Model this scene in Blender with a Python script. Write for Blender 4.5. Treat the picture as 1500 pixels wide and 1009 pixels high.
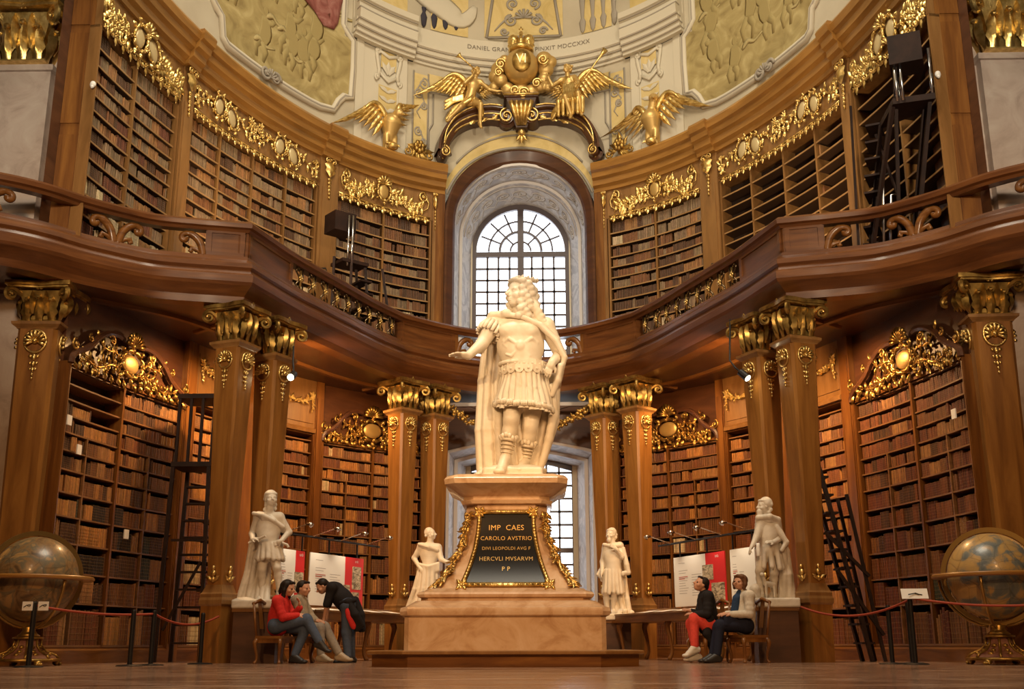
import bpy, bmesh, math, random
import numpy as np
from mathutils import Vector, Matrix, Euler
random.seed(7)
rnd = random.Random(11)
SC = bpy.context.scene
COL = SC.collection
PI = math.pi
R_ = math.radians
for o in list(bpy.data.objects):
    bpy.data.objects.remove(o)

# ------------------------------------------------------------------ camera, world, lights, exposure
cam_data = bpy.data.cameras.new('camera')
cam = bpy.data.objects.new('camera', cam_data)
COL.objects.link(cam)
SC.camera = cam
cam_data.sensor_width = 36.0
cam_data.lens = 1627.0 / 1500.0 * 36.0
cam_data.clip_end = 200
_th, _yaw, _roll = R_(15.17), R_(1.19), R_(-0.1)
_f = Vector((-math.sin(_yaw) * math.cos(_th), math.cos(_yaw) * math.cos(_th), math.sin(_th)))
_r = Vector((math.cos(_yaw), math.sin(_yaw), 0))
_u = _r.cross(_f)
_r2 = _r * math.cos(_roll) + _u * math.sin(_roll)
_u2 = -_r * math.sin(_roll) + _u * math.cos(_roll)
cam.matrix_world = Matrix(((_r2.x, _u2.x, -_f.x, 0.33), (_r2.y, _u2.y, -_f.y, 0.0), (_r2.z, _u2.z, -_f.z, 0.25), (0, 0, 0, 1)))

SC.view_settings.view_transform = 'Standard'
SC.view_settings.look = 'None'
SC.view_settings.gamma = 1.0
SC.view_settings.use_curve_mapping = False
SC.view_settings.exposure = 0.0

world = bpy.data.worlds.new('world')
SC.world = world
world.use_nodes = True
world.node_tree.nodes['Background'].inputs[0].default_value = (0.86, 0.92, 1.0, 1)
world.node_tree.nodes['Background'].inputs[1].default_value = 4.5

def aim(o, target):
    d = Vector(target) - o.location
    o.rotation_euler = d.to_track_quat('-Z', 'Y').to_euler()

def light(kind, name, loc, target, watts, col, size=0.2, angle=60, blend=0.6, sy=None):
    d = bpy.data.lights.new(name, kind)
    d.energy = watts
    d.color = col
    if kind == 'AREA':
        d.size = size
        if sy:
            d.shape = 'RECTANGLE'
            d.size_y = sy
    else:
        d.shadow_soft_size = size
    if kind == 'SPOT':
        d.spot_size = R_(angle)
        d.spot_blend = blend
    o = bpy.data.objects.new(name, d)
    COL.objects.link(o)
    o.location = loc
    aim(o, target)
    return o

WARM = (1.0, 0.55, 0.22)
WARM2 = (1.0, 0.68, 0.38)
SOFT = (1.0, 0.84, 0.62)
# daylight coming down through the windows of the dome
light('AREA', 'dome_daylight', (0, 12.5, 19.5), (0, 15, 0), 1900, (1.0, 0.88, 0.68), 6.0)
# nave lamps high on the opposite gallery behind the camera, plus added fill spots
for sx in (-1, 1):
    light('SPOT', 'nave_gallery_lamp', (sx * 5.0, 3.5, 7.5), (sx * 3.0, 23.0, 9.6), 4300, SOFT, 0.5, 62, 0.9)
    light('SPOT', 'low_front_fill', (sx * 4.5, 2.5, 6.5), (sx * 4.6, 17.0, 2.2), 1600, (1.0, 0.52, 0.19), 0.4, 62, 0.9)  # unseen frontal fill, added to warm the lower storey
    light('SPOT', 'floor_fill_spot', (sx * 4.0, 3.0, 9.0), (sx * 1.5, 10.5, 0.0), 620, (1.0, 0.66, 0.42), 0.5, 75, 0.9)  # unseen spot added only to brighten the floor
    light('SPOT', 'pedestal_fill_spot', (sx * 3.0, 5.0, 5.6), (0.0, 15.0, 0.9), 750, WARM, 0.25, 30, 0.9)  # unseen fill added to lift the foot of the pedestal
    # statue lamps on the gallery rail, one on each side
    light('SPOT', 'statue_lamp', (sx * 4.6, 8.5, 6.6), (0.0, 15.5, 3.5), 1500 if sx < 0 else 950, (1.0, 0.66, 0.34), 0.12, 26, 0.6)
    # lamps hidden under the gallery, washing the lower bookcases
    light('SPOT', 'under_gallery_lamp', (sx * 5.0, 18.6, 5.35), (sx * 6.3, 18.9, 2.6), 420, WARM, 0.08, 150, 0.8)
    light('SPOT', 'under_gallery_lamp', (sx * 3.75, 19.0, 5.3), (sx * 4.2, 23.0, 3.0), 520, WARM, 0.08, 140, 0.8)
    light('SPOT', 'under_gallery_lamp', (sx * 3.0, 22.2, 5.3), (sx * 4.0, 23.5, 3.0), 160, WARM, 0.08, 150, 0.8)
    # lamps clipped to the upper bookcases
    light('SPOT', 'upper_case_lamp', (sx * 4.3, 18.3, 7.1), (sx * 4.9, 21.2, 9.5), 240, WARM2, 0.1, 150, 0.9)
# ------------------------------------------------------------------ helpers
ORG = {}

def tag(o, label=None, cat=None, group=None, kind=None):
    if label: o['label'] = label
    if cat: o['category'] = cat
    if group: o['group'] = group
    if kind: o['kind'] = kind
    return o

def thing(name, label, cat, loc=(0, 0, 0), rotz=0.0, group=None, kind=None):
    o = bpy.data.objects.new(name, None)
    o.empty_display_size = 0.2
    COL.objects.link(o)
    o.location = loc
    o.rotation_euler = (0, 0, rotz)
    ORG[o.name] = Vector(loc)
    return tag(o, label, cat, group, kind)

def dup(root, loc=None, rotz=None, label=None, group=None, mirror=False):
    r = root.copy()
    COL.objects.link(r)
    if loc is not None: r.location = loc
    if rotz is not None: r.rotation_euler = (0, 0, rotz)
    if label: r['label'] = label
    if group: r['group'] = group
    if mirror: r.scale = (-1, 1, 1)
    ORG[r.name] = Vector(r.location)
    for ch in list(root.children):
        c = ch.copy(); COL.objects.link(c); c.parent = r
        for g in list(ch.children):
            d = g.copy(); COL.objects.link(d); d.parent = c
    return r

def root_of(o):
    while o.parent is not None: o = o.parent
    return o

class MB:
    """collects faces for one mesh object; mp maps local points into place"""
    def __init__(s, mp=None, M=None):
        s.v, s.f, s.mp, s.M, s.c, s.uv = [], [], mp, M, None, None
    def P(s, p):
        if s.M is not None: p = s.M @ Vector(p)
        if s.mp is not None: p = s.mp(*p)
        return tuple(p)
    def add(s, vs, fs):
        b = len(s.v)
        s.v.extend(s.P(p) for p in vs)
        s.f.extend(tuple(b + i for i in f) for f in fs)
    def box(s, x0, x1, y0, y1, z0, z1, n=1, m=1):
        """box cut n times along x and m times along z"""
        vs, fs = [], []
        ring = []
        for j in range(m + 1): ring.append((y0, z0 + (z1 - z0) * j / m))
        for j in range(m + 1): ring.append((y1, z1 + (z0 - z1) * j / m))
        k = len(ring)
        for i in range(n + 1):
            x = x0 + (x1 - x0) * i / n
            vs += [(x, y, z) for y, z in ring]
        for i in range(n):
            for j in range(k):
                a = i * k + j; b = i * k + (j + 1) % k
                fs.append((a, b, b + k, a + k))
        fs.append(tuple(range(k))[::-1]); fs.append(tuple(n * k + j for j in range(k)))
        s.add(vs, fs)
    def rbox(s, c, size, rot=(0, 0, 0)):
        M = Euler(rot).to_matrix(); h = Vector(size) * 0.5; c = Vector(c)
        vs = [c + M @ Vector((sx * h.x, sy * h.y, sz * h.z)) for sx in (-1, 1) for sy in (-1, 1) for sz in (-1, 1)]
        s.add(vs, [(0, 1, 3, 2), (4, 6, 7, 5), (0, 4, 5, 1), (2, 3, 7, 6), (0, 2, 6, 4), (1, 5, 7, 3)])
    def bar(s, a, b, w, t=None, up=(0, 0, 1)):
        """square bar from a to b"""
        a, b = Vector(a), Vector(b); d = (b - a).normalized(); up = Vector(up)
        if abs(d.dot(up)) > 0.95: up = Vector((0, 1, 0))
        x = d.cross(up).normalized(); y = x.cross(d).normalized()
        h = w / 2; t = (t or w) / 2
        vs = [p + x * h * i + y * t * j for p in (a, b) for i, j in ((-1, -1), (1, -1), (1, 1), (-1, 1))]
        s.add(vs, [(0, 1, 2, 3)[::-1], (4, 5, 6, 7), (0, 1, 5, 4), (1, 2, 6, 5), (2, 3, 7, 6), (3, 0, 4, 7)])
    def tube(s, pts, rad, seg=6, flat=1.0, cap=True, nrm=None):
        pts = [Vector(p) for p in pts]; n = len(pts)
        if not hasattr(rad, '__len__'): rad = [rad] * n
        if len(rad) == 2 and n > 2: rad = [rad[0] + (rad[1] - rad[0]) * i / (n - 1) for i in range(n)]
        vs, fs, prev = [], [], None
        for i, p in enumerate(pts):
            t = (pts[min(i + 1, n - 1)] - pts[max(i - 1, 0)])
            t = t.normalized() if t.length > 1e-9 else Vector((0, 0, 1))
            if nrm is not None: x = Vector(nrm) - t * t.dot(Vector(nrm))
            elif prev is None:
                x = Vector((0, 1, 0)) if abs(t.y) < 0.9 else Vector((1, 0, 0)); x = x - t * t.dot(x)
            else: x = prev - t * t.dot(prev)
            if x.length < 1e-6: x = t.orthogonal()
            x.normalize(); prev = x; y = t.cross(x)
            for k in range(seg):
                a = 2 * PI * k / seg
                vs.append(p + (x * math.cos(a) * flat + y * math.sin(a)) * rad[i])
        for i in range(n - 1):
            for k in range(seg):
                a = i * seg + k; b = i * seg + (k + 1) % seg
                fs.append((a, b, b + seg, a + seg))
        if cap:
            fs.append(tuple(range(seg))[::-1]); fs.append(tuple((n - 1) * seg + k for k in range(seg)))
        s.add(vs, fs)
    def lathe(s, prof, seg=16, c=(0, 0, 0), rot0=0.0, sx=1.0, sy=1.0, cap=True):
        vs, fs, n = [], [], len(prof)
        for r, z in prof:
            for k in range(seg):
                a = rot0 + 2 * PI * k / seg
                vs.append((c[0] + r * math.cos(a) * sx, c[1] + r * math.sin(a) * sy, c[2] + z))
        for i in range(n - 1):
            for k in range(seg):
                a = i * seg + k; b = i * seg + (k + 1) % seg
                fs.append((a, b, b + seg, a + seg))
        if cap:
            fs.append(tuple(range(seg))[::-1]); fs.append(tuple((n - 1) * seg + k for k in range(seg)))
        s.add(vs, fs)
    def ball(s, c, r, seg=8, rings=6, rot=None):
        if not hasattr(r, '__len__'): r = (r, r, r)
        M = Euler(rot).to_matrix() if rot else None
        vs, fs = [], []
        for i in range(rings + 1):
            t = PI * i / rings
            for k in range(seg):
                a = 2 * PI * k / seg
                q = Vector((math.sin(t) * math.cos(a) * r[0], math.sin(t) * math.sin(a) * r[1], math.cos(t) * r[2]))
                if M: q = M @ q
                vs.append((c[0] + q.x, c[1] + q.y, c[2] + q.z))
        for i in range(rings):
            for k in range(seg):
                a = i * seg + k; b = i * seg + (k + 1) % seg
                fs.append((a, a + seg, b + seg, b))
        s.add(vs, fs)
    def prism(s, poly, z0, z1):
        n = len(poly)
        s.add([(x, y, z0) for x, y in poly] + [(x, y, z1) for x, y in poly],
              [tuple(range(n))[::-1], tuple(range(n, 2 * n))] + [(i, (i + 1) % n, n + (i + 1) % n, n + i) for i in range(n)])
    def plate(s, poly, y0, y1):
        """outline in x,z given thickness along y"""
        n = len(poly)
        s.add([(x, y0, z) for x, z in poly] + [(x, y1, z) for x, z in poly],
              [tuple(range(n)), tuple(range(n, 2 * n))[::-1]] + [(i, n + i, n + (i + 1) % n, (i + 1) % n) for i in range(n)])
    def sweep(s, path, prof, closed=True):
        """profile of (n, z), n to the right of travel, swept along a 2D path"""
        path = [Vector(p).to_2d() for p in path]; n = len(path); m = len(prof)
        vs, fs = [], []
        for i, p in enumerate(path):
            t0 = (p - path[i - 1]).normalized() if i else None
            t1 = (path[i + 1] - p).normalized() if i < n - 1 else None
            t0 = t0 or t1; t1 = t1 or t0
            n0 = Vector((t0.y, -t0.x)); n1 = Vector((t1.y, -t1.x))
            mt = (n0 + n1); mt = mt / max(mt.length, 1e-6)
            sc = 1.0 / max(mt.dot(n0), 0.35)
            for a, z in prof:
                q = p + mt * (a * sc)
                vs.append((q.x, q.y, z))
        for i in range(n - 1):
            for k in range(m if closed else m - 1):
                a = i * m + k; b = i * m + (k + 1) % m
                fs.append((a, b, b + m, a + m))
        if closed:
            fs.append(tuple(range(m))); fs.append(tuple((n - 1) * m + k for k in range(m))[::-1])
        s.add(vs, fs)
    def mould(s, s0, s1, prof, step=0.22):
        """profile of (n, z) run along the mapped x axis"""
        n = max(1, int(abs(s1 - s0) / step)); m = len(prof); vs, fs = [], []
        for i in range(n + 1):
            x = s0 + (s1 - s0) * i / n
            vs += [(x, a, z) for a, z in prof]
        for i in range(n):
            for k in range(m):
                a = i * m + k; b = i * m + (k + 1) % m
                fs.append((a, b, b + m, a + m))
        fs.append(tuple(range(m))[::-1]); fs.append(tuple(n * m + k for k in range(m)))
        s.add(vs, fs)
    def grid(s, fn, nu, nv):
        vs = [fn(i / nu, j / nv) for j in range(nv + 1) for i in range(nu + 1)]
        fs = [(j * (nu + 1) + i, j * (nu + 1) + i + 1, (j + 1) * (nu + 1) + i + 1, (j + 1) * (nu + 1) + i) for j in range(nv) for i in range(nu)]
        s.add(vs, fs)
    # --- carved ornament in the x,z plane, y bulging to the viewer when the map says so (nd = sign of "toward the viewer" along y)
    def scroll(s, c, r, turns=1.4, a0=0.0, rad=0.02, d=1, y=0.03, tail=None, seg=6):
        """a spiral volute, optionally prolonged by a tail of points"""
        n = int(14 * turns) + 4; pts, rr = [], []
        for i in range(n):
            t = i / (n - 1); a = a0 + d * 2 * PI * turns * (1 - t); q = r * (0.16 + 0.84 * t ** 0.9)
            pts.append((c[0] + q * math.cos(a), y + 0.4 * rad * (1 - t), c[1] + q * math.sin(a))); rr.append(rad * (0.65 + 0.35 * t))
        if tail:
            for i, p in enumerate(tail):
                pts.append((p[0], y, p[1])); rr.append(rad * (1 - 0.6 * (i + 1) / len(tail)))
        s.tube(pts, rr, seg)
        s.ball((c[0], y + rad * 0.5, c[1]), rad * 1.3, 6, 4)
    def leaf(s, c, ang, L, W, y=0.02, h=0.05, curl=0.5, k=5):
        """a lobed acanthus leaf lying in the x,z plane and rising toward +y"""
        ca, sa = math.cos(ang), math.sin(ang)
        def fn(u, v):
            w = W * (math.sin(PI * min(1, 0.12 + 0.88 * v)) ** 0.7) * (1 + 0.22 * math.cos(v * 20))
            if v > 0.97: w *= 0.25
            a = (u - 0.5) * w; b = v * L
            bend = curl * v * v * L * 0.5
            yy = y + h * math.sin(PI * v * 0.85) * (1 - 1.6 * abs(u - 0.5)) + 0.01
            x0, z0 = b, a + bend
            return (c[0] + x0 * ca - z0 * sa, yy, c[1] + x0 * sa + z0 * ca)
        s.grid(fn, 4, k)
    def flower(s, c, r, y=0.03, n=6):
        for i in range(n):
            a = 2 * PI * i / n + 0.3
            s.ball((c[0] + r * 0.6 * math.cos(a), y, c[1] + r * 0.6 * math.sin(a)), (r * 0.42, r * 0.35, r * 0.42), 6, 4)
        s.ball((c[0], y + r * 0.25, c[1]), r * 0.36, 6, 4)
    def shell(s, c, r, a0=0.15, a1=PI - 0.15, y=0.03, n=7):
        for i in range(n):
            a = a0 + (a1 - a0) * i / (n - 1)
            s.tube([(c[0], y, c[1]), (c[0] + 0.55 * r * math.cos(a), y + 0.22 * r, c[1] + 0.55 * r * math.sin(a)), (c[0] + r * math.cos(a), y + 0.05, c[1] + r * math.sin(a))],
                   [r * 0.06, r * 0.13, r * 0.17], 6)
    def build(s, name, mat, parent=None, smooth=False, loc=None, auto=None, local=False, recalc=False):
        me = bpy.data.meshes.new(name)
        org = Vector((0, 0, 0))
        if not local:
            if parent is not None: org = ORG.get(root_of(parent).name, Vector((0, 0, 0)))
            elif loc is not None: org = Vector(loc)
        if org.length > 0:
            vv = [(x - org.x, y - org.y, z - org.z) for x, y, z in s.v]
        else: vv = s.v
        me.from_pydata(vv, [], s.f)
        if recalc:
            bm = bmesh.new(); bm.from_mesh(me); bmesh.ops.recalc_face_normals(bm, faces=bm.faces); bm.to_mesh(me); bm.free()
        me.materials.append(mat)
        o = bpy.data.objects.new(name, me)
        COL.objects.link(o)
        if parent is not None: o.parent = parent
        else:
            o.location = org if not local else (loc or (0, 0, 0))
            ORG[o.name] = Vector(o.location)
        if smooth or auto:
            me.polygons.foreach_set('use_smooth', [True] * len(me.polygons))
            if auto:
                me.set_sharp_from_angle(angle=R_(auto))
        return o

def struct(mb, name, mat, **k):
    o = mb.build(name, mat, **k)
    if o.parent is None: o['kind'] = 'structure'
    return o

def catmull(P, n=6):
    P = [Vector(p) for p in P]; out = []
    for i in range(len(P) - 1):
        a = P[i - 1] if i else P[0] * 2 - P[1]; b, c = P[i], P[i + 1]
        d = P[i + 2] if i + 2 < len(P) else P[-1] * 2 - P[-2]
        for j in range(n):
            t = j / n
            out.append(0.5 * ((2 * b) + (c - a) * t + (2 * a - 5 * b + 4 * c - d) * t * t + (3 * b - a - 3 * c + d) * t ** 3))
    out.append(P[-1])
    return out

# the oval wall: x = A sin t, y = 14 + B cos t, inset by n toward the room; s = arc length from the window axis
EA, EB, EY = 6.75, 11.2, 14.0
_ts = np.linspace(-PI, PI, 4001)
_px, _py = EA * np.sin(_ts), EB * np.cos(_ts)
_ss = np.concatenate([[0], np.cumsum(np.hypot(np.diff(_px), np.diff(_py)))])
_ss -= np.interp(0.0, _ts, _ss)
def s_of(deg): return float(np.interp(R_(deg), _ts, _ss))
def t_of(s): return float(np.interp(s, _ss, _ts))
def W(s, n, z):
    t = t_of(s)
    return Vector(((EA - n) * math.sin(t), EY + (EB - n) * math.cos(t), z))
def Wang(s):
    """rotation about z that turns local +x along the wall, local -y into the room"""
    a, b = W(s - 0.02, 0, 0), W(s + 0.02, 0, 0)
    return math.atan2(b.y - a.y, b.x - a.x)
# ------------------------------------------------------------------ materials
def mat(name, col=(0.5, 0.5, 0.5), rough=0.5, metal=0.0, spec=0.5, coat=0.0, build=None):
    m = bpy.data.materials.new(name)
    m.use_nodes = True
    nt = m.node_tree; b = nt.nodes['Principled BSDF']
    b.inputs['Base Color'].default_value = (*col, 1)
    b.inputs['Roughness'].default_value = rough
    b.inputs['Metallic'].default_value = metal
    b.inputs['Specular IOR Level'].default_value = spec
    b.inputs['Coat Weight'].default_value = coat
    b.inputs['Coat Roughness'].default_value = 0.12
    if build: build(nt, b)
    return m

def nd(nt, t, **k):
    n = nt.nodes.new(t)
    for a, v in k.items():
        if a in n.inputs: n.inputs[a].default_value = v
        else: setattr(n, a, v)
    return n

def ramp(nt, fac, stops):
    r = nt.nodes.new('ShaderNodeValToRGB')
    el = r.color_ramp.elements
    el[0].position, el[0].color = stops[0][0], (*stops[0][1], 1)
    el[1].position, el[1].color = stops[1][0], (*stops[1][1], 1)
    for p, c in stops[2:]:
        e = el.new(p); e.color = (*c, 1)
    nt.links.new(fac, r.inputs[0])
    return r.outputs[0]

def coords(nt, scale=(1, 1, 1), kind='Object'):
    tc = nt.nodes.new('ShaderNodeTexCoord'); mp = nt.nodes.new('ShaderNodeMapping')
    mp.inputs['Scale'].default_value = scale
    nt.links.new(tc.outputs[kind], mp.inputs[0])
    return mp.outputs[0]

def bump(nt, b, h, strength=0.3, dist=0.02):
    n = nd(nt, 'ShaderNodeBump', Strength=strength, Distance=dist)
    nt.links.new(h, n.inputs['Height']); nt.links.new(n.outputs[0], b.inputs['Normal'])

def wood(c1, c2, c3, scale):
    def f(nt, b):
        v = coords(nt, scale)
        n1 = nd(nt, 'ShaderNodeTexNoise', Scale=1.0, Detail=6.0, Roughness=0.6, Distortion=0.6)
        nt.links.new(v, n1.inputs['Vector'])
        nt.links.new(ramp(nt, n1.outputs['Fac'], [(0.28, c1), (0.72, c3), (0.5, c2)]), b.inputs['Base Color'])
        bump(nt, b, n1.outputs['Fac'], 0.06, 0.01)
    return f
WD = ((0.085, 0.028, 0.006), (0.165, 0.062, 0.013), (0.255, 0.108, 0.023))
M = {}
M['wood_v'] = mat('walnut upright', rough=0.38, spec=0.35, coat=0.14, build=wood(*WD, (7, 7, 0.6)))
M['wood_h'] = mat('walnut level', rough=0.38, spec=0.35, coat=0.14, build=wood(*WD, (0.9, 0.9, 9)))
M['wood_col'] = mat('column walnut', rough=0.36, spec=0.35, coat=0.15, build=wood((0.15, 0.058, 0.012), (0.25, 0.105, 0.022), (0.34, 0.155, 0.035), (7, 7, 0.6)))
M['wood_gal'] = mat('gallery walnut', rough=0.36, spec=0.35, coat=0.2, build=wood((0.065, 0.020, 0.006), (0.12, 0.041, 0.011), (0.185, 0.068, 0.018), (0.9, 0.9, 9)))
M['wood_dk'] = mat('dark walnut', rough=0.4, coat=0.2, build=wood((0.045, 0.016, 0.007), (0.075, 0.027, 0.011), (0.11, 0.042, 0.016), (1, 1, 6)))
M['wood_lt'] = mat('honey walnut', rough=0.36, coat=0.3, build=wood((0.16, 0.075, 0.022), (0.235, 0.115, 0.036), (0.31, 0.16, 0.052), (5, 5, 0.7)))
M['wood_corn'] = mat('honey walnut level', rough=0.32, coat=0.4, build=wood((0.21, 0.095, 0.020), (0.32, 0.150, 0.032), (0.42, 0.21, 0.05), (0.8, 0.8, 8)))
M['shelf'] = mat('shelf board', rough=0.45, build=wood((0.13, 0.06, 0.02), (0.2, 0.095, 0.034), (0.27, 0.13, 0.05), (0.9, 0.9, 8)))
M['back'] = mat('bookcase back', (0.03, 0.014, 0.007), 0.7)
M['ladder'] = mat('ladder wood', rough=0.6, spec=0.2, build=wood((0.012, 0.006, 0.005), (0.022, 0.010, 0.007), (0.036, 0.016, 0.010), (3, 3, 3)))
def _gold(nt, b):
    v = coords(nt)
    n = nd(nt, 'ShaderNodeTexNoise', Scale=9.0, Detail=4.0)
    nt.links.new(v, n.inputs['Vector'])
    nt.links.new(ramp(nt, n.outputs['Fac'], [(0.3, (0.50, 0.31, 0.08)), (0.7, (0.92, 0.69, 0.28))]), b.inputs['Base Color'])
    n2 = nd(nt, 'ShaderNodeTexNoise', Scale=40.0, Detail=3.0)
    nt.links.new(v, n2.inputs['Vector'])
    bump(nt, b, n2.outputs['Fac'], 0.35, 0.01)
M['gold'] = mat('gilding', rough=0.33, metal=0.92, build=_gold)
def _gold2(nt, b):
    v = coords(nt)
    n = nd(nt, 'ShaderNodeTexNoise', Scale=7.0, Detail=4.0)
    nt.links.new(v, n.inputs['Vector'])
    nt.links.new(ramp(nt, n.outputs['Fac'], [(0.3, (0.16, 0.085, 0.02)), (0.7, (0.62, 0.40, 0.11))]), b.inputs['Base Color'])
M['gold_dk'] = mat('worn gilding', rough=0.38, metal=0.85, build=_gold2)
M['gold_matt'] = mat('matt gilding', (0.60, 0.40, 0.14), 0.42, 0.6)
M['shield'] = mat('pale painted shield', (0.62, 0.50, 0.27), 0.4, 0.3)
def _marble(c1, c2, c3, sc):
    def f(nt, b):
        v = coords(nt)
        n = nd(nt, 'ShaderNodeTexNoise', Scale=sc, Detail=8.0, Roughness=0.62, Distortion=1.2)
        nt.links.new(v, n.inputs['Vector'])
        nt.links.new(ramp(nt, n.outputs['Fac'], [(0.32, c1), (0.7, c3), (0.5, c2)]), b.inputs['Base Color'])
    return f
M['statue'] = mat('white statue marble', rough=0.42, build=_marble((0.66, 0.56, 0.42), (0.76, 0.67, 0.53), (0.80, 0.72, 0.60), 2.0))
M['statue2'] = mat('grey statue marble', rough=0.5, build=_marble((0.50, 0.44, 0.36), (0.64, 0.58, 0.49), (0.72, 0.66, 0.57), 3.0))
M['pink'] = mat('pink pedestal marble', rough=0.2, coat=0.3, build=_marble((0.46, 0.27, 0.14), (0.62, 0.42, 0.26), (0.70, 0.52, 0.36), 2.6))
M['pier'] = mat('grey pink stucco marble', rough=0.35, build=_marble((0.42, 0.33, 0.28), (0.54, 0.44, 0.38), (0.62, 0.54, 0.47), 1.6))
def _plaster(nt, b):
    v = coords(nt)
    n = nd(nt, 'ShaderNodeTexNoise', Scale=0.7, Detail=6.0)
    nt.links.new(v, n.inputs['Vector'])
    nt.links.new(ramp(nt, n.outputs['Fac'], [(0.3, (0.42, 0.36, 0.26)), (0.7, (0.54, 0.48, 0.36))]), b.inputs['Base Color'])
M['plaster'] = mat('painted plaster', rough=0.75, spec=0.2, build=_plaster)
M['plaster_lt'] = mat('light plaster', (0.58, 0.525, 0.41), 0.75, spec=0.2)
M['plaster_gr'] = mat('grey painted plaster', (0.33, 0.29, 0.235), 0.75, spec=0.2)
M['plaster_dk'] = mat('dark grey painted plaster', (0.20, 0.17, 0.135), 0.75, spec=0.2)
M['ochre'] = mat('yellow painted ground', rough=0.75, spec=0.2, build=_marble((0.50, 0.37, 0.14), (0.60, 0.46, 0.20), (0.66, 0.52, 0.26), 1.2))
def _fresco(nt, b):
    v = coords(nt, (0.5, 0.5, 0.7))
    n = nd(nt, 'ShaderNodeTexNoise', Scale=2.4, Detail=5.0, Distortion=2.2)
    nt.links.new(v, n.inputs['Vector'])
    c = ramp(nt, n.outputs['Fac'], [(0.30, (0.25, 0.185, 0.075)), (0.74, (0.50, 0.41, 0.20)), (0.44, (0.335, 0.26, 0.11)), (0.54, (0.38, 0.30, 0.13))])
    nt.links.new(c, b.inputs['Base Color'])
M['fresco'] = mat('ochre fresco', rough=0.8, spec=0.2, build=_fresco)
M['fresco_fig'] = mat('fresco shaded figure', (0.335, 0.262, 0.11), 0.8, spec=0.2)
M['fresco_figl'] = mat('fresco light figure', (0.42, 0.335, 0.155), 0.8, spec=0.2)
M['fresco_red'] = mat('fresco red cloth', rough=0.8, spec=0.2, build=_marble((0.16, 0.05, 0.04), (0.26, 0.09, 0.075), (0.40, 0.2, 0.17), 2.0))
M['fresco_blue'] = mat('fresco dark cloth', (0.05, 0.045, 0.06), 0.8, spec=0.2)
def _reveal(nt, b):
    v = coords(nt)
    n = nd(nt, 'ShaderNodeTexNoise', Scale=1.6, Detail=3.0, Distortion=3.0)
    nt.links.new(v, n.inputs['Vector'])
    nt.links.new(ramp(nt, n.outputs['Fac'], [(0.35, (0.30, 0.27, 0.25)), (0.62, (0.44, 0.40, 0.37)), (0.5, (0.40, 0.36, 0.33)), (0.54, (0.50, 0.46, 0.42))]), b.inputs['Base Color'])
M['reveal'] = mat('painted window reveal', rough=0.6, build=_reveal)
M['reveal_edge'] = mat('white reveal edge', (0.66, 0.62, 0.60), 0.5)
M['winframe'] = mat('window frame', (0.07, 0.05, 0.055), 0.4)
M['iron'] = mat('black iron', (0.012, 0.011, 0.011), 0.45, 0.3)
M['steel'] = mat('bare metal tube', (0.6, 0.6, 0.62), 0.25, 1.0)
def _floor(nt, b):
    v = coords(nt, (0.55, 2.2, 1))
    n = nd(nt, 'ShaderNodeTexNoise', Scale=1.6, Detail=9.0, Roughness=0.65, Distortion=1.4)
    nt.links.new(v, n.inputs['Vector'])
    br = nd(nt, 'ShaderNodeTexBrick', Scale=1.0)
    v2 = coords(nt, (0.9, 0.9, 1))
    nt.links.new(v2, br.inputs['Vector'])
    br.inputs['Color1'].default_value = (1, 1, 1, 1); br.inputs['Color2'].default_value = (0.72, 0.66, 0.62, 1)
    br.inputs['Mortar'].default_value = (0.4, 0.34, 0.3, 1); br.inputs['Mortar Size'].default_value = 0.006
    c = ramp(nt, n.outputs['Fac'], [(0.3, (0.14, 0.07, 0.042)), (0.74, (0.62, 0.42, 0.29)), (0.5, (0.31, 0.18, 0.115))])
    mx = nd(nt, 'ShaderNodeMix', data_type='RGBA', blend_type='MULTIPLY')
    mx.inputs[0].default_value = 0.8
    nt.links.new(c, mx.inputs[6]); nt.links.new(br.outputs['Color'], mx.inputs[7])
    nt.links.new(mx.outputs[2], b.inputs['Base Color'])
    nt.links.new(ramp(nt, n.outputs['Fac'], [(0.3, (0.12, 0.12, 0.12)), (0.7, (0.26, 0.26, 0.26))]), b.inputs['Roughness'])
M['floor'] = mat('polished marble floor', rough=0.26, build=_floor)
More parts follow.
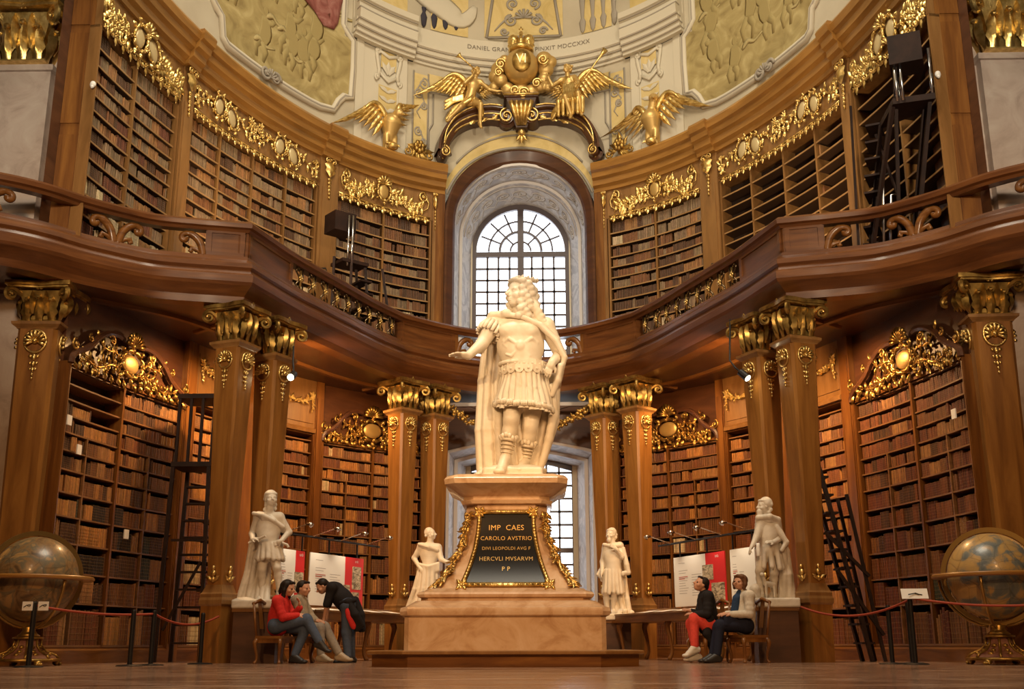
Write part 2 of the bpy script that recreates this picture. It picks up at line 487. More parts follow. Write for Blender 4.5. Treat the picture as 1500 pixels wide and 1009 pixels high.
def _book(nt, b):
    at = nd(nt, 'ShaderNodeAttribute', attribute_name='col')
    uv = nd(nt, 'ShaderNodeUVMap', uv_map='uv')
    sp = nt.nodes.new('ShaderNodeSeparateXYZ'); nt.links.new(uv.outputs[0], sp.inputs[0])
    m1 = nd(nt, 'ShaderNodeMath', operation='MULTIPLY'); m1.inputs[1].default_value = 6.0
    nt.links.new(sp.outputs['Y'], m1.inputs[0])
    m2 = nd(nt, 'ShaderNodeMath', operation='FRACT'); nt.links.new(m1.outputs[0], m2.inputs[0])
    m3 = nd(nt, 'ShaderNodeMath', operation='GREATER_THAN'); m3.inputs[1].default_value = 0.86
    nt.links.new(m2.outputs[0], m3.inputs[0])
    m4 = nd(nt, 'ShaderNodeMath', operation='MULTIPLY'); m4.inputs[1].default_value = 0.5
    nt.links.new(m3.outputs[0], m4.inputs[0])
    mx = nd(nt, 'ShaderNodeMix', data_type='RGBA'); mx.inputs[7].default_value = (0.34, 0.2, 0.075, 1)
    nt.links.new(m4.outputs[0], mx.inputs[0]); nt.links.new(at.outputs['Color'], mx.inputs[6])
    n = nd(nt, 'ShaderNodeTexNoise', Scale=18.0, Detail=3.0); nt.links.new(coords(nt), n.inputs['Vector'])
    my = nd(nt, 'ShaderNodeMix', data_type='RGBA', blend_type='MULTIPLY'); my.inputs[0].default_value = 0.7
    nt.links.new(mx.outputs[2], my.inputs[6]); nt.links.new(ramp(nt, n.outputs['Fac'], [(0.3, (0.55, 0.55, 0.55)), (0.7, (1, 1, 1))]), my.inputs[7])
    nt.links.new(my.outputs[2], b.inputs['Base Color'])
M['book'] = mat('leather book', rough=0.5, build=_book)
M['white'] = mat('white card', (0.8, 0.78, 0.74), 0.6)
M['red'] = mat('red print', (0.62, 0.02, 0.025), 0.5)
M['ink'] = mat('grey print', (0.28, 0.26, 0.25), 0.6)
M['inkred'] = mat('red lettering', (0.45, 0.05, 0.04), 0.6)
def _lampmat(nt, b):
    b.inputs['Emission Color'].default_value = (1.0, 0.78, 0.45, 1)
    b.inputs['Emission Strength'].default_value = 40
M['lamp'] = mat('lit lamp', (1, 0.8, 0.5), 0.4, build=_lampmat)
def _glass(nt, b):
    nt.nodes.remove(b); out = nt.nodes['Material Output']
    tr = nd(nt, 'ShaderNodeBsdfTransparent'); gl = nd(nt, 'ShaderNodeBsdfGlossy', Roughness=0.02)
    mx = nd(nt, 'ShaderNodeMixShader'); mx.inputs[0].default_value = 0.06
    nt.links.new(tr.outputs[0], mx.inputs[1]); nt.links.new(gl.outputs[0], mx.inputs[2]); nt.links.new(mx.outputs[0], out.inputs[0])
M['glass'] = mat('window glass', build=_glass)
M['iron_gilt'] = mat('dark bronze railing', (0.16, 0.11, 0.06), 0.25, 0.9)
M['shelf_shade'] = mat('shaded shelf board', (0.05, 0.024, 0.011), 0.6)  # shade under the upper shelves put into the board colour
M['shelf_lit'] = mat('lit pale shelf edge', rough=0.4, build=wood((0.24, 0.13, 0.05), (0.32, 0.18, 0.07), (0.40, 0.235, 0.10), (0.9, 0.9, 8)))  # light wood, with the light on the front edge painted in
def _gold3(nt, b):
    n = nd(nt, 'ShaderNodeTexNoise', Scale=8.0, Detail=4.0)
    nt.links.new(coords(nt), n.inputs['Vector'])
    nt.links.new(ramp(nt, n.outputs['Fac'], [(0.35, (0.22, 0.11, 0.024)), (0.7, (0.74, 0.48, 0.14))]), b.inputs['Base Color'])
M['gold_mid'] = mat('aged gilding', rough=0.34, metal=0.9, build=_gold3)
# ------------------------------------------------------------------ the room
mb = MB(); mb.add([(-16, -6, 0), (16, -6, 0), (16, 30, 0), (-16, 30, 0)], [(0, 1, 2, 3)])
struct(mb, 'floor', M['floor'])

def wall_strip(s0, s1, n, z0, z1, step=0.3):
    mb = MB(W)
    k = max(1, int(abs(s1 - s0) / step))
    vs = []
    for i in range(k + 1):
        s = s0 + (s1 - s0) * i / k
        vs += [(s, n, z0), (s, n, z1)]
    mb.add(vs, [(2 * i, 2 * i + 2, 2 * i + 3, 2 * i + 1) for i in range(k)])
    return mb
SE = s_of(82)
for nm, sg in (('left', -1), ('right', 1)):
    a = wall_strip(sg * 1.8, sg * s_of(78.8), -0.62, 0, 5.7); b = wall_strip(sg * 1.75, sg * SE, -0.5, 5.7, 11.4)
    o = len(a.v); a.v += b.v; a.f += [tuple(o + i for i in f) for f in b.f]
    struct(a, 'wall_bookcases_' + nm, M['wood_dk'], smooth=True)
    # marble pier where the oval meets the nave, and the nave beyond
    mb = MB(); x0, x1 = sorted((sg * 7.25, sg * 14)); mb.box(x0, x1, 16.65, 17.6, 0, 5.7); mb.box(x0, x1, 16.3, 17.6, 5.7, 11.4)
    x0, x1 = sorted((sg * 7.5, sg * 8.35)); mb.box(x0, x1, 16.12, 16.4, 5.7, 9.35); mb.box(x0 - 0.05, x1 + 0.05, 16.06, 16.4, 9.28, 9.38)
    struct(mb, 'wall_pier_' + nm, M['pier'])
    mb = MB(); mb.add([(sg * 14, -5, 0), (sg * 14, 17.6, 0), (sg * 14, 17.6, 11.4), (sg * 14, -5, 11.4)], [(0, 1, 2, 3)])
    struct(mb, 'wall_' + nm, M['wood_dk'])
mb = MB(); mb.add([(-14, -5, 0), (14, -5, 0), (14, -5, 11.4), (-14, -5, 11.4)], [(0, 1, 2, 3)])
struct(mb, 'wall_front', M['wood_dk'])

# painted drum of the dome with the arch of the window cut out of it
AZ = 10.02; AO = 1.87; AI = 1.6          # spring height, outer and inner radius of the arch surround
def arch_z(s, r=AO + 0.03, zc=AZ, ry=None):
    return zc + math.sqrt(max(0.0, 1 - (s / r) ** 2)) * (ry or r) if abs(s) < r else 0
mb = MB(W); vs, fs = [], []
ST = float(_ss[-1]); k = 420
for i in range(k + 1):
    s = -ST + 2 * ST * i / k
    zb = max(11.3, arch_z(s, ry=1.95))
    for j in range(6): vs.append((s, 0.0, zb + (17.4 - zb) * j / 5))
for i in range(k):
    for j in range(5):
        a = i * 6 + j; fs.append((a, a + 6, a + 7, a + 1))
mb.add(vs, fs)
struct(mb, 'wall_drum', M['plaster'], smooth=True)
mb = MB(); vs, fs = [], []
for j in range(9):
    t = PI / 2 * j / 8
    for i in range(64):
        a = 2 * PI * i / 64
        vs.append((EA * math.cos(t) * math.sin(a), EY + EB * math.cos(t) * math.cos(a), 17.4 + 5.5 * math.sin(t)))
for j in range(8):
    for i in range(64): fs.append((j * 64 + i, j * 64 + (i + 1) % 64, (j + 1) * 64 + (i + 1) % 64, (j + 1) * 64 + i))
mb.add(vs, fs); struct(mb, 'ceiling', M['plaster'], smooth=True)
mb = MB(); vs, fs = [], []
for i in range(96):
    a = 2 * PI * i / 96; dx, dy = math.sin(a), math.cos(a)
    vs.append((EA * dx, EY + EB * dy, 11.39))
    t = min(14.2 / abs(dx) if abs(dx) > 1e-6 else 99, (13.5 if dy > 0 else 19.2) / abs(dy) if abs(dy) > 1e-6 else 99)
    vs.append((dx * t, EY + dy * t, 11.39))
for i in range(96):
    if min(i, 95 - i) > 5: fs.append((2 * i, 2 * i + 1, (2 * i + 3) % 192, (2 * i + 2) % 192))
mb.add(vs, fs); struct(mb, 'ceiling_nave', M['plaster'])

# upper cornice in honey wood, broken forward over the pilasters
CORN = [(-0.45, 10.70), (0.06, 10.70), (0.08, 10.78), (0.17, 10.83), (0.19, 10.95), (0.28, 10.99), (0.31, 11.10), (0.38, 11.14), (0.42, 11.27), (0.38, 11.34), (-0.45, 11.40)]
SW = 1.86
for i, sg in enumerate((-1, 1)):
    mb = MB(W)
    mb.mould(sg * SW, sg * s_of(81), CORN)
    for a, b in ((64.2, 66.5), (37.0, 40.4)):
        mb.mould(sg * s_of(a), sg * s_of(b), [(n + 0.09 if n > 0 else n, z + (0.006 if n > 0 else 0)) for n, z in CORN])
    struct(mb, 'trim_%d' % (i + 1), M['wood_corn'], auto=30)
    mb = MB(W); mb.mould(sg * 2.12, sg * s_of(80.2), [(-0.45, 10.0), (0.0, 10.0), (0.0, 10.72), (-0.45, 10.72)])
    struct(mb, 'trim_%d' % (i + 3), M['wood_lt'])

# window surround of brown wood, with the arch cutting through the cornice
def arch_pts(r, zc, z0, n=28, ry=None):
    ry = ry or r
    return [(-r, z0)] + [(r * math.cos(PI - PI * i / n), zc + ry * math.sin(PI - PI * i / n)) for i in range(n + 1)] + [(r, z0)]
def ring_y(mb, A, B, ya, yb):
    """strip between two matching outlines lying at two depths"""
    n = len(A)
    mb.add([(x, ya, z) for x, z in A] + [(x, yb, z) for x, z in B], [(i, i + 1, n + i + 1, n + i) for i in range(n - 1)])
A = arch_pts(AO, AZ, 5.7, ry=1.98); B = arch_pts(AI, AZ, 5.7, ry=1.62); C2 = arch_pts(AI + 0.06, AZ, 5.7, ry=1.70)
mb = MB(W); ring_y(mb, A, A, -0.3, 0.16); ring_y(mb, A, arch_pts(AO - 0.05, AZ, 5.7, ry=1.92), 0.16, 0.2)
ring_y(mb, arch_pts(AO - 0.05, AZ, 5.7, ry=1.92), C2, 0.2, 0.12); ring_y(mb, C2, B, 0.12, 0.06); ring_y(mb, B, B, 0.06, -0.15)
struct(mb, 'trim_5', M['wood_dk'], smooth=True)
for i, sg in enumerate((-1, 1)):
    mb = MB(W); x0, x1 = sorted((sg * 1.85, sg * 2.14)); mb.box(x0, x1, -0.4, 0.05, 5.6, 10.75); mb.box(x0 + 0.05, x1 - 0.05, 0.0, 0.075, 6.2, 9.9)
    struct(mb, 'trim_%d' % (6 + i), M['wood_v'])

# painted reveals of the upper window: two stepped, splayed arches
def wy(y): return lambda x, yy, z: (x, yy, z)
mb = MB(); R1 = arch_pts(1.62, AZ, 5.7); R2 = arch_pts(1.50, AZ, 5.7); R3 = arch_pts(1.46, AZ + 0.02, 5.7); R4 = arch_pts(1.24, 9.92, 5.7)
ring_y(mb, R1, R2, 25.12, 25.85); ring_y(mb, arch_pts(1.43, AZ, 5.7), R4, 25.85, 26.6)
struct(mb, 'wall_reveal_upper', M['reveal'], smooth=True)
mb = MB(); ring_y(mb, arch_pts(1.64, AZ, 5.7), arch_pts(1.585, AZ, 5.7), 25.10, 25.12); ring_y(mb, R2, arch_pts(1.43, AZ, 5.7), 25.84, 25.85)
ring_y(mb, arch_pts(1.585, AZ, 5.7), R1, 25.12, 25.16)
struct(mb, 'trim_8', M['reveal_edge'])
mb = MB()
for r0, y0 in ((1.53, 25.70), (1.36, 26.15)):           # thin painted bands on the reveals
    a = arch_pts(r0 + 0.012 + (0.0 if y0 < 26 else 0.012), AZ - (0 if y0 < 26 else 0.04), 5.9); ring_y(mb, a, a, y0, y0 + 0.035)
struct(mb, 'trim_9', M['plaster_gr'])
def arch_map(r0, r1, zc0, zc1, y0, y1, g):
    """a = angle along the arch, v = 0..1 into the depth, h off the surface toward the axis"""
    def f(a, h, v):
        r = r0 + (r1 - r0) * v - h - g; zc = zc0 + (zc1 - zc0) * v
        return (-r * math.cos(a), y0 + (y1 - y0) * v, zc + r * math.sin(a))
    return f
for i, (mpf, sc) in enumerate(((arch_map(1.62, 1.50, AZ, AZ, 25.12, 25.85, 0.006), 0.22), (arch_map(1.43, 1.24, AZ, 9.92, 25.85, 26.6, 0.006), 0.24))):
    for j, (mt_, off) in enumerate((('reveal_edge', 0.0), ('plaster_gr', 0.03))):
        mb = MB(mpf)
        for k in range(9):
            a = 0.25 + (PI - 0.5) * k / 8; d = 1 if k < 4.5 else -1
            mb.scroll((a + off * 0.5, 0.45 + off), sc * 0.7, 1.5, PI / 2, 0.012, d, 0.0, [(a + d * 0.12 + off * .5, 0.75 + off), (a + d * 0.24, 0.5 + off)], 4)
        mb.tube([(0.05 + (PI - 0.1) * q / 40, 0.0, 0.12 + off) for q in range(41)], 0.012, 4)
        struct(mb, 'trim_%d' % (90 + 2 * i + j), M[mt_], smooth=True)

def window(name, r, zc, z0, zt, y, rows, cols, bold_rows, arched=True, sag=0.0):
    t = thing(name, None, None, (0, y, z0), kind='structure')
    fr = MB(); xb = r
    if arched:
        o, i = arch_pts(r + 0.19, zc, z0), arch_pts(r, zc, z0)
    else:
        def seg(q, up): return [(-q, z0)] + [(-q + 2 * q * k / 16, zt + up + sag * math.sin(PI * k / 16)) for k in range(17)] + [(q, z0)]
        o, i = seg(r + 0.19, 0.14), seg(r, 0.0)
    ring_y(fr, o, o, y - 0.06, y + 0.06); ring_y(fr, o, i, y - 0.06, y - 0.05); ring_y(fr, i, i, y - 0.05, y + 0.06)
    fr.box(-0.08, 0.08, y - 0.05, y + 0.04, z0, (zc + r) if arched else zt + sag)
    if arched: fr.box(-r, r, y - 0.055, y + 0.045, zc - 0.17, zc - 0.03)
    for zz in bold_rows: fr.box(-r, r, y - 0.05, y + 0.04, zz - 0.06, zz + 0.06)
    fr.build('window_frame', M['winframe'], t)
    br = MB()
    top = zc - 0.1 if arched else zt + sag
    for c in cols:
        for sx in (-1, 1): br.box(sx * c - 0.026, sx * c + 0.026, y - 0.02, y + 0.02, z0, top)
    for zz in rows: br.box(-r, r, y - 0.02, y + 0.02, zz - 0.025, zz + 0.025)
    if arched:
        for q in (0.26, 0.53, 0.81):
            pts = [(q * math.cos(PI * k / 20), y, zc + q * math.sin(PI * k / 20)) for k in range(21)]
            br.tube(pts, 0.04 if q == 0.53 else 0.028, 5)
        for q0, q1, an in ((0.26, 0.53, 45), (0.26, 0.53, 135), (0.53, 1.08, 22.5), (0.53, 1.08, 45), (0.53, 1.08, 67.5), (0.53, 1.08, 112.5), (0.53, 1.08, 135), (0.53, 1.08, 157.5)):
            c, s = math.cos(R_(an)), math.sin(R_(an)); br.tube([(q0 * c, y, zc + q0 * s), (q1 * c, y, zc + q1 * s)], 0.028, 5)
    br.build('glazing_bars', M['winframe'], t)
    gl = MB(); pts = i
    gl.add([(x, y + 0.03, z) for x, z in pts], [tuple(range(len(pts)))])
    g = gl.build('window_pane', M['glass'], t)
    return t
ZR = [9.75 - 0.305 * k for k in range(1, 13)]
window('window_1', 1.12, 9.92, 5.75, 0, 26.62, ZR, (0.28, 0.56, 0.84), [7.72])
window('window_2', 1.2, 0, 0.85, 4.3, 26.62, [0.85 + 0.31 * k for k in range(1, 12)], (0.3, 0.6, 0.9), [2.42], False, 0.22)
# lower window niche: segmental arch, splayed reveals, sill
def seg(q, z1, sg, z0=0.0): return [(-q, z0)] + [(-q + 2 * q * k / 20, z1 + sg * math.sin(PI * k / 20)) for k in range(21)] + [(q, z0)]
mb = MB(); ring_y(mb, seg(1.66, 4.52, 0.25), seg(1.56, 4.46, 0.25), 25.05, 25.8); ring_y(mb, seg(1.48, 4.40, 0.24), seg(1.32, 4.40, 0.22), 25.8, 26.6)
struct(mb, 'wall_reveal_lower', M['reveal'], smooth=False)
mb = MB(); ring_y(mb, seg(1.70, 4.56, 0.25), seg(1.62, 4.49, 0.25), 25.02, 25.05); ring_y(mb, seg(1.56, 4.46, 0.25), seg(1.48, 4.40, 0.24), 25.79, 25.8)
struct(mb, 'trim_10', M['reveal_edge'])
mb = MB(); mb.box(-1.4, 1.4, 26.2, 26.75, 0, 0.85)
struct(mb, 'wall_window_apron', M['plaster_lt'])
# dark wood spandrel over the lower window and the painted soffit panel behind the gallery front
mb = MB(); p = seg(1.68, 4.54, 0.25, 4.0)
mb.add([(x, 25.0, z) for x, z in p] + [(x, 25.0, 5.5) for x, z in p], [(i, i + 1, len(p) + i + 1, len(p) + i) for i in range(len(p) - 1)])
mb.box(-2.2, -1.68, 24.9, 25.3, 0, 5.6); mb.box(1.68, 2.2, 24.9, 25.3, 0, 5.6)
struct(mb, 'wall_spandrel', M['wood_dk'])
mb = MB(); mb.box(-1.72, 1.72, 24.3, 26.7, 5.42, 5.5)
struct(mb, 'ceiling_niche', M['reveal_edge'])
mb = MB()
for sx in (-1, 1):
    q = [(sx * 1.55, 24.4), (sx * 1.1, 24.4), (sx * 0.75, 24.9), (sx * 1.55, 24.9)]
    for i in range(4): a, b = q[i], q[(i + 1) % 4]; mb.bar((*a, 5.415), (*b, 5.415), 0.02, 0.012)
struct(mb, 'trim_11', M['winframe'])
# outer walls round the window so that daylight enters only through the glass
mb = MB()
mb.box(-3.2, -1.22, 26.55, 26.8, 0, 12.4); mb.box(1.22, 3.2, 26.55, 26.8, 0, 12.4)
o = arch_pts(1.23, 9.92, 9.0); n = len(o)
mb.add([(x, 26.6, z) for x, z in o] + [(x, 26.6, 12.4) for x, z in o], [(i, i + 1, n + i + 1, n + i) for i in range(n - 1)])
mb.box(-1.3, 1.3, 26.55, 26.8, 4.62, 5.75); mb.box(-3.2, 3.2, 25.4, 26.8, 12.1, 12.4)
mb.box(-3.2, -3.0, 25.4, 26.8, 0, 12.4); mb.box(3.0, 3.2, 25.4, 26.8, 0, 12.4)
struct(mb, 'wall_outer', M['plaster_lt'])

# ------------------------------------------------------------------ gallery
GS = catmull([(-9.8, 14.1), (-8.5, 14.62), (-7.6, 15.1), (-7.1, 15.5), (-6.67, 16.05), (-6.2, 16.5), (-5.8, 16.8), (-5.2, 17.0), (-4.8, 17.1), (-4.42, 17.2)], 5)
GA = catmull([(-4.42, 17.2), (-4.02, 18.6), (-3.69, 19.5), (-3.34, 20.42), (-2.95, 21.45), (-2.49, 22.43)], 5)
GB = catmull([(-2.49, 22.43), (-1.78, 23.16), (-1.0, 23.72), (0, 24.05)], 5)
GL = [p.to_2d() for p in GS[:-1] + GA[:-1] + GB]
GP = GL + [Vector((-p.x, p.y)) for p in reversed(GL[:-1])]
GLEN = [0.0]
for a, b in zip(GP, GP[1:]): GLEN.append(GLEN[-1] + (b - a).length)
def gp(l, n, z):
    """point at arc length l along the gallery front, n toward the room"""
    l = min(max(l, 0), GLEN[-1] - 1e-6); i = max(0, min(len(GP) - 2, int(np.searchsorted(GLEN, l, 'right')) - 1))
    a, b = GP[i], GP[i + 1]; t = (b - a).normalized(); p = a + t * (l - GLEN[i])
    return Vector((p.x + t.y * n, p.y - t.x * n, z))
def gl_at(x, left=True):
    """arc length of the left-hand front where X = x"""
    xs = [p.x for p in GL]; return float(np.interp(x, xs, GLEN[:len(GL)]))
GM = GLEN[len(GL) - 1]
LC, LB = GLEN[len(GS) - 1], GLEN[len(GS) + len(GA) - 2]
poly = [(p.x, p.y) for p in GP] + [(9.8, 16.7), (7.2, 16.7)] + [tuple(W(s_of(t), -0.45, 0).to_2d()) for t in range(78, 8, -6)] + [(1.7, 25.3), (-1.7, 25.3)] + [tuple(W(s_of(-t), -0.45, 0).to_2d()) for t in range(12, 84, 6)] + [(-7.2, 16.7), (-9.8, 16.7)]
mb = MB(); mb.prism(poly, 5.66, 5.95)
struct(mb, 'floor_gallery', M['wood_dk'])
GPROF = [(-0.25, 5.62), (0.02, 5.62), (0.03, 5.74), (0.10, 5.80), (0.22, 5.88), (0.25, 5.93), (0.25, 6.05), (0.19, 6.09), (0.17, 6.15), (0.21, 6.19), (0.20, 6.27), (0.12, 6.34), (0.07, 6.36), (0.06, 6.42), (-0.16, 6.42), (-0.25, 6.3)]
mb = MB(); mb.sweep(GP, GPROF)
struct(mb, 'trim_12', M['wood_gal'], auto=25)
RPROF = [(-0.15, 6.86), (0.06, 6.84), (0.09, 6.88), (0.14, 6.90), (0.15, 6.97), (0.10, 7.02), (-0.14, 7.02), (-0.17, 6.96)]
mb = MB(); mb.sweep(GP, RPROF)
struct(mb, 'trim_13', M['wood_gal'], auto=25)
# curved moulding lines on the boarded soffit under the gallery
for i, sg in enumerate((-1, 1)):
    mb = MB(); pts = [Vector((sg * -p.x * -1, p.y)) for p in GL]
    off = [Vector((p.x * 1.0, p.y)) for p in pts]
    path = [(sg * 9.4, 15.6), (sg * 7.4, 16.45), (sg * 6.6, 17.1), (sg * 5.75, 17.9), (sg * 5.1, 19.2), (sg * 4.5, 20.8), (sg * 3.6, 22.6), (sg * 2.4, 23.9)]
    path = [p.to_2d() for p in catmull([(*p, 0) for p in path], 4)]
    mb.sweep(path, [(-0.07, 5.67), (-0.05, 5.60), (0.05, 5.60), (0.07, 5.67)])
    mb.sweep([(sg * 4.5, 17.9), (sg * 5.7, 18.9)], [(-0.06, 5.67), (-0.04, 5.61), (0.04, 5.61), (0.06, 5.67)])
    mb.sweep([(sg * 2.6, 22.9), (sg * 3.4, 23.6)], [(-0.06, 5.67), (-0.04, 5.61), (0.04, 5.61), (0.06, 5.67)])
    struct(mb, 'trim_%d' % (14 + i), M['wood_h'])

# solid parapet panels, each a raised field in a frame
def gmap(l, n, z): return gp(l, n, z)
def panel(l0, l1, name='parapet_panel'):
    mb = MB(gmap); k = max(2, int((l1 - l0) / 0.12))
    mb.box(l0, l1, -0.12, 0.04, 6.38, 6.88, k)
    f = 0.06
    for a, b, c, d in ((l0 + .02, l1 - .02, 6.42, 6.48), (l0 + .02, l1 - .02, 6.80, 6.86), (l0 + .02, l0 + .1, 6.42, 6.86), (l1 - .1, l1 - .02, 6.42, 6.86)):
        mb.box(a, b, 0.03, f, c, d, k if b - a > 0.3 else 1)
    return mb
LA0 = gl_at(-5.05); LA1 = gl_at(-4.0)
mb = MB()
pan = [(LA0, LC), (LC, LA1), (LB - 0.03, gl_at(-1.42))]
i = 0
for a, b in pan:
    for sg in (0, 1):
        q = panel(*((a, b) if not sg else (2 * GM - b, 2 * GM - a)))
        struct(q, 'trim_%d' % (16 + i), M['wood_gal']); i += 1

# openwork: gilt and iron scroll balusters between the panels, big scroll brackets elsewhere
def baluster(mbs, l, sx=1):
    w, g = mbs
    w.tube([(l - 0.10, 0, 6.42), (l - 0.115, 0, 6.52), (l - 0.02, 0, 6.60), (l, 0, 6.64), (l + 0.02, 0, 6.68), (l + 0.115, 0, 6.76), (l + 0.10, 0, 6.86)], 0.019, 6)
    w.tube([(l + 0.10, 0, 6.42), (l + 0.115, 0, 6.52), (l + 0.02, 0, 6.60), (l, 0, 6.64), (l - 0.02, 0, 6.68), (l - 0.115, 0, 6.76), (l - 0.10, 0, 6.86)], 0.019, 6)
    w.tube([(l - 0.06, 0, 6.42), (l, 0, 6.5), (l + 0.06, 0, 6.42)], 0.02, 5)
    w.tube([(l - 0.06, 0, 6.86), (l, 0, 6.79), (l + 0.06, 0, 6.86)], 0.02, 5)
    g.flower((l, 6.64), 0.07, 0.035, 5); g.tube([(l, 0.02, 6.5), (l, 0.03, 6.64), (l, 0.02, 6.79)], [0.022, 0.014, 0.022], 5)
def bracket(mb, l, d):
    """one scrolled wooden bracket standing between rail and gallery edge, curling toward d"""
    pts = [(l + d * x, 0, z) for x, z in ((0.0, 6.40), (0.02, 6.5), (0.06, 6.62), (0.14, 6.72), (0.25, 6.775), (0.34, 6.75), (0.36, 6.69), (0.33, 6.655), (0.29, 6.67), (0.29, 6.70))]
    mb.tube([p for p in catmull(pts, 3)], [0.065] * 12 + [0.05] * 16, 8)
    mb.tube([(l + d * 0.02, 0, 6.42), (l + d * 0.10, 0, 6.5), (l + d * 0.2, 0, 6.53), (l + d * 0.22, 0, 6.48), (l + d * 0.17, 0, 6.46)], 0.035, 7)
    mb.rbox(gp(l, 0, 6.63), (0.01, 0.01, 0.01)) if False else None
for sg, side in ((0, 'left'), (1, 'right')):
    def LL(l): return l if not sg else 2 * GM - l
    t = thing('balustrade', 'pierced gallery railing with gilt flower balusters beside the %s' % ('step ladder of the left gallery' if not sg else 'full shelves of the right gallery'), 'railing', tuple(gp(LL((LA1 + LB) / 2), 0, 6.42)), group='pierced railings of the gallery')
    n = 9
    for k in range(n):
        l = LL(LA1 + 0.1 + (LB - LA1 - 0.25) * (k + 0.5) / n)
        w, g = MB(gmap), MB(gmap); baluster((w, g), l)
        b = w.build('baluster', M['iron_gilt'], t, smooth=True); g.build('gilt_flower', M['gold'], b, smooth=True)
    mb = MB(gmap); a, b = sorted((LL(LA1 + 0.03), LL(LB - 0.05))); mb.box(a, b, -0.05, 0.05, 6.41, 6.44, 20); mb.build('base_rail', M['wood_h'], t)
    brs = [(LA0 - 0.02, -1), (gl_at(-6.28) + 0.02, 1), (gl_at(-6.28) - 0.05, -1), (gl_at(-7.72), 1), (gl_at(-8.4), -1), (gl_at(-1.36), 1)]
    names = ['curling from the solid corner panel', 'curling toward the corner panel, middle of the open rail', 'curling toward the marble pier, middle of the open rail', 'nearest the marble pier', 'beyond the marble pier', 'beside the bright window']
    for (l, d), nm in zip(brs, names):
        mb = MB(gmap); bracket(mb, LL(l), d if not sg else -d)
        o = mb.build('scroll_bracket', M['wood_h'], None, smooth=True, loc=tuple(gp(LL(l), 0, 6.42)))
        tag(o, 'scrolled bracket, %s gallery rail, %s' % (side, nm), 'bracket', 'scroll brackets of the gallery rail')
    if True:      # small post by the window
        mb = MB(gmap); a, b = sorted((LL(gl_at(-1.42)), LL(gl_at(-1.36)))); mb.box(a, b, -0.1, 0.04, 6.4, 6.88); struct(mb, 'trim_%d' % (24 + sg), M['wood_v'])
# ------------------------------------------------------------------ columns
def medallion(mb, w, z):
    """gilt shell roundel with a string of bell drops, on the face toward -y"""
    mb.shell((0, z), w, -0.4, PI + 0.4, 0.012, 9); mb.ball((0, 0.03, z), w * 0.3, 8, 5)
    n = 20
    mb.tube([(1.05 * w * math.cos(2 * PI * k / n), 0.015, z + 1.12 * w * math.sin(2 * PI * k / n)) for k in range(n + 1)], w * 0.13, 5)
    q = z - 1.25 * w
    for k in range(5):
        r = w * (0.34 - 0.045 * k); mb.ball((0, 0.015, q - r), (r * 0.7, 0.02, r), 6, 4)
        if k < 3:
            for sx in (-1, 1): mb.ball((sx * r * 1.0, 0.01, q - r * 0.7), (r * 0.6, 0.015, r * 0.55), 6, 4)
        q -= 2.1 * r
def face_map(rot, half0, half1, z0, z1):
    """maps x,z,y onto one face of a tapered square shaft, y outward"""
    c, s = math.cos(rot), math.sin(rot)
    def f(x, y, z):
        h = half0 + (half1 - half0) * (z - z0) / (z1 - z0) + y
        return (x * c + h * s, x * s - h * c, z)
    return f
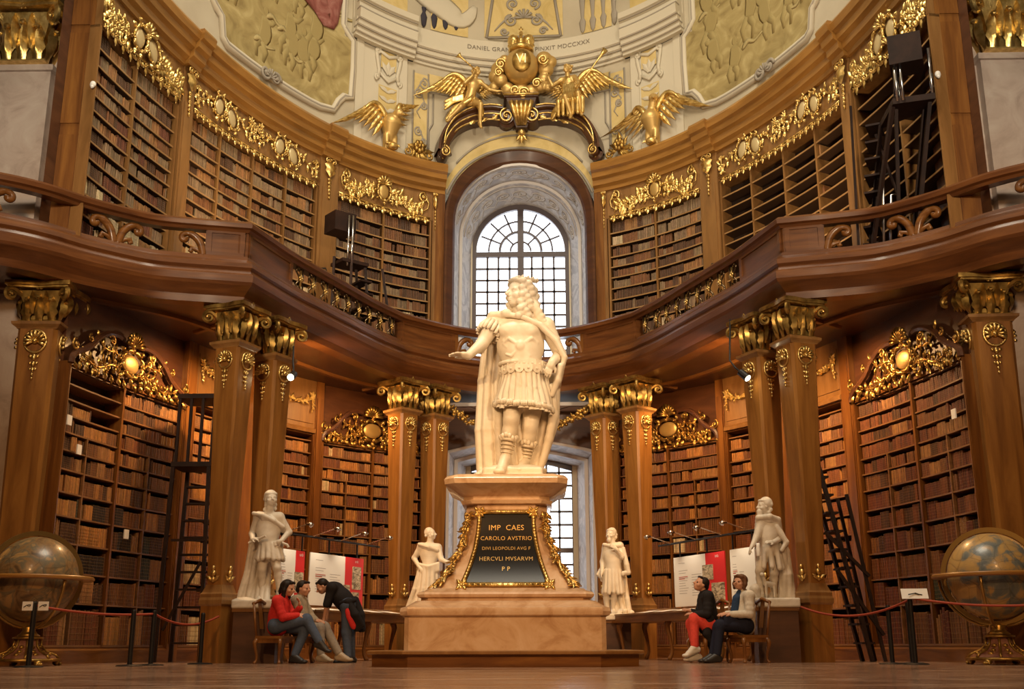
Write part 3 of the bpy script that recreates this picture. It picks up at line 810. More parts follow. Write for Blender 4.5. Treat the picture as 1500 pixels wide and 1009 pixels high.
def make_capital(w, z0, z1):
    mb = MB(); H = z1 - z0; h = w / 2
    q = PI / 4; r2 = math.sqrt(2)
    mb.lathe([(h * r2 * 0.98, z0), (h * r2 * 1.0, z0 + 0.02), (h * r2 * 0.80, z0 + 0.05), (h * r2 * 0.86, z0 + H * 0.5), (h * r2 * 1.12, z0 + H * 0.8)], 4, rot0=q)
    # concave abacus
    ab = []
    for k in range(4):
        a0 = q + k * PI / 2
        for j in range(6):
            t = j / 6; aa = a0 + t * PI / 2
            e = 1.62 * h * r2 * (1 - 0.36 * math.sin(PI * t))
            if j == 0: 
                ab.append((e * math.cos(aa) - 0.05 * math.sin(-aa) * 0, e * math.sin(aa)))
            else: ab.append((e * math.cos(aa), e * math.sin(aa)))
    mb.prism(ab, z1 - H * 0.11, z1); mb.prism([(x * 0.93, y * 0.93) for x, y in ab], z1 - H * 0.16, z1 - H * 0.11)
    for k in range(4):
        rot = k * PI / 2
        c, s = math.cos(rot), math.sin(rot)
        def fm(x, y, z, c=c, s=s): 
            hh = h * 0.84 + y; return (x * c + hh * s, x * s - hh * c, z)
        old = mb.mp; mb.mp = fm
        for x in (-0.62, 0.0, 0.62):                       # tall lower leaves
            mb.leaf((x * h, z0 + 0.03), PI / 2, H * (0.60 if x else 0.68), h * 0.58, 0.015, h * 0.36, 0.0, 6)
            mb.ball((x * h, h * 0.34, z0 + H * (0.55 if x else 0.62)), (h * 0.15, h * 0.13, h * 0.11), 6, 4)
        for x in (-0.34, 0.34):
            mb.leaf((x * h, z0 + H * 0.2), PI / 2, H * 0.58, h * 0.36, 0.06, h * 0.4, 0.0, 5)
        mb.flower((0, z1 - H * 0.1), h * 0.24, h * 0.42, 5)
        mb.leaf((0, z1 - H * 0.02), PI / 2, H * 0.14, h * 0.3, h * 0.36, 0.02, 0, 3)
        mb.mp = old
        # corner volute seen from both faces
        a = q + rot; d = Vector((math.cos(a), math.sin(a), 0)); u = Vector((-math.sin(a), math.cos(a), 0))
        cc = d * (h * r2 * 1.34); R0 = H * 0.17
        pts, rr = [], []
        for i in range(22):
            t = i / 21; an = PI * 0.75 - 2 * PI * 1.35 * (1 - t); qq = R0 * (0.2 + 0.8 * t)
            p = cc + d * (qq * math.cos(an)) ; pts.append((p.x, p.y, z1 - H * 0.33 + qq * math.sin(an))); rr.append(h * (0.1 + 0.05 * t))
        st = d * (h * r2 * 0.8); pts.append((st.x, st.y, z1 - H * 0.35)); rr.append(h * 0.09)
        mb.tube(pts, rr, 6)
        for sd in (-1, 1):
            p = cc + u * sd * h * 0.14; mb.ball((p.x, p.y, z1 - H * 0.33), (h * 0.1, h * 0.1, h * 0.1), 6, 4)
    return mb
def make_column(name, label, wt, wb, wp, loc, rot, z0=0.0):
    t = thing(name, label, 'column', loc, rot, 'gilt-capped walnut columns')
    mb = MB(); h = wp / 2
    q = PI / 4; r2 = math.sqrt(2)
    mb.lathe([(h * r2 * 0.97, 0), (h * r2 * 1.02, 0.84), ], 4, rot0=q)
    mb.build('plinth', M['wood_col'], t, local=True)
    mb = MB(); mb.lathe([(h * r2 * 1.05, 0.84), (h * r2 * 1.15, 0.87), (h * r2 * 1.15, 0.93), (h * r2 * 1.08, 0.97), (h * r2 * 1.1, 1.02), (h * r2 * 0.98, 1.05), (wb / 2 * r2 * 1.06, 1.13), (wb / 2 * r2, 1.16)], 4, rot0=q)
    mb.build('base_moulding', M['wood_lt'], t, local=True)
    # shaft: square, tapering down, with chamfer fillets
    mb = MB(); vs, fs = [], []
    rows = 10
    for j in range(rows + 1):
        z = 1.15 + (4.93 - 1.15) * j / rows; hh = (wb + (wt - wb) * (j / rows) ** 0.85) / 2
        f = 0.82
        for a, b in ((-1, -1), (1, -1), (1, 1), (-1, 1)):
            ring = [(a * hh, b * hh * f), (a * hh * f, b * hh)] if a * b < 0 else [(a * hh * f, b * hh), (a * hh, b * hh * f)]
            if (a, b) == (-1, -1): ring = [(-hh, -hh * f), (-hh * f, -hh)]
            if (a, b) == (1, -1): ring = [(hh * f, -hh), (hh, -hh * f)]
            if (a, b) == (1, 1): ring = [(hh, hh * f), (hh * f, hh)]
            if (a, b) == (-1, 1): ring = [(-hh * f, hh), (-hh, hh * f)]
            for x, y in ring: vs.append((x, y, z))
    for j in range(rows):
        for k in range(8): a = j * 8 + k; b = j * 8 + (k + 1) % 8; fs.append((a, b, b + 8, a + 8))
    mb.add(vs, fs)
    mb.build('shaft', M['wood_col'], t, local=True)
    mb = MB(); h = wt / 2
    mb.lathe([(h * r2 * 1.0, 4.90), (h * r2 * 1.05, 4.92), (h * r2 * 1.22, 4.96), (h * r2 * 1.24, 5.0), (h * r2 * 1.05, 5.02)], 4, rot0=q)
    mb.build('necking', M['wood_lt'], t, local=True)
    mb = make_capital(wt, 5.01, 5.62)
    mb.build('capital', M['gold_dk'], t, auto=50, local=True)
    for r in (0.0, PI / 2, -PI / 2):
        mb = MB(face_map(r, wb / 2, wt / 2, 1.15, 4.93)); medallion(mb, wt * 0.26, 4.70)
        mb.build('gilt_medallion', M['gold'], t, smooth=True, local=True)
        mb = MB(face_map(r, wb / 2, wt / 2, 1.15, 4.93))
        mb.ball((0, 0.03, 1.24), (0.035, 0.03, 0.05), 6, 5); mb.ball((0, 0.03, 1.33), (0.05, 0.035, 0.05), 6, 5); mb.ball((0, 0.03, 1.41), (0.03, 0.03, 0.04), 6, 5)
        for sx in (-1, 1): mb.leaf((sx * 0.02, 1.22), PI / 2 - sx * 0.9, 0.12, 0.05, 0.02, 0.03, 0)
        mb.build('gilt_foot_ornament', M['gold'], t, smooth=True, local=True)
    return t
c0 = make_column('column', 'left front walnut column with gilt capital, beside the marble statue with baton', 0.48, 0.29, 0.37, (-4.55, 17.42, 0), R_(-21))
dup(c0, (-4.13, 18.3, 0), R_(-26), 'walnut column tucked close behind the left front column under the spotlight')
dup(c0, (-2.43, 22.78, 0), R_(-42), 'rear left walnut column nearer the exhibition boards, beside the window')
dup(c0, (-1.82, 23.42, 0), R_(-40), 'rear left walnut column touching the window edge')
dup(c0, (4.55, 17.42, 0), R_(21), 'right front walnut column with gilt capital, beside the marble statue and rope')
dup(c0, (4.16, 18.3, 0), R_(26), 'walnut column tucked close behind the right front column beside the spotlight')
dup(c0, (2.45, 22.75, 0), R_(42), 'rear right walnut column nearer the exhibition boards, beside the window')
dup(c0, (1.82, 23.42, 0), R_(40), 'rear right walnut column touching the window edge')
c1 = make_column('column', 'broad walnut corner column with gilt capital behind the left globe', 0.60, 0.50, 0.60, (-7.22, 16.33, 0), R_(3))
dup(c1, (7.18, 16.33, 0), R_(-3), 'broad walnut corner column with gilt capital behind the right globe')
# gilded capitals on the marble piers above
for sg, side in ((-1, 'left'), (1, 'right')):
    t = thing('pilaster_capital', 'large gilded leaf capital on the %s marble pier at the top edge' % side, 'capital', (sg * 7.93, 16.32, 9.38), group='gilded capitals on the marble piers')
    mb = make_capital(0.80, 0, 1.05); mb.build('capital_leaves', M['gold'], t, auto=50, local=True)
# ------------------------------------------------------------------ bookcases
LOWZ = [0.27, 0.89, 1.33, 1.76, 2.15, 2.50, 2.84, 3.13, 3.40, 3.66, 3.90, 4.14, 4.40]
UPZ = [5.98, 6.38, 6.76, 7.10, 7.42, 7.72, 8.00, 8.27, 8.54, 8.80, 9.05, 9.33, 9.64]
CELLS = []          # compartments for the books: (case key, x0, x1, z0, z1, n of shelf front, row, column)

def bookcase(key, label, a0, a1, zs, ztop, nf, uprights=(), minors=(), minor_top=0, wood='wood_v', skin='shelf', plinth=True, group=None, fs=0.05, depth=0.36):
    s0, s1 = sorted((s_of(a0), s_of(a1)))
    nb = nf - depth
    t = thing('bookcase', label, 'bookcase', tuple(W((s0 + s1) / 2, nf, zs[0] - (0.27 if plinth else 0))), group=group)
    k = max(2, int((s1 - s0) / 0.25))
    mb = MB(W); mb.box(s0, s1, nb - 0.03, nb, zs[0] - 0.02, ztop, k); mb.build('back_panel', M['back'], t)
    for x0, x1 in ((s0, s0 + fs), (s1 - fs, s1)):
        mb = MB(W); mb.box(x0, x1, nb, nf + 0.03, zs[0] - 0.04, ztop); mb.box(x0 + 0.012, x1 - 0.012, nf + 0.02, nf + 0.045, zs[0], ztop - 0.02)
        mb.build('side_post', M[wood], t)
    us = sorted(s_of(u) for u in uprights); ms = sorted(s_of(u) for u in minors)
    for u in us:
        mb = MB(W); mb.box(u - 0.025, u + 0.025, nb, nf + 0.012, zs[0], ztop - 0.03); mb.build('divider', M[wood], t)
    edges = [s0 + fs] + us + [s1 - fs]
    for u in ms:
        for r in range(minor_top):
            mb = MB(W); mb.box(u - 0.014, u + 0.014, nb, nf - 0.01, zs[r], zs[r + 1]); mb.build('short_divider', M[skin], t)
    for r, z in enumerate(zs):
        if r == 0: continue
        mb = MB(W); mb.box(s0 + fs * 0.5, s1 - fs * 0.5, nb, nf - 0.015, z - 0.026, z - 0.001, k); sh = mb.build('shelf', M['shelf_shade'] if key[0] == 'U' else M[skin], t)
        if key[0] == 'U': mb = MB(W); mb.box(s0 + fs * 0.5, s1 - fs * 0.5, nf - 0.015, nf, z - 0.03, z, k); mb.build('shelf_edge', M['shelf_lit'], sh)
    mb = MB(W); mb.box(s0 + 0.01, s1 - 0.01, nb, nf, zs[0] - 0.03, zs[0], k); mb.build('shelf', M[skin], t)
    mb = MB(W); mb.box(s0, s1, nb, nf + 0.02, ztop - 0.05, ztop, k); mb.build('head_rail', M[wood], t)
    if plinth:
        mb = MB(W); mb.mould(s0, s1, [(nb, 0), (nf + 0.05, 0), (nf + 0.05, zs[0] - 0.08), (nf + 0.02, zs[0] - 0.05), (nf + 0.03, zs[0] - 0.03), (nb, zs[0] - 0.03)])
        mb.build('plinth', M['wood_h'], t)
    for r in range(len(zs)):
        z1 = (zs[r + 1] - 0.03) if r + 1 < len(zs) else ztop - 0.05
        if z1 - zs[r] < 0.15: continue
        for c in range(len(edges) - 1):
            cuts = [edges[c]] + [u for u in ms if r < minor_top and edges[c] < u < edges[c + 1]] + [edges[c + 1]]
            for j in range(len(cuts) - 1):
                CELLS.append((key, cuts[j] + 0.038, cuts[j + 1] - 0.038, zs[r] + 0.002, z1, nf - 0.03, r, (c, j, len(cuts) - 1)))
    return t, s0, s1

def cart(gm, sm, c, z, r, tilt=0.0, n=0.05):
    """rococo cartouche: pale oval field ringed by broken C-scrolls and leaves"""
    q_ = MB(sm.mp); q_.ball((c, n - 0.01, z), (r * 0.62, 0.05, r * 0.86), 14, 8, (0, tilt, 0)); sm.kids.append(q_)
    ca, sa = math.cos(tilt), math.sin(tilt)
    def T(x, y): return (c + x * ca + y * sa, z - x * sa + y * ca)
    for k in range(8):
        a0 = 2 * PI * k / 8; pts = []
        for j in range(6):
            a = a0 + 0.95 * j / 5 * PI / 4
            q = 1.0 + 0.18 * math.sin(PI * j / 5)
            x, y = T(0.72 * r * q * math.cos(a), 0.98 * r * q * math.sin(a)); pts.append((x, n + 0.03, y))
        gm.tube(pts, [r * 0.10, r * 0.14, r * 0.15, r * 0.13, r * 0.10, r * 0.06], 6)
        x, y = T(0.86 * r * math.cos(a0), 1.15 * r * math.sin(a0))
        gm.leaf((x, y), a0 - tilt + rnd.uniform(-0.5, 0.5), r * 0.5, r * 0.34, n, 0.06, 0.5)
        gm.ball((x, n + 0.04, y), r * 0.11, 6, 4)

def lace(gm, s0, s1, z, h=0.16, step=0.17):
    """hanging border of little leaves and roses"""
    n = max(2, int((s1 - s0) / step)); d = (s1 - s0) / n
    gm.mould(s0, s1, [(0.0, z + h * 0.32), (0.035, z + h * 0.34), (0.035, z + h * 0.5), (0.0, z + h * 0.55)])
    for i in range(n):
        c = s0 + d * (i + 0.5)
        gm.flower((c, z + h * 0.2), d * 0.22, 0.04, 5)
        gm.leaf((c, z + h * 0.2), -PI / 2, h * 0.75, d * 0.34, 0.02, 0.03, 0)
        for sx in (-1, 1):
            gm.leaf((c + sx * d * 0.1, z + h * 0.22), -PI / 2 + sx * 0.75, h * 0.62, d * 0.26, 0.02, 0.03, sx * 0.5)
            gm.tube([(c + sx * d * 0.15, 0.03, z + h * 0.25), (c + sx * d * 0.34, 0.035, z - h * 0.02), (c + sx * d * 0.5, 0.03, z + h * 0.22)], 0.012, 5)

def spray(gm, c, z, L, ang, n=6, w=0.12, seed=1):
    """trailing leafy branch with blossoms"""
    q = random.Random(seed); pts = []
    for i in range(n + 1):
        t = i / n; pts.append((c + L * t * math.cos(ang) , 0.04, z + L * t * math.sin(ang) + 0.06 * math.sin(t * 7)))
    gm.tube(pts, [0.022] * n + [0.01], 5)
    for i, p in enumerate(pts):
        for sd in (-1, 1):
            gm.leaf((p[0], p[2]), ang + sd * q.uniform(0.5, 1.2), w * q.uniform(0.8, 1.3), w * 0.5, 0.02, 0.05, sd * 0.6)
        if i % 2: gm.flower((p[0], p[2]), w * 0.32, 0.05, 5)

def crest_low(t, s0, s1, nf, seed):
    q = random.Random(seed); c = (s0 + s1) / 2; hw = (s1 - s0) / 2
    mp = lambda x, y, z: W(x, nf + 0.02 + y, z)
    fr = MB(mp); side = [(-1.0, 4.42), (-0.99, 4.52), (-0.93, 4.62), (-0.82, 4.70), (-0.70, 4.82), (-0.60, 4.98), (-0.46, 5.12), (-0.30, 5.18), (-0.2, 5.17)]
    for sx in (-1, 1):
        pts = catmull([(c + sx * -x * hw, 0.03, z) for x, z in side], 4)
        fr.tube(pts, 0.055, 7, flat=1.0)
    pl = [(c - hw, 4.36)] + [(c + x * hw, z) for x, z in side] + [(c + 0.1 * hw, 5.2)] + [(c - x * hw, z) for x, z in reversed(side)] + [(c + hw, 4.36)]
    n = 24; xs = [c - hw + 2 * hw * i / n for i in range(n + 1)]
    zt = [float(np.interp(abs(x - c) / hw, [0, 0.2, 0.3, 0.46, 0.6, 0.7, 0.82, 0.93, 1.0], [5.18, 5.17, 5.18, 5.12, 4.98, 4.82, 4.70, 4.62, 4.45])) for x in xs]
    vs = []
    for x, z in zip(xs, zt): vs += [(x, -0.06, 4.36), (x, -0.06, z)]
    fr.add(vs, [(2 * i, 2 * i + 2, 2 * i + 3, 2 * i + 1) for i in range(n)])
    fr.build('crest_board', M['wood_dk'], t, smooth=False)
    g, sh = MB(mp), MB(mp); sh.kids = []
    cart(g, sh, c, 4.80, 0.27, PI / 2, 0.04)
    g.shell((c, 5.10), 0.24, 0.1, PI - 0.1, 0.06, 9)
    for sx in (-1, 1):
        g.scroll((c + sx * hw * 0.97, 4.72), 0.10, 1.3, PI / 2, 0.024, -sx, 0.05)
        g.scroll((c + sx * hw * 0.72, 4.93), 0.07, 1.2, PI / 2, 0.02, -sx, 0.05)
        g.scroll((c + sx * hw * 0.36, 5.05), 0.09, 1.3, PI / 2 + 1.2, 0.026, sx, 0.05)
        spray(g, c + sx * 0.28, 4.62, hw * 0.62, PI / 2 - sx * (PI / 2 + 0.06), 7, 0.15, seed + sx)
        spray(g, c + sx * 0.30, 4.80, hw * 0.42, PI / 2 - sx * (PI / 2 - 0.25), 4, 0.13, seed + 5 * sx)
        g.tube([(c + sx * hw * .30, .04, 4.7), (c + sx * hw * .34, .05, 4.9), (c + sx * hw * .33, .04, 5.08)], 0.02, 5)
        for k in range(9):
            x = c + sx * hw * (0.08 + 0.88 * k / 8)
            g.leaf((x, 4.50 + q.uniform(-0.02, 0.04)), -PI / 2 + q.uniform(-0.9, 0.9), 0.15, 0.09, 0.02, 0.05, 0.5)
            g.leaf((x, 4.54), PI / 2 + q.uniform(-1.0, 1.0), 0.13, 0.07, 0.02, 0.05, 0.5)
            if k % 2: g.flower((x, 4.53), 0.05, 0.05, 5)
    g.build('gilt_crest', M['gold_mid'], t, smooth=True)
    [k_.build('crest_shield', M['gold_matt'], t, smooth=True) for k_ in sh.kids]

def garland(gm, a, b, sag, w=0.10, seed=3, ends=0.3):
    q = random.Random(seed); n = 14; pts = []
    for i in range(n + 1):
        t = i / n; pts.append((a[0] + (b[0] - a[0]) * t, 0.04, a[1] + (b[1] - a[1]) * t - sag * 4 * t * (1 - t)))
    gm.tube(pts, w * 0.3, 6)
    for i, p in enumerate(pts):
        for k in range(2): gm.leaf((p[0], p[2]), q.uniform(0, 2 * PI), w * q.uniform(0.8, 1.2), w * 0.5, 0.03, 0.05, 0.5)
        gm.flower((p[0] + q.uniform(-.02, .02), p[2]), w * 0.32, 0.06, 5)
    for e in (a, b):
        if ends:
            for k in range(5):
                gm.flower((e[0], e[1] - ends * k / 5), w * (0.36 - 0.04 * k), 0.05, 5); gm.leaf((e[0], e[1] - ends * k / 5), -PI / 2 + q.uniform(-1, 1), w, w * 0.4, 0.03, 0.04, 0.4)
            gm.flower((e[0], e[1] + w * 0.2), w * 0.5, 0.06, 6)
            for k in (-1, 0, 1): gm.leaf((e[0], e[1] + w * 0.2), PI / 2 + k * 0.8, w * 1.2, w * 0.5, 0.03, 0.05, 0.3)

G_LO, G_UP = 'bookcases under the gallery', 'bookcases on the gallery'
for sg, side, other in ((-1, 'left', ''), (1, 'right', '')):
    S = lambda a: -sg * a
    # lower wide case by the globe
    t, s0, s1 = bookcase('LG' + side, 'tall walnut bookcase behind the %s globe, %s' % (side, 'empty shelves at its upper corner' if sg < 0 else 'full of rust-brown books'),
                         S(-78.6), S(-60.8), LOWZ, 4.46, 0.15 - 0.3, [S(-70.0)], [S(-74.6), S(-65.3)], 8, group=G_LO)
    crest_low(t, s0, s1, -0.15, 40 + sg)
    for i, (a, b, nm) in enumerate(((-59.2, -52.6, 'in shadow behind the ladder'), (-45.6, -38.6, 'lit by the spotlight, gilt garland above'))):
        t, s0, s1 = bookcase('LN%d' % i + side, 'narrow walnut bookcase under the %s gallery, %s' % (side, nm), S(a), S(b), LOWZ, 4.56, -0.15, (), (), 0, group=G_LO)
        fr = MB(W); fr.box(s0, s1, -0.5, -0.12, 4.56, 5.66, 4); fr.mould(s0, s1, [(-0.15, 4.54), (-0.06, 4.54), (-0.05, 4.6), (-0.09, 4.64), (-0.15, 4.66)])
        fr.box(s0 + 0.05, s1 - 0.05, -0.2, -0.10, 4.74, 5.5, 4); fr.build('frieze_panel', M['wood_lt'], t)
        g = MB(lambda x, y, z: W(x, -0.10 + y, z)); garland(g, (s0 + 0.12, 5.28), (s1 - 0.12, 5.28), 0.12, 0.11, 9 + i)
        g.build('gilt_garland', M['gold'], t, smooth=True)
    t, s0, s1 = bookcase('LW' + side, 'wide walnut bookcase with gilt crest behind the %s exhibition boards' % side, S(-37.2), S(-18.4), LOWZ, 4.46, -0.15, [S(-27.8)], [S(-32.4), S(-23.2)], 9, group=G_LO)
    crest_low(t, s0, s1, -0.15, 60 + sg)
    # piers between the lower cases
    for i, (a, b) in enumerate(((-60.8, -59.2), (-52.6, -45.6), (-38.6, -37.2), (-18.4, -16.2))):
        q0, q1 = sorted((s_of(S(a)), s_of(S(b))))
        mb = MB(W); mb.box(q0, q1, -0.55, -0.10 if i != 1 else -0.15, 0, 5.66, 3); mb.box(q0 + 0.03, q1 - 0.03, -0.2, -0.075, 0.3, 5.3, 2)
        struct(mb, 'trim_%d' % (30 + i + (0 if sg < 0 else 5)), M['wood_v'])
    # wood wall above the wide cases
    for i, (a, b) in enumerate(((-78.6, -60.8), (-37.2, -18.4))):
        q0, q1 = sorted((s_of(S(a)), s_of(S(b))))
        mb = MB(W); mb.box(q0, q1, -0.5, -0.24, 4.46, 5.66, 8)
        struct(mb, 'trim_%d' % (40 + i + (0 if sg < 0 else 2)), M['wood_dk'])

    # ---------------- upper cases
    wd, sk = ('wood_lt', 'shelf')
    full = sg < 0
    t, s0, s1 = bookcase('U1' + side, 'upper bookcase nearest the %s marble pier, %s' % (side, 'packed with red-brown and cream books' if full else 'nearly empty, behind the tall step ladder'),
                         S(-80.3), S(-66.3), UPZ, 10.0, -0.04, [S(-73.6)], (), 0, wd, sk, False, G_UP)
    c = (s0 + s1) / 2; mp = lambda x, y, z: W(x, 0.0 + y, z)
    g, sh = MB(mp), MB(mp); sh.kids = []
    lace(g, s0 + 0.05, s1 - 0.05, 9.98, 0.26, 0.24)
    cart(g, sh, c - 0.22, 10.36, 0.25, 0.5, 0.08); cart(g, sh, c + 0.22, 10.36, 0.25, -0.5, 0.08)
    g.shell((c, 10.56), 0.2, 0.1, PI - 0.1, 0.1)
    for sx in (-1, 1):
        spray(g, c + sx * 0.5, 10.34, (s1 - s0) / 2 - 0.62, PI / 2 - sx * (PI / 2 + 0.1), 8, 0.19, 5 + sx)
        spray(g, c + sx * 0.45, 10.2, (s1 - s0) / 2 - 0.5, PI / 2 - sx * (PI / 2 + 0.02), 8, 0.19, 15 + sx)
        g.scroll((s0 + 0.14 if sx < 0 else s1 - 0.14, 10.42), 0.12, 1.4, PI / 2, 0.028, sx, 0.05)
    g.build('gilt_crest', M['gold'], t, smooth=True); [k_.build('crest_shield', M['shield'], t, smooth=True) for k_ in sh.kids]

    t, s0, s1 = bookcase('U2' + side, 'widest upper bookcase on the %s, four bays %s' % (side, 'full of books' if full else 'of bare shelves'),
                         S(-64.2), S(-40.5), UPZ, 10.0, -0.04, [S(-58.6), S(-52.6), S(-46.4)], (), 0, wd, sk, False, G_UP)
    g, sh = MB(mp), MB(mp); sh.kids = []
    lace(g, s0 + 0.05, s1 - 0.05, 9.96, 0.17, 0.2)
    for fx in (0.25, 0.74):
        c = s0 + (s1 - s0) * fx
        cart(g, sh, c - 0.21, 10.42, 0.215, 0.35, 0.05); cart(g, sh, c + 0.21, 10.36, 0.215, -0.35, 0.05)
        for sx in (-1, 1): spray(g, c + sx * 0.42, 10.44, 0.55, PI / 2 - sx * (PI / 2 + 0.25), 4, 0.15, int(20 * fx) + sx)
    c = (s0 + s1) / 2; garland(g, (c - 0.16, 10.55), (c + 0.16, 10.55), 0.06, 0.11, 5, 0.4)
    for e in (s0 + 0.12, s1 - 0.12): spray(g, e, 10.55, 0.4, -PI / 2, 4, 0.13, 8)
    g.build('gilt_crest', M['gold'], t, smooth=True); [k_.build('crest_shield', M['shield'], t, smooth=True) for k_ in sh.kids]

    t, s0, s1 = bookcase('U3' + side, 'upper bookcase beside the bright window on the %s under a gilt acanthus crest' % side, S(-36.9), S(-18.0), UPZ, 10.0, -0.04, [S(-27.5)], (), 0, wd, sk, False, G_UP)
    c = (s0 + s1) / 2; g, sh = MB(mp), MB(mp); sh.kids = []
    lace(g, s0 + 0.05, s1 - 0.05, 9.96, 0.19, 0.21)
    cart(g, sh, c, 10.42, 0.22, 0, 0.06); g.shell((c, 10.58), 0.2, 0, PI, 0.08, 7)
    for sx in (-1, 1):
        spray(g, c + sx * 0.2, 10.44, 0.75, PI / 2 - sx * (PI / 2 + 0.22), 6, 0.21, 31 + sx)
        spray(g, c + sx * 0.22, 10.28, 0.8, PI / 2 - sx * (PI / 2 + 0.06), 7, 0.19, 41 + sx)
        e = s0 + 0.22 if sx < 0 else s1 - 0.22
        g.scroll((e, 10.52), 0.13, 1.4, PI / 2, 0.03, sx, 0.05, [(e + sx * 0.13, 10.4), (e + sx * 0.1, 10.25), (e - sx * 0.05, 10.16)])
    g.build('gilt_crest', M['gold'], t, smooth=True); [k_.build('crest_shield', M['gold_matt'], t, smooth=True) for k_ in sh.kids]

    # pilasters between the upper cases, with gilt heads
    for i, (a, b, nm) in enumerate(((-66.3, -64.2, 'between near and widest bookcases'), (-40.5, -36.9, 'between widest and window bookcases'), (-18.0, -16.9, 'beside the window surround'))):
        q0, q1 = sorted((s_of(S(a)), s_of(S(b)))); cc = (q0 + q1) / 2; hw = (q1 - q0) / 2
        t = thing('pilaster', 'slim gilt-headed pilaster on the %s, %s' % (side, nm), 'pilaster', tuple(W(cc, 0.05, 5.96)), group='gilt-headed pilasters of the upper cases')
        q0 += 0.012; q1 -= 0.012; mb = MB(W); mb.box(q0, q1, -0.4, 0.05, 5.95, 9.99 if i == 9 else 10.69); mb.box(q0 + hw * 0.3, q1 - hw * 0.3, 0.04, 0.07, 6.1, 10.0); mb.build('shaft', M['wood_lt'], t)
        g = MB(lambda x, y, z: W(x, 0.07 + y, z))
        w = min(hw, 0.17)
        g.leaf((cc, 10.66), -PI / 2, 0.42, w * 1.8, 0.02, 0.10, 0, 6); g.scroll((cc - w * 0.5, 10.62), w * 0.5, 1.2, 0, 0.022, 1, 0.06); g.scroll((cc + w * 0.5, 10.62), w * 0.5, 1.2, PI, 0.022, -1, 0.06)
        for k in range(6): g.ball((cc, 0.02, 10.2 - 0.085 * k), (w * (0.38 - 0.04 * k), 0.03, 0.045), 6, 4)
        g.build('gilt_head', M['gold'], t, smooth=True)
    # panelled end of the upper wall facing the nave
    x0, x1 = sorted((sg * 7.22, sg * 6.78))
    mb = MB(); mb.box(x0, x1, 15.92, 16.6, 5.95, 11.38)
    for z0, z1 in ((6.2, 8.05), (8.25, 9.85), (10.0, 11.0)): 
        m = 0.07; mb.box(x0 + m, x1 - m, 15.9, 15.93, z0, z1)
    struct(mb, 'trim_%d' % (50 + (0 if sg < 0 else 1)), M['wood_v'])
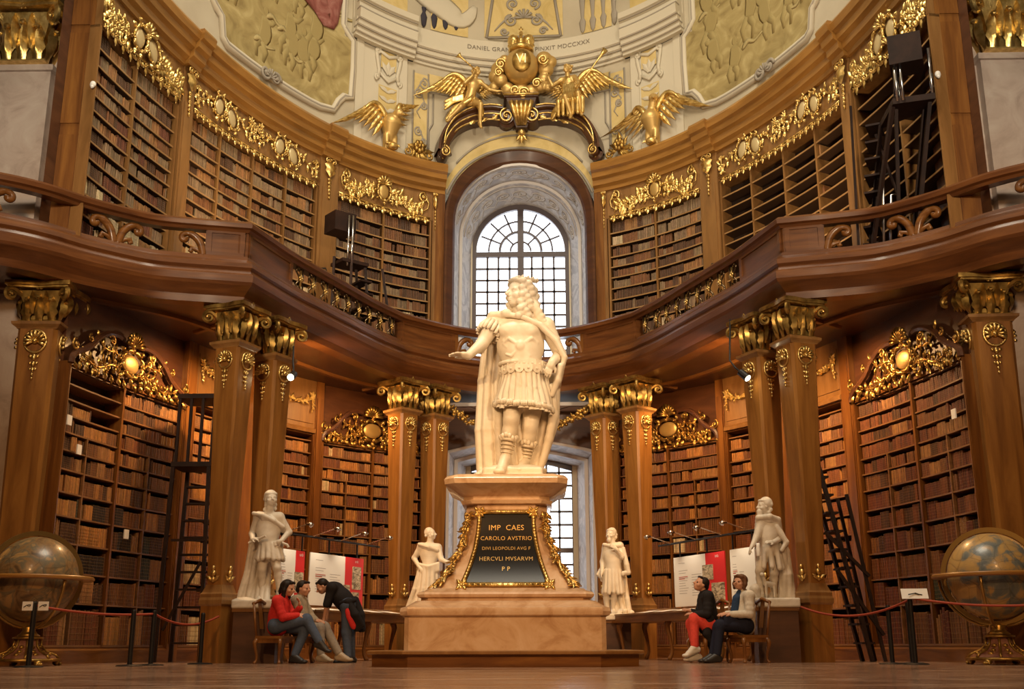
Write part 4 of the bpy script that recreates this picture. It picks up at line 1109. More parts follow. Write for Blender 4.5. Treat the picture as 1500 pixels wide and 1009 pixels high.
# ------------------------------------------------------------------ modelling of figures: smooth union of tapered limbs, meshed as one surface
class Clay:
    def __init__(s, vox=0.012): s.p, s.vox, s.w = [], vox, None
    def cap(s, a, b, ra, rb=None, k=0.03, op=1): s.p.append(('c', np.array(a, float), np.array(b, float), ra, ra if rb is None else rb, k, op)); return s
    def chain(s, pts, rad, k=0.03, op=1):
        for i in range(len(pts) - 1): s.cap(pts[i], pts[i + 1], rad[i], rad[i + 1], k, op)
        return s
    def ell(s, c, r, rot=(0, 0, 0), k=0.03, op=1):
        s.p.append(('e', np.array(c, float), np.array(r if hasattr(r, '__len__') else (r, r, r), float), np.array(Euler(rot).to_matrix()), None, k, op)); return s
    def block(s, c, h, rot=(0, 0, 0), r=0.02, k=0.02, op=1):
        s.p.append(('b', np.array(c, float), np.array(h, float), np.array(Euler(rot).to_matrix()), r, k, op)); return s
    def bounds(s):
        lo, hi = np.full(3, 1e9), np.full(3, -1e9)
        for q in s.p:
            if q[-1] < 0: continue
            a, b = s.pb(q); lo = np.minimum(lo, a); hi = np.maximum(hi, b)
        return lo, hi
    @staticmethod
    def pb(q):
        if q[0] == 'c':
            r = max(q[3], q[4]); return np.minimum(q[1], q[2]) - r, np.maximum(q[1], q[2]) + r
        r = float(np.linalg.norm(q[2])) if q[0] == 'b' else float(q[2].max()); r = r + (q[4] or 0)
        return q[1] - r, q[1] + r
    def mesh(s, disp=None):
        v = s.vox; lo, hi = s.bounds(); lo -= 3 * v; hi += 3 * v
        n = np.ceil((hi - lo) / v).astype(int) + 1
        F = np.full(n, 0.25, np.float32)
        ax = [lo[i] + v * np.arange(n[i]) for i in range(3)]
        for q in s.p:
            k = q[-2]; a, b = s.pb(q); m = k + 3 * v
            i0 = np.maximum(0, np.floor((a - m - lo) / v).astype(int)); i1 = np.minimum(n, np.ceil((b + m - lo) / v).astype(int) + 1)
            if (i1 <= i0).any(): continue
            X = ax[0][i0[0]:i1[0], None, None]; Y = ax[1][None, i0[1]:i1[1], None]; Z = ax[2][None, None, i0[2]:i1[2]]
            if q[0] == 'c':
                A, B, ra, rb = q[1:5]; d = B - A; L = max(float(d @ d), 1e-12)
                h = np.clip(((X - A[0]) * d[0] + (Y - A[1]) * d[1] + (Z - A[2]) * d[2]) / L, 0, 1)
                D = np.sqrt((X - A[0] - h * d[0]) ** 2 + (Y - A[1] - h * d[1]) ** 2 + (Z - A[2] - h * d[2]) ** 2) - (ra + (rb - ra) * h)
            else:
                C, r, R = q[1:4]; x, y, z = X - C[0], Y - C[1], Z - C[2]
                u = x * R[0, 0] + y * R[1, 0] + z * R[2, 0]; w = x * R[0, 1] + y * R[1, 1] + z * R[2, 1]; t = x * R[0, 2] + y * R[1, 2] + z * R[2, 2]
                if q[0] == 'e':
                    k0 = np.sqrt((u / r[0]) ** 2 + (w / r[1]) ** 2 + (t / r[2]) ** 2); k1 = np.sqrt((u / r[0] ** 2) ** 2 + (w / r[1] ** 2) ** 2 + (t / r[2] ** 2) ** 2)
                    D = k0 * (k0 - 1.0) / np.maximum(k1, 1e-9)
                else:
                    rr = q[4]; a_, b_, c_ = np.abs(u) - r[0] + rr, np.abs(w) - r[1] + rr, np.abs(t) - r[2] + rr
                    D = np.sqrt(np.maximum(a_, 0) ** 2 + np.maximum(b_, 0) ** 2 + np.maximum(c_, 0) ** 2) + np.minimum(np.maximum(a_, np.maximum(b_, c_)), 0) - rr
            f = F[i0[0]:i1[0], i0[1]:i1[1], i0[2]:i1[2]]
            if q[-1] > 0:
                h = np.clip(0.5 + 0.5 * (f - D) / k, 0, 1); f[...] = f * (1 - h) + D * h - k * h * (1 - h)
            else:
                h = np.clip(0.5 - 0.5 * (f + D) / k, 0, 1); f[...] = f * (1 - h) - D * h + k * h * (1 - h)
        if disp is not None:
            F = F + disp(ax[0][:, None, None], ax[1][None, :, None], ax[2][None, None, :]).astype(np.float32)
        return nets(F, lo, v)

def nets(F, lo, v):
    S = F < 0; nx, ny, nz = F.shape
    c = np.zeros((nx - 1, ny - 1, nz - 1), np.int8)
    for i in (0, 1):
        for j in (0, 1):
            for k in (0, 1): c += S[i:nx - 1 + i, j:ny - 1 + j, k:nz - 1 + k]
    idx = np.argwhere((c > 0) & (c < 8)); m = len(idx)
    P = np.zeros((m, 3)); N = np.zeros(m)
    I, J, K = idx.T
    cor = [(i, j, k) for i in (0, 1) for j in (0, 1) for k in (0, 1)]
    for a in cor:
        for ax in range(3):
            if a[ax]: continue
            b = list(a); b[ax] = 1
            fa = F[I + a[0], J + a[1], K + a[2]]; fb = F[I + b[0], J + b[1], K + b[2]]
            x = (fa < 0) != (fb < 0)
            t = np.where(x, fa / np.where(x, fa - fb, 1), 0)
            q = np.tile(np.array(a, float), (m, 1)); q[:, ax] = t
            P += q * x[:, None]; N += x
    P = (idx + P / N[:, None]) * v + lo
    vid = np.full((nx - 1, ny - 1, nz - 1), -1, np.int64); vid[I, J, K] = np.arange(m)
    Q = []
    for ax in range(3):
        o1, o2 = (ax + 1) % 3, (ax + 2) % 3
        sl = [slice(None)] * 3; sl[ax] = slice(0, -1); sh = [slice(None)] * 3; sh[ax] = slice(1, None)
        e = np.argwhere(S[tuple(sl)] != S[tuple(sh)])
        ok = (e[:, o1] > 0) & (e[:, o2] > 0) & (e[:, o1] < F.shape[o1] - 1) & (e[:, o2] < F.shape[o2] - 1); e = e[ok]
        ins = S[e[:, 0], e[:, 1], e[:, 2]]
        def at(d1, d2):
            g = e.copy(); g[:, o1] -= d1; g[:, o2] -= d2; return vid[g[:, 0], g[:, 1], g[:, 2]]
        q = np.stack([at(1, 1), at(0, 1), at(0, 0), at(1, 0)], 1)
        q[~ins] = q[~ins][:, ::-1]; Q.append(q)
    Q = np.concatenate(Q); Q = Q[(Q >= 0).all(1)]
    return P, Q

def clay_obj(clay, name, mt, parent=None, loc=None, disp=None, smooth_it=1):
    P, Q = clay.mesh(disp)
    for _ in range(smooth_it):                      # one pass of gentle relaxing along the faces
        A = np.zeros_like(P); n = np.zeros(len(P))
        for a, b in ((0, 1), (1, 2), (2, 3), (3, 0)):
            np.add.at(A, Q[:, a], P[Q[:, b]]); np.add.at(n, Q[:, a], 1)
            np.add.at(A, Q[:, b], P[Q[:, a]]); np.add.at(n, Q[:, b], 1)
        P = P * 0.6 + 0.4 * A / np.maximum(n, 1)[:, None]
    me = bpy.data.meshes.new(name)
    me.vertices.add(len(P)); me.vertices.foreach_set('co', P.astype(np.float32).ravel())
    me.loops.add(len(Q) * 4); me.loops.foreach_set('vertex_index', Q.astype(np.int32).ravel())
    me.polygons.add(len(Q)); me.polygons.foreach_set('loop_start', np.arange(0, len(Q) * 4, 4, dtype=np.int32))
    me.update(calc_edges=True); me.validate()
    me.polygons.foreach_set('use_smooth', [True] * len(me.polygons))
    me.materials.append(mt)
    o = bpy.data.objects.new(name, me); COL.objects.link(o)
    if parent is not None: o.parent = parent
    elif loc is not None: o.location = loc; ORG[o.name] = Vector(loc)
    return o

def v3(*a): return np.array(a, float)
def lerp(a, b, t): return np.array(a, float) * (1 - t) + np.array(b, float) * t

def head(c, ctr, s, face, up=(0, 0, 1), k=0.02, ears=True):
    """head of height 2*s centred at ctr, facing along face: skull, jaw, brow, nose, lips, chin, eyes, ears"""
    f = Vector(face).normalized(); u = Vector(up); u = (u - f * u.dot(f)).normalized(); r = f.cross(u)
    ctr = Vector(ctr)
    def P(x, y, z): return tuple(ctr + r * (x * s) + f * (y * s) + u * (z * s))
    R = Matrix((r, f, u)).transposed().to_euler()
    c.ell(P(0, -0.10, 0.25), (0.72 * s, 0.86 * s, 0.75 * s), R, k)
    c.ell(P(0, 0.16, -0.22), (0.60 * s, 0.64 * s, 0.74 * s), R, k)
    c.ell(P(0, 0.42, -0.72), (0.30 * s, 0.30 * s, 0.22 * s), R, k)
    c.cap(P(-0.36, 0.62, 0.10), P(0.36, 0.62, 0.10), 0.14 * s, None, k)              # brow
    c.cap(P(0, 0.74, 0.06), P(0, 0.98, -0.24), 0.08 * s, 0.135 * s, 0.6 * k)           # nose
    c.ell(P(0, 0.80, -0.30), (0.18 * s, 0.12 * s, 0.09 * s), R, 0.5 * k)
    c.ell(P(0, 0.74, -0.485), (0.22 * s, 0.13 * s, 0.06 * s), R, 0.4 * k)
    c.ell(P(0, 0.72, -0.60), (0.19 * s, 0.13 * s, 0.06 * s), R, 0.4 * k)
    for sx in (-1, 1):
        c.ell(P(sx * 0.30, 0.76, -0.02), (0.17 * s, 0.12 * s, 0.10 * s), R, 0.6 * k, -1)
        c.ell(P(sx * 0.30, 0.62, -0.03), (0.125 * s, 0.12 * s, 0.10 * s), R, 0.25 * k)
        c.ell(P(sx * 0.42, 0.48, -0.30), (0.22 * s, 0.24 * s, 0.22 * s), R, k)
        if ears: c.ell(P(sx * 0.70, -0.05, -0.08), (0.08 * s, 0.17 * s, 0.25 * s), R, 0.4 * k)
    return P

def hand(c, w, d, n, s=1.0, curl=0.5, side=1, k=0.008, spread=0.12, curls=None):
    """palm, four jointed fingers and a side thumb. w wrist, d direction of the fingers, n back-of-hand normal, s hand length / 0.18"""
    w = Vector(w); d = Vector(d).normalized(); n = Vector(n); n = (n - d * n.dot(d)).normalized(); x = d.cross(n) * side
    U = 0.18 * s
    R = Matrix((x, d, n)).transposed().to_euler()
    c.ell(tuple(w + d * U * 0.28), (U * 0.235, U * 0.31, U * 0.115), R, k * 1.5)
    c.cap(tuple(w - d * U * .05), tuple(w + d * U * .25), U * .15, U * .16, k * 2)
    for i, (off, L) in enumerate(((0.165, 0.40), (0.055, 0.45), (-0.055, 0.42), (-0.16, 0.33))):
        cu = (curls[i] if curls else curl * (0.85 + 0.12 * i))
        p = w + d * U * (0.53 - 0.03 * abs(i - 1.3)) + x * U * off
        dirv = (d + x * off * spread * 6).normalized(); ang = 0.0; seg = (0.45, 0.31, 0.24); rad = 0.062
        for j, q in enumerate(seg):
            ang += cu * (0.55, 0.75, 0.55)[j]
            dv = dirv * math.cos(ang) - n * math.sin(ang)
            p2 = p + dv * U * L * q
            c.cap(tuple(p), tuple(p2), U * rad, U * (rad - 0.006), k * 0.5); p = p2; rad -= 0.005
    p = w + d * U * 0.14 + x * U * 0.17; q = p + (d * 0.62 + x * 0.62 - n * 0.25 * curl) * U * 0.24; e = q + (d * 0.9 + x * 0.22 - n * 0.5 * curl).normalized() * U * 0.19
    c.cap(tuple(w + d * U * .1 + x * U * .06), tuple(q), U * 0.10, U * 0.075, k); c.cap(tuple(q), tuple(e), U * 0.075, U * 0.055, k * 0.6)

def foot(c, ank, d, s=1.0, k=0.015, r=1.0):
    """shoe shaped foot from the ankle along d, sole at the ankle height minus 0.08 s"""
    a = Vector(ank); d = Vector((d[0], d[1], d[2] if len(d) > 2 else 0)).normalized()
    dn = Vector((0, 0, -1)); dn = (dn - d * dn.dot(d)).normalized()
    heel = a - d * 0.04 * s + dn * 0.045 * s; ball = a + d * 0.13 * s + dn * 0.055 * s; toe = a + d * 0.18 * s + dn * 0.062 * s
    c.cap(tuple(a), tuple(heel), 0.045 * s * r, 0.038 * s * r, k); c.cap(tuple(heel), tuple(ball), 0.037 * s * r, 0.037 * s * r, k)
    c.cap(tuple(a + d * 0.02 * s), tuple(ball), 0.042 * s * r, 0.034 * s * r, k); c.ell(tuple(toe), (0.045 * s * r, 0.045 * s * r, 0.024 * s * r), (0, 0, math.atan2(d.y, d.x)), k)
# ------------------------------------------------------------------ the great statue on its pedestal
PY = 15.5
def sq(mb, rows, chamf, c=(0, PY), yk=1.0):
    """stack of chamfered square rings: rows of (half width, z)"""
    vs, fs = [], []
    for h, z in rows:
        q = min(chamf, h * 0.45)
        for x, y in ((-h + q, -h), (h - q, -h), (h, -h + q), (h, h - q), (h - q, h), (-h + q, h), (-h, h - q), (-h, -h + q)):
            vs.append((c[0] + x, c[1] + y * yk, z))
    for i in range(len(rows) - 1):
        for k in range(8): a = i * 8 + k; b = i * 8 + (k + 1) % 8; fs.append((a, b, b + 8, a + 8))
    fs.append(tuple(range(8))[::-1]); fs.append(tuple((len(rows) - 1) * 8 + k for k in range(8)))
    mb.add(vs, fs)
PX = -0.06
t = thing('step_platform', 'low dark wooden step running round the foot of the central marble pedestal', 'platform', (PX, PY, 0))
mb = MB(); sq(mb, [(1.66, 0), (1.66, 0.145)], 0.5, (PX, PY)); mb.build('step_body', M['wood_h'], t)
mb = MB(); sq(mb, [(1.70, 0.145), (1.72, 0.155), (1.72, 0.185), (1.70, 0.195)], 0.5, (PX, PY)); mb.build('step_edge', M['wood_lt'], t)
# pedestal
t = thing('pedestal', 'pink marble pedestal with flared sides and black tablet under the great statue', 'pedestal', (PX, PY, 0.195))
mb = MB(); sq(mb, [(1.26, 0.195), (1.26, 0.60)], 0.06, (PX, PY)); mb.build('base_block', M['pink'], t, auto=30)
mb = MB(); sq(mb, [(1.27, 0.60), (1.31, 0.62), (1.32, 0.665), (1.31, 0.71), (1.25, 0.73), (1.2, 0.76), (1.14, 0.80)], 0.1, (PX, PY)); mb.build('lower_torus', M['pink'], t, auto=30)
mb = MB(); sq(mb, [(1.08, 0.80), (1.08, 0.835), (1.12, 0.85), (1.13, 0.88), (1.11, 0.91), (1.04, 0.93), (1.0, 0.96)], 0.1, (PX, PY)); mb.build('upper_torus', M['pink'], t, auto=30)
def flare(z):
    u = (z - 0.95) / (2.10 - 0.95)
    return 0.545 + 0.43 * max(0.0, 1 - u) ** 2.3
mb = MB(); sq(mb, [(flare(z), z) for z in np.linspace(0.95, 2.10, 22)], 0.16, (PX, PY)); mb.build('die', M['pink'], t, auto=40)
mb = MB(); sq(mb, [(0.56, 2.08), (0.60, 2.09), (0.62, 2.13), (0.58, 2.15), (0.58, 2.19), (0.64, 2.22), (0.72, 2.28), (0.78, 2.31), (0.82, 2.335), (0.83, 2.40), (0.80, 2.44), (0.77, 2.46)], 0.14, (PX, PY)); mb.build('cornice', M['pink'], t, auto=30)
# tablet following the curve of the front
def front(x, y, z): return (PX + x, PY - flare(z) - y, z)
TZ0, TZ1 = 1.02, 1.97
def thw(z): return 0.335 + 0.20 * max(0.0, 1 - (z - TZ0) / 0.95) ** 2.0
mb = MB(front); mb.grid(lambda u, v: ((u - 0.5) * 2 * thw(TZ0 + (TZ1 - TZ0) * v), 0.012, TZ0 + (TZ1 - TZ0) * v), 2, 18)
tab = mb.build('tablet', M['tablet'] if 'tablet' in M else mat('black stone tablet', (0.012, 0.011, 0.011), 0.3, spec=0.25), t, smooth=True)
mb = MB(front); zs = np.linspace(TZ0, TZ1, 16)
for sx in (-1, 1):
    mb.tube([(sx * (thw(z) + 0.025), 0.02, z) for z in zs], 0.032, 7)
    for i, z in enumerate(np.linspace(TZ0 + .04, TZ1 - .04, 22)): mb.ball((sx * (thw(z) + 0.025), 0.045, z), 0.019, 5, 4)
for z in (TZ0 - 0.01, TZ1 + 0.01):
    mb.tube([(-thw(z) - 0.02, 0.02, z), (thw(z) + 0.02, 0.02, z)], 0.032, 7)
    n = 16 if z < 1.5 else 11
    for i in range(n): mb.ball(((i / (n - 1) - 0.5) * 2 * thw(z), 0.045, z), 0.019, 5, 4)
    for sx in (-1, 1):
        x = sx * (thw(z) + 0.03); mb.flower((x, z), 0.055, 0.03, 6)
        for a in range(4): mb.leaf((x, z), PI / 4 + a * PI / 2, 0.10, 0.05, 0.02, 0.04, 0)
mb.build('tablet_frame', M['gold'], t, smooth=True)
# gilt laurel branches down the chamfered corners
for sx in (-1, 1):
    def corner(x, y, z, sx=sx):
        h = flare(z); e = h - 0.08 + y * 0.7
        return (PX + sx * e + x * 0.7, PY - e + sx * x * 0.7 * 1.0 * (1 if sx > 0 else 1) * 1.0, z)
    q = random.Random(5 + sx); mb = MB(corner)
    pts = [(0.035 * math.sin(z * 17), 0.05, z) for z in np.linspace(1.02, 1.98, 26)]
    mb.tube(pts, [0.03] * 22 + [0.02] * 4, 6); mb.tube([(-p[0] * 1.3, p[1] + 0.02, p[2]) for p in pts], 0.022, 6)
    for i, p in enumerate(pts):
        for sd in (-1, 1): mb.leaf((p[0], p[2]), -PI / 2 + sd * q.uniform(0.4, 1.3), q.uniform(0.08, 0.14), 0.045, 0.05, 0.05, sd * 0.5, 4)
        if i % 3 == 0: mb.ball((p[0], 0.08, p[2]), 0.025, 6, 4)
    for sd in (-1, 1): mb.tube([(0, 0.05, 1.15), (sd * 0.05, 0.06, 1.06), (sd * 0.10, 0.07, 0.99)], [0.03, 0.028, 0.012], 6)
    mb.build('gilt_laurel', M['gold'], t, smooth=True)
# inscription
def text_mesh(body, size, fn, name, mt, parent, align='CENTER', ext=0.0, spacing=1.0):
    cu = bpy.data.curves.new('lettering', 'FONT'); cu.body = body; cu.size = size; cu.align_x = align; cu.extrude = 0; cu.space_character = spacing; cu.resolution_u = 3
    o = bpy.data.objects.new('lettering', cu); COL.objects.link(o)
    dg = bpy.context.evaluated_depsgraph_get(); me0 = o.evaluated_get(dg).to_mesh()
    vs = [tuple(v.co) for v in me0.vertices]; fs = [tuple(p.vertices) for p in me0.polygons]
    o.evaluated_get(dg).to_mesh_clear(); bpy.data.objects.remove(o); bpy.data.curves.remove(cu)
    mb = MB(fn); mb.add([(x, 0, y) for x, y, z in vs], fs)
    return mb.build(name, mt, parent)
for body, z, sz in (('IMP  CAES', 1.735, 0.10), ('CAROLO AVSTRIO', 1.60, 0.077), ('DIVI LEOPOLDI AVG F', 1.47, 0.061), ('HERCVLI MVSARVM', 1.325, 0.077), ('P P', 1.19, 0.08)):
    text_mesh(body, sz, lambda x, y, zz, z=z: front(x, 0.018, z + zz), 'inscription', M['gold_matt'], t, spacing=1.08)
S0 = Vector((0.0, PY, 2.46))
# --- statue
t = thing('statue', 'great pale marble statue of a laurelled ruler in armour, on the central pedestal', 'statue', tuple(S0))
st = M['statue']
c = Clay(0.013)
# legs: his right leg (viewer left) forward on the edge, left leg bearing weight
hipR, kneeR, ankR = (0.04, 0.02, 1.22), (0.0, -0.16, 0.86), (-0.08, -0.16, 0.30)
hipL, kneeL, ankL = (0.32, 0.06, 1.22), (0.26, -0.02, 0.78), (0.19, 0.06, 0.28)
for h, k, a, fd in ((hipR, kneeR, ankR, (-0.30, -0.95, -0.35)), (hipL, kneeL, ankL, (-0.25, -0.95, -0.12))):
    c.cap(h, k, 0.165, 0.112, 0.04); c.ell(k, (0.10, 0.11, 0.11), k=0.03); m = lerp(k, a, 0.3) + v3(0, 0.035, 0)
    c.cap(k, m, 0.10, 0.105, 0.04); c.cap(m, a, 0.10, 0.068, 0.04); foot(c, a, fd, 1.85, 0.02)
c.cap((0.18, 0.03, 1.28), (0.18, 0.02, 1.6), 0.26, 0.245, 0.06)
c.ell((0.13, 0.0, 1.98), (0.33, 0.22, 0.36), k=0.08); c.ell((0.13, -0.03, 2.16), (0.34, 0.20, 0.22), k=0.06)
for sx in (-1, 1): c.ell((0.11 + sx * 0.13, -0.15, 2.16), (0.14, 0.08, 0.11), k=0.05)
shR, shL = (-0.25, 0.0, 2.31), (0.50, 0.02, 2.28)
c.cap((0.10, 0.02, 2.33), shR, 0.13, 0.13, 0.06); c.cap((0.16, 0.02, 2.33), shL, 0.13, 0.125, 0.06)
# his right arm stretched out, palm down
elR, wrR = (-0.42, -0.16, 1.96), (-0.60, -0.42, 1.72)
c.cap(shR, elR, 0.125, 0.088, 0.04); c.cap(elR, wrR, 0.09, 0.056, 0.03)
hand(c, wrR, (-0.86, -0.5, 0.02), (-0.08, 0.12, 1), 1.65, 0.16, 1, 0.014, 0.2)
# his left arm bent, hand on the hip
elL, wrL = (0.70, 0.05, 1.86), (0.58, -0.24, 1.66)
c.cap(shL, elL, 0.12, 0.09, 0.04); c.cap(elL, wrL, 0.09, 0.06, 0.03); hand(c, wrL, (-0.35, -0.35, -0.86), (0.2, -0.9, 0.3), 1.5, 0.7, -1, 0.014)
# neck and head turned to his right
c.cap((0.13, 0.0, 2.36), (0.13, -0.04, 2.62), 0.125, 0.105, 0.04)
HP = head(c, (0.115, -0.06, 2.735), 0.225, (-0.80, -0.62, 0.10), (0.06, 0.0, 1), 0.025)
clay_obj(c, 'body', st, t)
# long curled wig and laurel
c = Clay(0.013); q = random.Random(4)
for x, y, z, r in ((0, -0.35, 0.62, 0.62), (0, -0.62, 0.25, 0.6), (0.0, 0.2, 0.80, 0.42)): c.ell(HP(x, y, z), r * 0.225, k=0.03)
for sx in (-1, 1):
    for i in range(26):
        tt = i / 25; p = HP(sx * (0.62 + 0.14 * math.sin(i * 1.9)), 0.25 - 0.95 * ((i * 7) % 5) / 5, 0.72 - 2.35 * tt)
        c.ell(p, (0.062, 0.062, 0.055), k=0.012)
for i in range(40):
    tt = i / 39; p = HP(0.55 * math.sin(i * 2.4), -0.82 - 0.12 * math.cos(i * 1.7) - 0.25 * tt, 0.5 - 2.7 * tt); c.ell(p, (0.07, 0.065, 0.06), k=0.012)
# the lock tumbling over his left shoulder
for i in range(16):
    tt = i / 15; c.ell((0.27 + 0.18 * tt + 0.02 * math.sin(i * 2.2), -0.06 - 0.05 * math.sin(3 * tt), 2.68 - 0.36 * tt), (0.062, 0.055, 0.05), k=0.012)
for i in range(14): a = PI * i / 13; c.ell(HP(0.62 * math.cos(a), 0.18 + 0.38 * math.sin(a), 0.60 + 0.24 * math.sin(a)), (0.042, 0.042, 0.042), k=0.010)
clay_obj(c, 'curled_hair', st, t)
for sx in (-1, 1):
    mb = MB()
    for i in range(8):
        a = 0.25 + i * 0.2; b = Vector(HP(sx * 0.72 * math.sin(0.35 + a * 0.75), 0.60 - a * 0.78, 0.74 + 0.08 * i / 8)); e = Vector(HP(sx * (1.0) * math.sin(0.5 + a * 0.75), 0.75 - a * 0.85, 0.98 + 0.1 * (i % 2)))
        mb.tube([b, (b + e) / 2, e], [0.02, 0.04, 0.008], 6, 0.45)
    mb.build('laurel_branch', st, t, smooth=True, local=True)
# cuirass over the chest with carved relief
c = Clay(0.012)
c.ell((0.13, -0.01, 1.98), (0.345, 0.235, 0.37), k=0.06); c.ell((0.13, -0.04, 2.16), (0.345, 0.21, 0.20), k=0.05); c.cap((0.17, 0.0, 1.62), (0.15, 0, 1.85), 0.265, 0.28, 0.05)
for sx in (-1, 1): c.ell((0.11 + sx * 0.14, -0.165, 2.16), (0.145, 0.085, 0.11), k=0.04)
for i in range(9): a = PI + PI * i / 8; c.cap((0.13 + 0.25 * math.cos(a), -0.215 + 0.12 * abs(math.cos(a)) ** 2, 1.9 + 0.16 * math.sin(a)), (0.13 + 0.25 * math.cos(a + PI / 8), -0.215 + 0.12 * abs(math.cos(a + PI / 8)) ** 2, 1.9 + 0.16 * math.sin(a + PI / 8)), 0.026, None, 0.008)
for i in range(12):
    x = -0.10 + 0.46 * i / 11; c.ell((x, -0.20 + 0.7 * (x - 0.13) ** 2, 2.0 + 0.03 * math.sin(i * 2.1)), (0.035, 0.03, 0.03), k=0.012)
c.ell((0.13, -0.25, 1.90), (0.075, 0.05, 0.085), k=0.012)
for sx in (-1, 1):
    c.chain([(0.13 + sx * 0.07, -0.245, 1.95), (0.13 + sx * 0.16, -0.225, 2.02), (0.13 + sx * 0.24, -0.16, 1.96), (0.13 + sx * 0.19, -0.20, 1.90)], [0.024, 0.028, 0.022, 0.012], 0.008)
    c.chain([(0.13 + sx * 0.05, -0.25, 1.84), (0.13 + sx * 0.13, -0.235, 1.76), (0.13 + sx * 0.21, -0.19, 1.80)], [0.022, 0.022, 0.012], 0.008)
c.chain([(0.13 + 0.30 * math.sin(a), -0.01 - 0.235 * math.cos(a), 1.685) for a in np.linspace(-1.5, 1.5, 12)], [0.03] * 12, 0.01)
clay_obj(c, 'cuirass', st, t)
# rounded lappets, then the long strips of the skirt, then a fringed under-tunic
mb = MB()
def skirt_pt(a, r, z): return (0.18 + 1.06 * r * math.sin(a), 0.02 - 0.92 * r * math.cos(a), z)
for row, (z, r, n, w) in enumerate(((1.66, 0.285, 17, 0.062), (1.585, 0.30, 17, 0.066))):
    for i in range(n):
        a = 2 * PI * (i + 0.5 * row) / n; b = skirt_pt(a, r, z); rr = Euler((0, 0, a)).to_matrix()
        pts = []
        for j in range(9):
            g = PI + PI * j / 8; pts.append((w * math.cos(g), w * 1.1 * math.sin(g)))
        pts += [(w, 0.05), (-w, 0.05)]
        vs = [];
        for d in (0.0, -0.03): vs += [tuple(Vector(b) + rr @ Vector((x, d, y))) for x, y in pts]
        m = len(pts); mb.add(vs, [tuple(range(m)), tuple(range(m, 2 * m))[::-1]] + [(k, (k + 1) % m, m + (k + 1) % m, m + k) for k in range(m)])
        mb.ball(tuple(Vector(b) + rr @ Vector((0, -0.035, -0.01))), 0.018, 6, 4)
mb.build('scale_lappets', st, t, local=True)
mb = MB(); q = random.Random(3)
for layer, (z0, z1, r0, r1, n) in enumerate(((1.60, 1.10, 0.285, 0.40, 26), (1.30, 0.98, 0.33, 0.40, 34))):
    for i in range(n):
        a = 2 * PI * (i + 0.5 * layer) / n; w = (1.06 if layer == 0 else 1.16) * PI / n; zz = z1 - 0.05 * math.sin(a) + q.uniform(-0.02, 0.02)
        rows = 7; vs = []
        for j in range(rows + 1):
            u = j / rows; z = z0 + (zz - z0) * u; r = r0 + (r1 - r0) * u ** 1.2 + 0.012 * math.sin(u * 5 + i)
            for b, dr in ((-1, -0.012), (-0.45, 0.018), (0.45, 0.018), (1, -0.012)): vs.append(skirt_pt(a + b * w, r + dr, z))
        fs = [(j * 4 + k, j * 4 + k + 1, j * 4 + k + 5, j * 4 + k + 4) for j in range(rows) for k in range(3)]
        mb.add(vs, fs)
        if layer == 0:
            for k in (-0.66, -0.22, 0.22, 0.66):
                p = skirt_pt(a + k * w, r1 + 0.008, zz); e = skirt_pt(a + k * w, r1 + 0.02, zz - 0.075); mb.tube([p, e], [0.02, 0.012], 5)
mb.build('strip_skirt', st, t, smooth=True, local=True)
# short fringed sleeves and boot tops
mb = MB()
for i in range(16):
    a = 2 * PI * i / 16; d = (Vector(elR) - Vector(shR)).normalized(); x = d.orthogonal().normalized(); y = d.cross(x)
    o = x * math.cos(a) + y * math.sin(a); p = Vector(shR) + d * 0.02 + o * 0.135; e = Vector(shR) + d * 0.24 + o * 0.165; mb.tube([p, (p + e) / 2 + o * 0.01, e], [0.02, 0.034, 0.026], 6, 0.6)
mb.build('sleeve_strips', st, t, smooth=True, local=True)
for k, a in ((kneeR, ankR), (kneeL, ankL)):
    mb = MB()
    p = lerp(k, a, 0.46); d = Vector(a) - Vector(k); d.normalize(); x = d.orthogonal().normalized(); y = d.cross(x)
    for i in range(14):
        g = 2 * PI * i / 14; o = x * math.cos(g) + y * math.sin(g); mb.ball(tuple(Vector(p) + o * 0.112 + d * 0.02 * math.sin(g * 3)), (0.036, 0.036, 0.04), 6, 4)
    mb.tube([tuple(Vector(p) + d * 0.04 + (x * math.cos(2 * PI * i / 12) + y * math.sin(2 * PI * i / 12)) * 0.105) for i in range(13)], 0.022, 5)
    for j in range(4):
        u = 0.55 + 0.1 * j; p2 = lerp(k, a, u); mb.tube([tuple(Vector(p2) + (x * math.cos(2 * PI * i / 12) + y * math.sin(2 * PI * i / 12)) * (0.107 - 0.009 * j)) for i in range(13)], 0.01, 4)
    mb.build('boot_top', st, t, smooth=True, local=True)
# cloak: knotted at his right shoulder, across the chest, round the left arm and down behind to the plinth
c = Clay(0.014); q = random.Random(8)
for i in range(13):                     # long folds falling behind on the viewer's left
    u = i / 12; x0 = -0.36 + 0.52 * u; y0 = 0.16 + 0.05 * math.sin(i * 2.3)
    xb = -0.47 + 0.58 * u + 0.015 * math.sin(i * 3.1); yb = 0.10 + 0.10 * math.sin(i * 1.9)
    c.chain([(x0, y0, 2.25), (lerp((x0, 0, 0), (xb, 0, 0), .5)[0] - 0.03, y0 + .03, 1.5), (xb, yb, 0.75), (xb + 0.04, yb, 0.14)], [0.05, 0.052, 0.06, 0.07], 0.018)
for i in range(9):                      # lower right sweep
    u = i / 8; c.chain([(0.22 + 0.42 * u, 0.22, 1.55), (0.22 + 0.40 * u, 0.20 + 0.04 * math.sin(i * 2.2), 0.9), (0.18 + 0.27 * u, 0.18, 0.35), (0.16 + 0.2 * u, 0.14, 0.12)], [0.07, 0.065, 0.055, 0.06], 0.02)
c.chain([(0.58, -0.02, 1.35), (0.60, 0.0, 0.95), (0.53, 0.05, 0.62), (0.42, 0.1, 0.25)], [0.06, 0.07, 0.06, 0.05], 0.03)
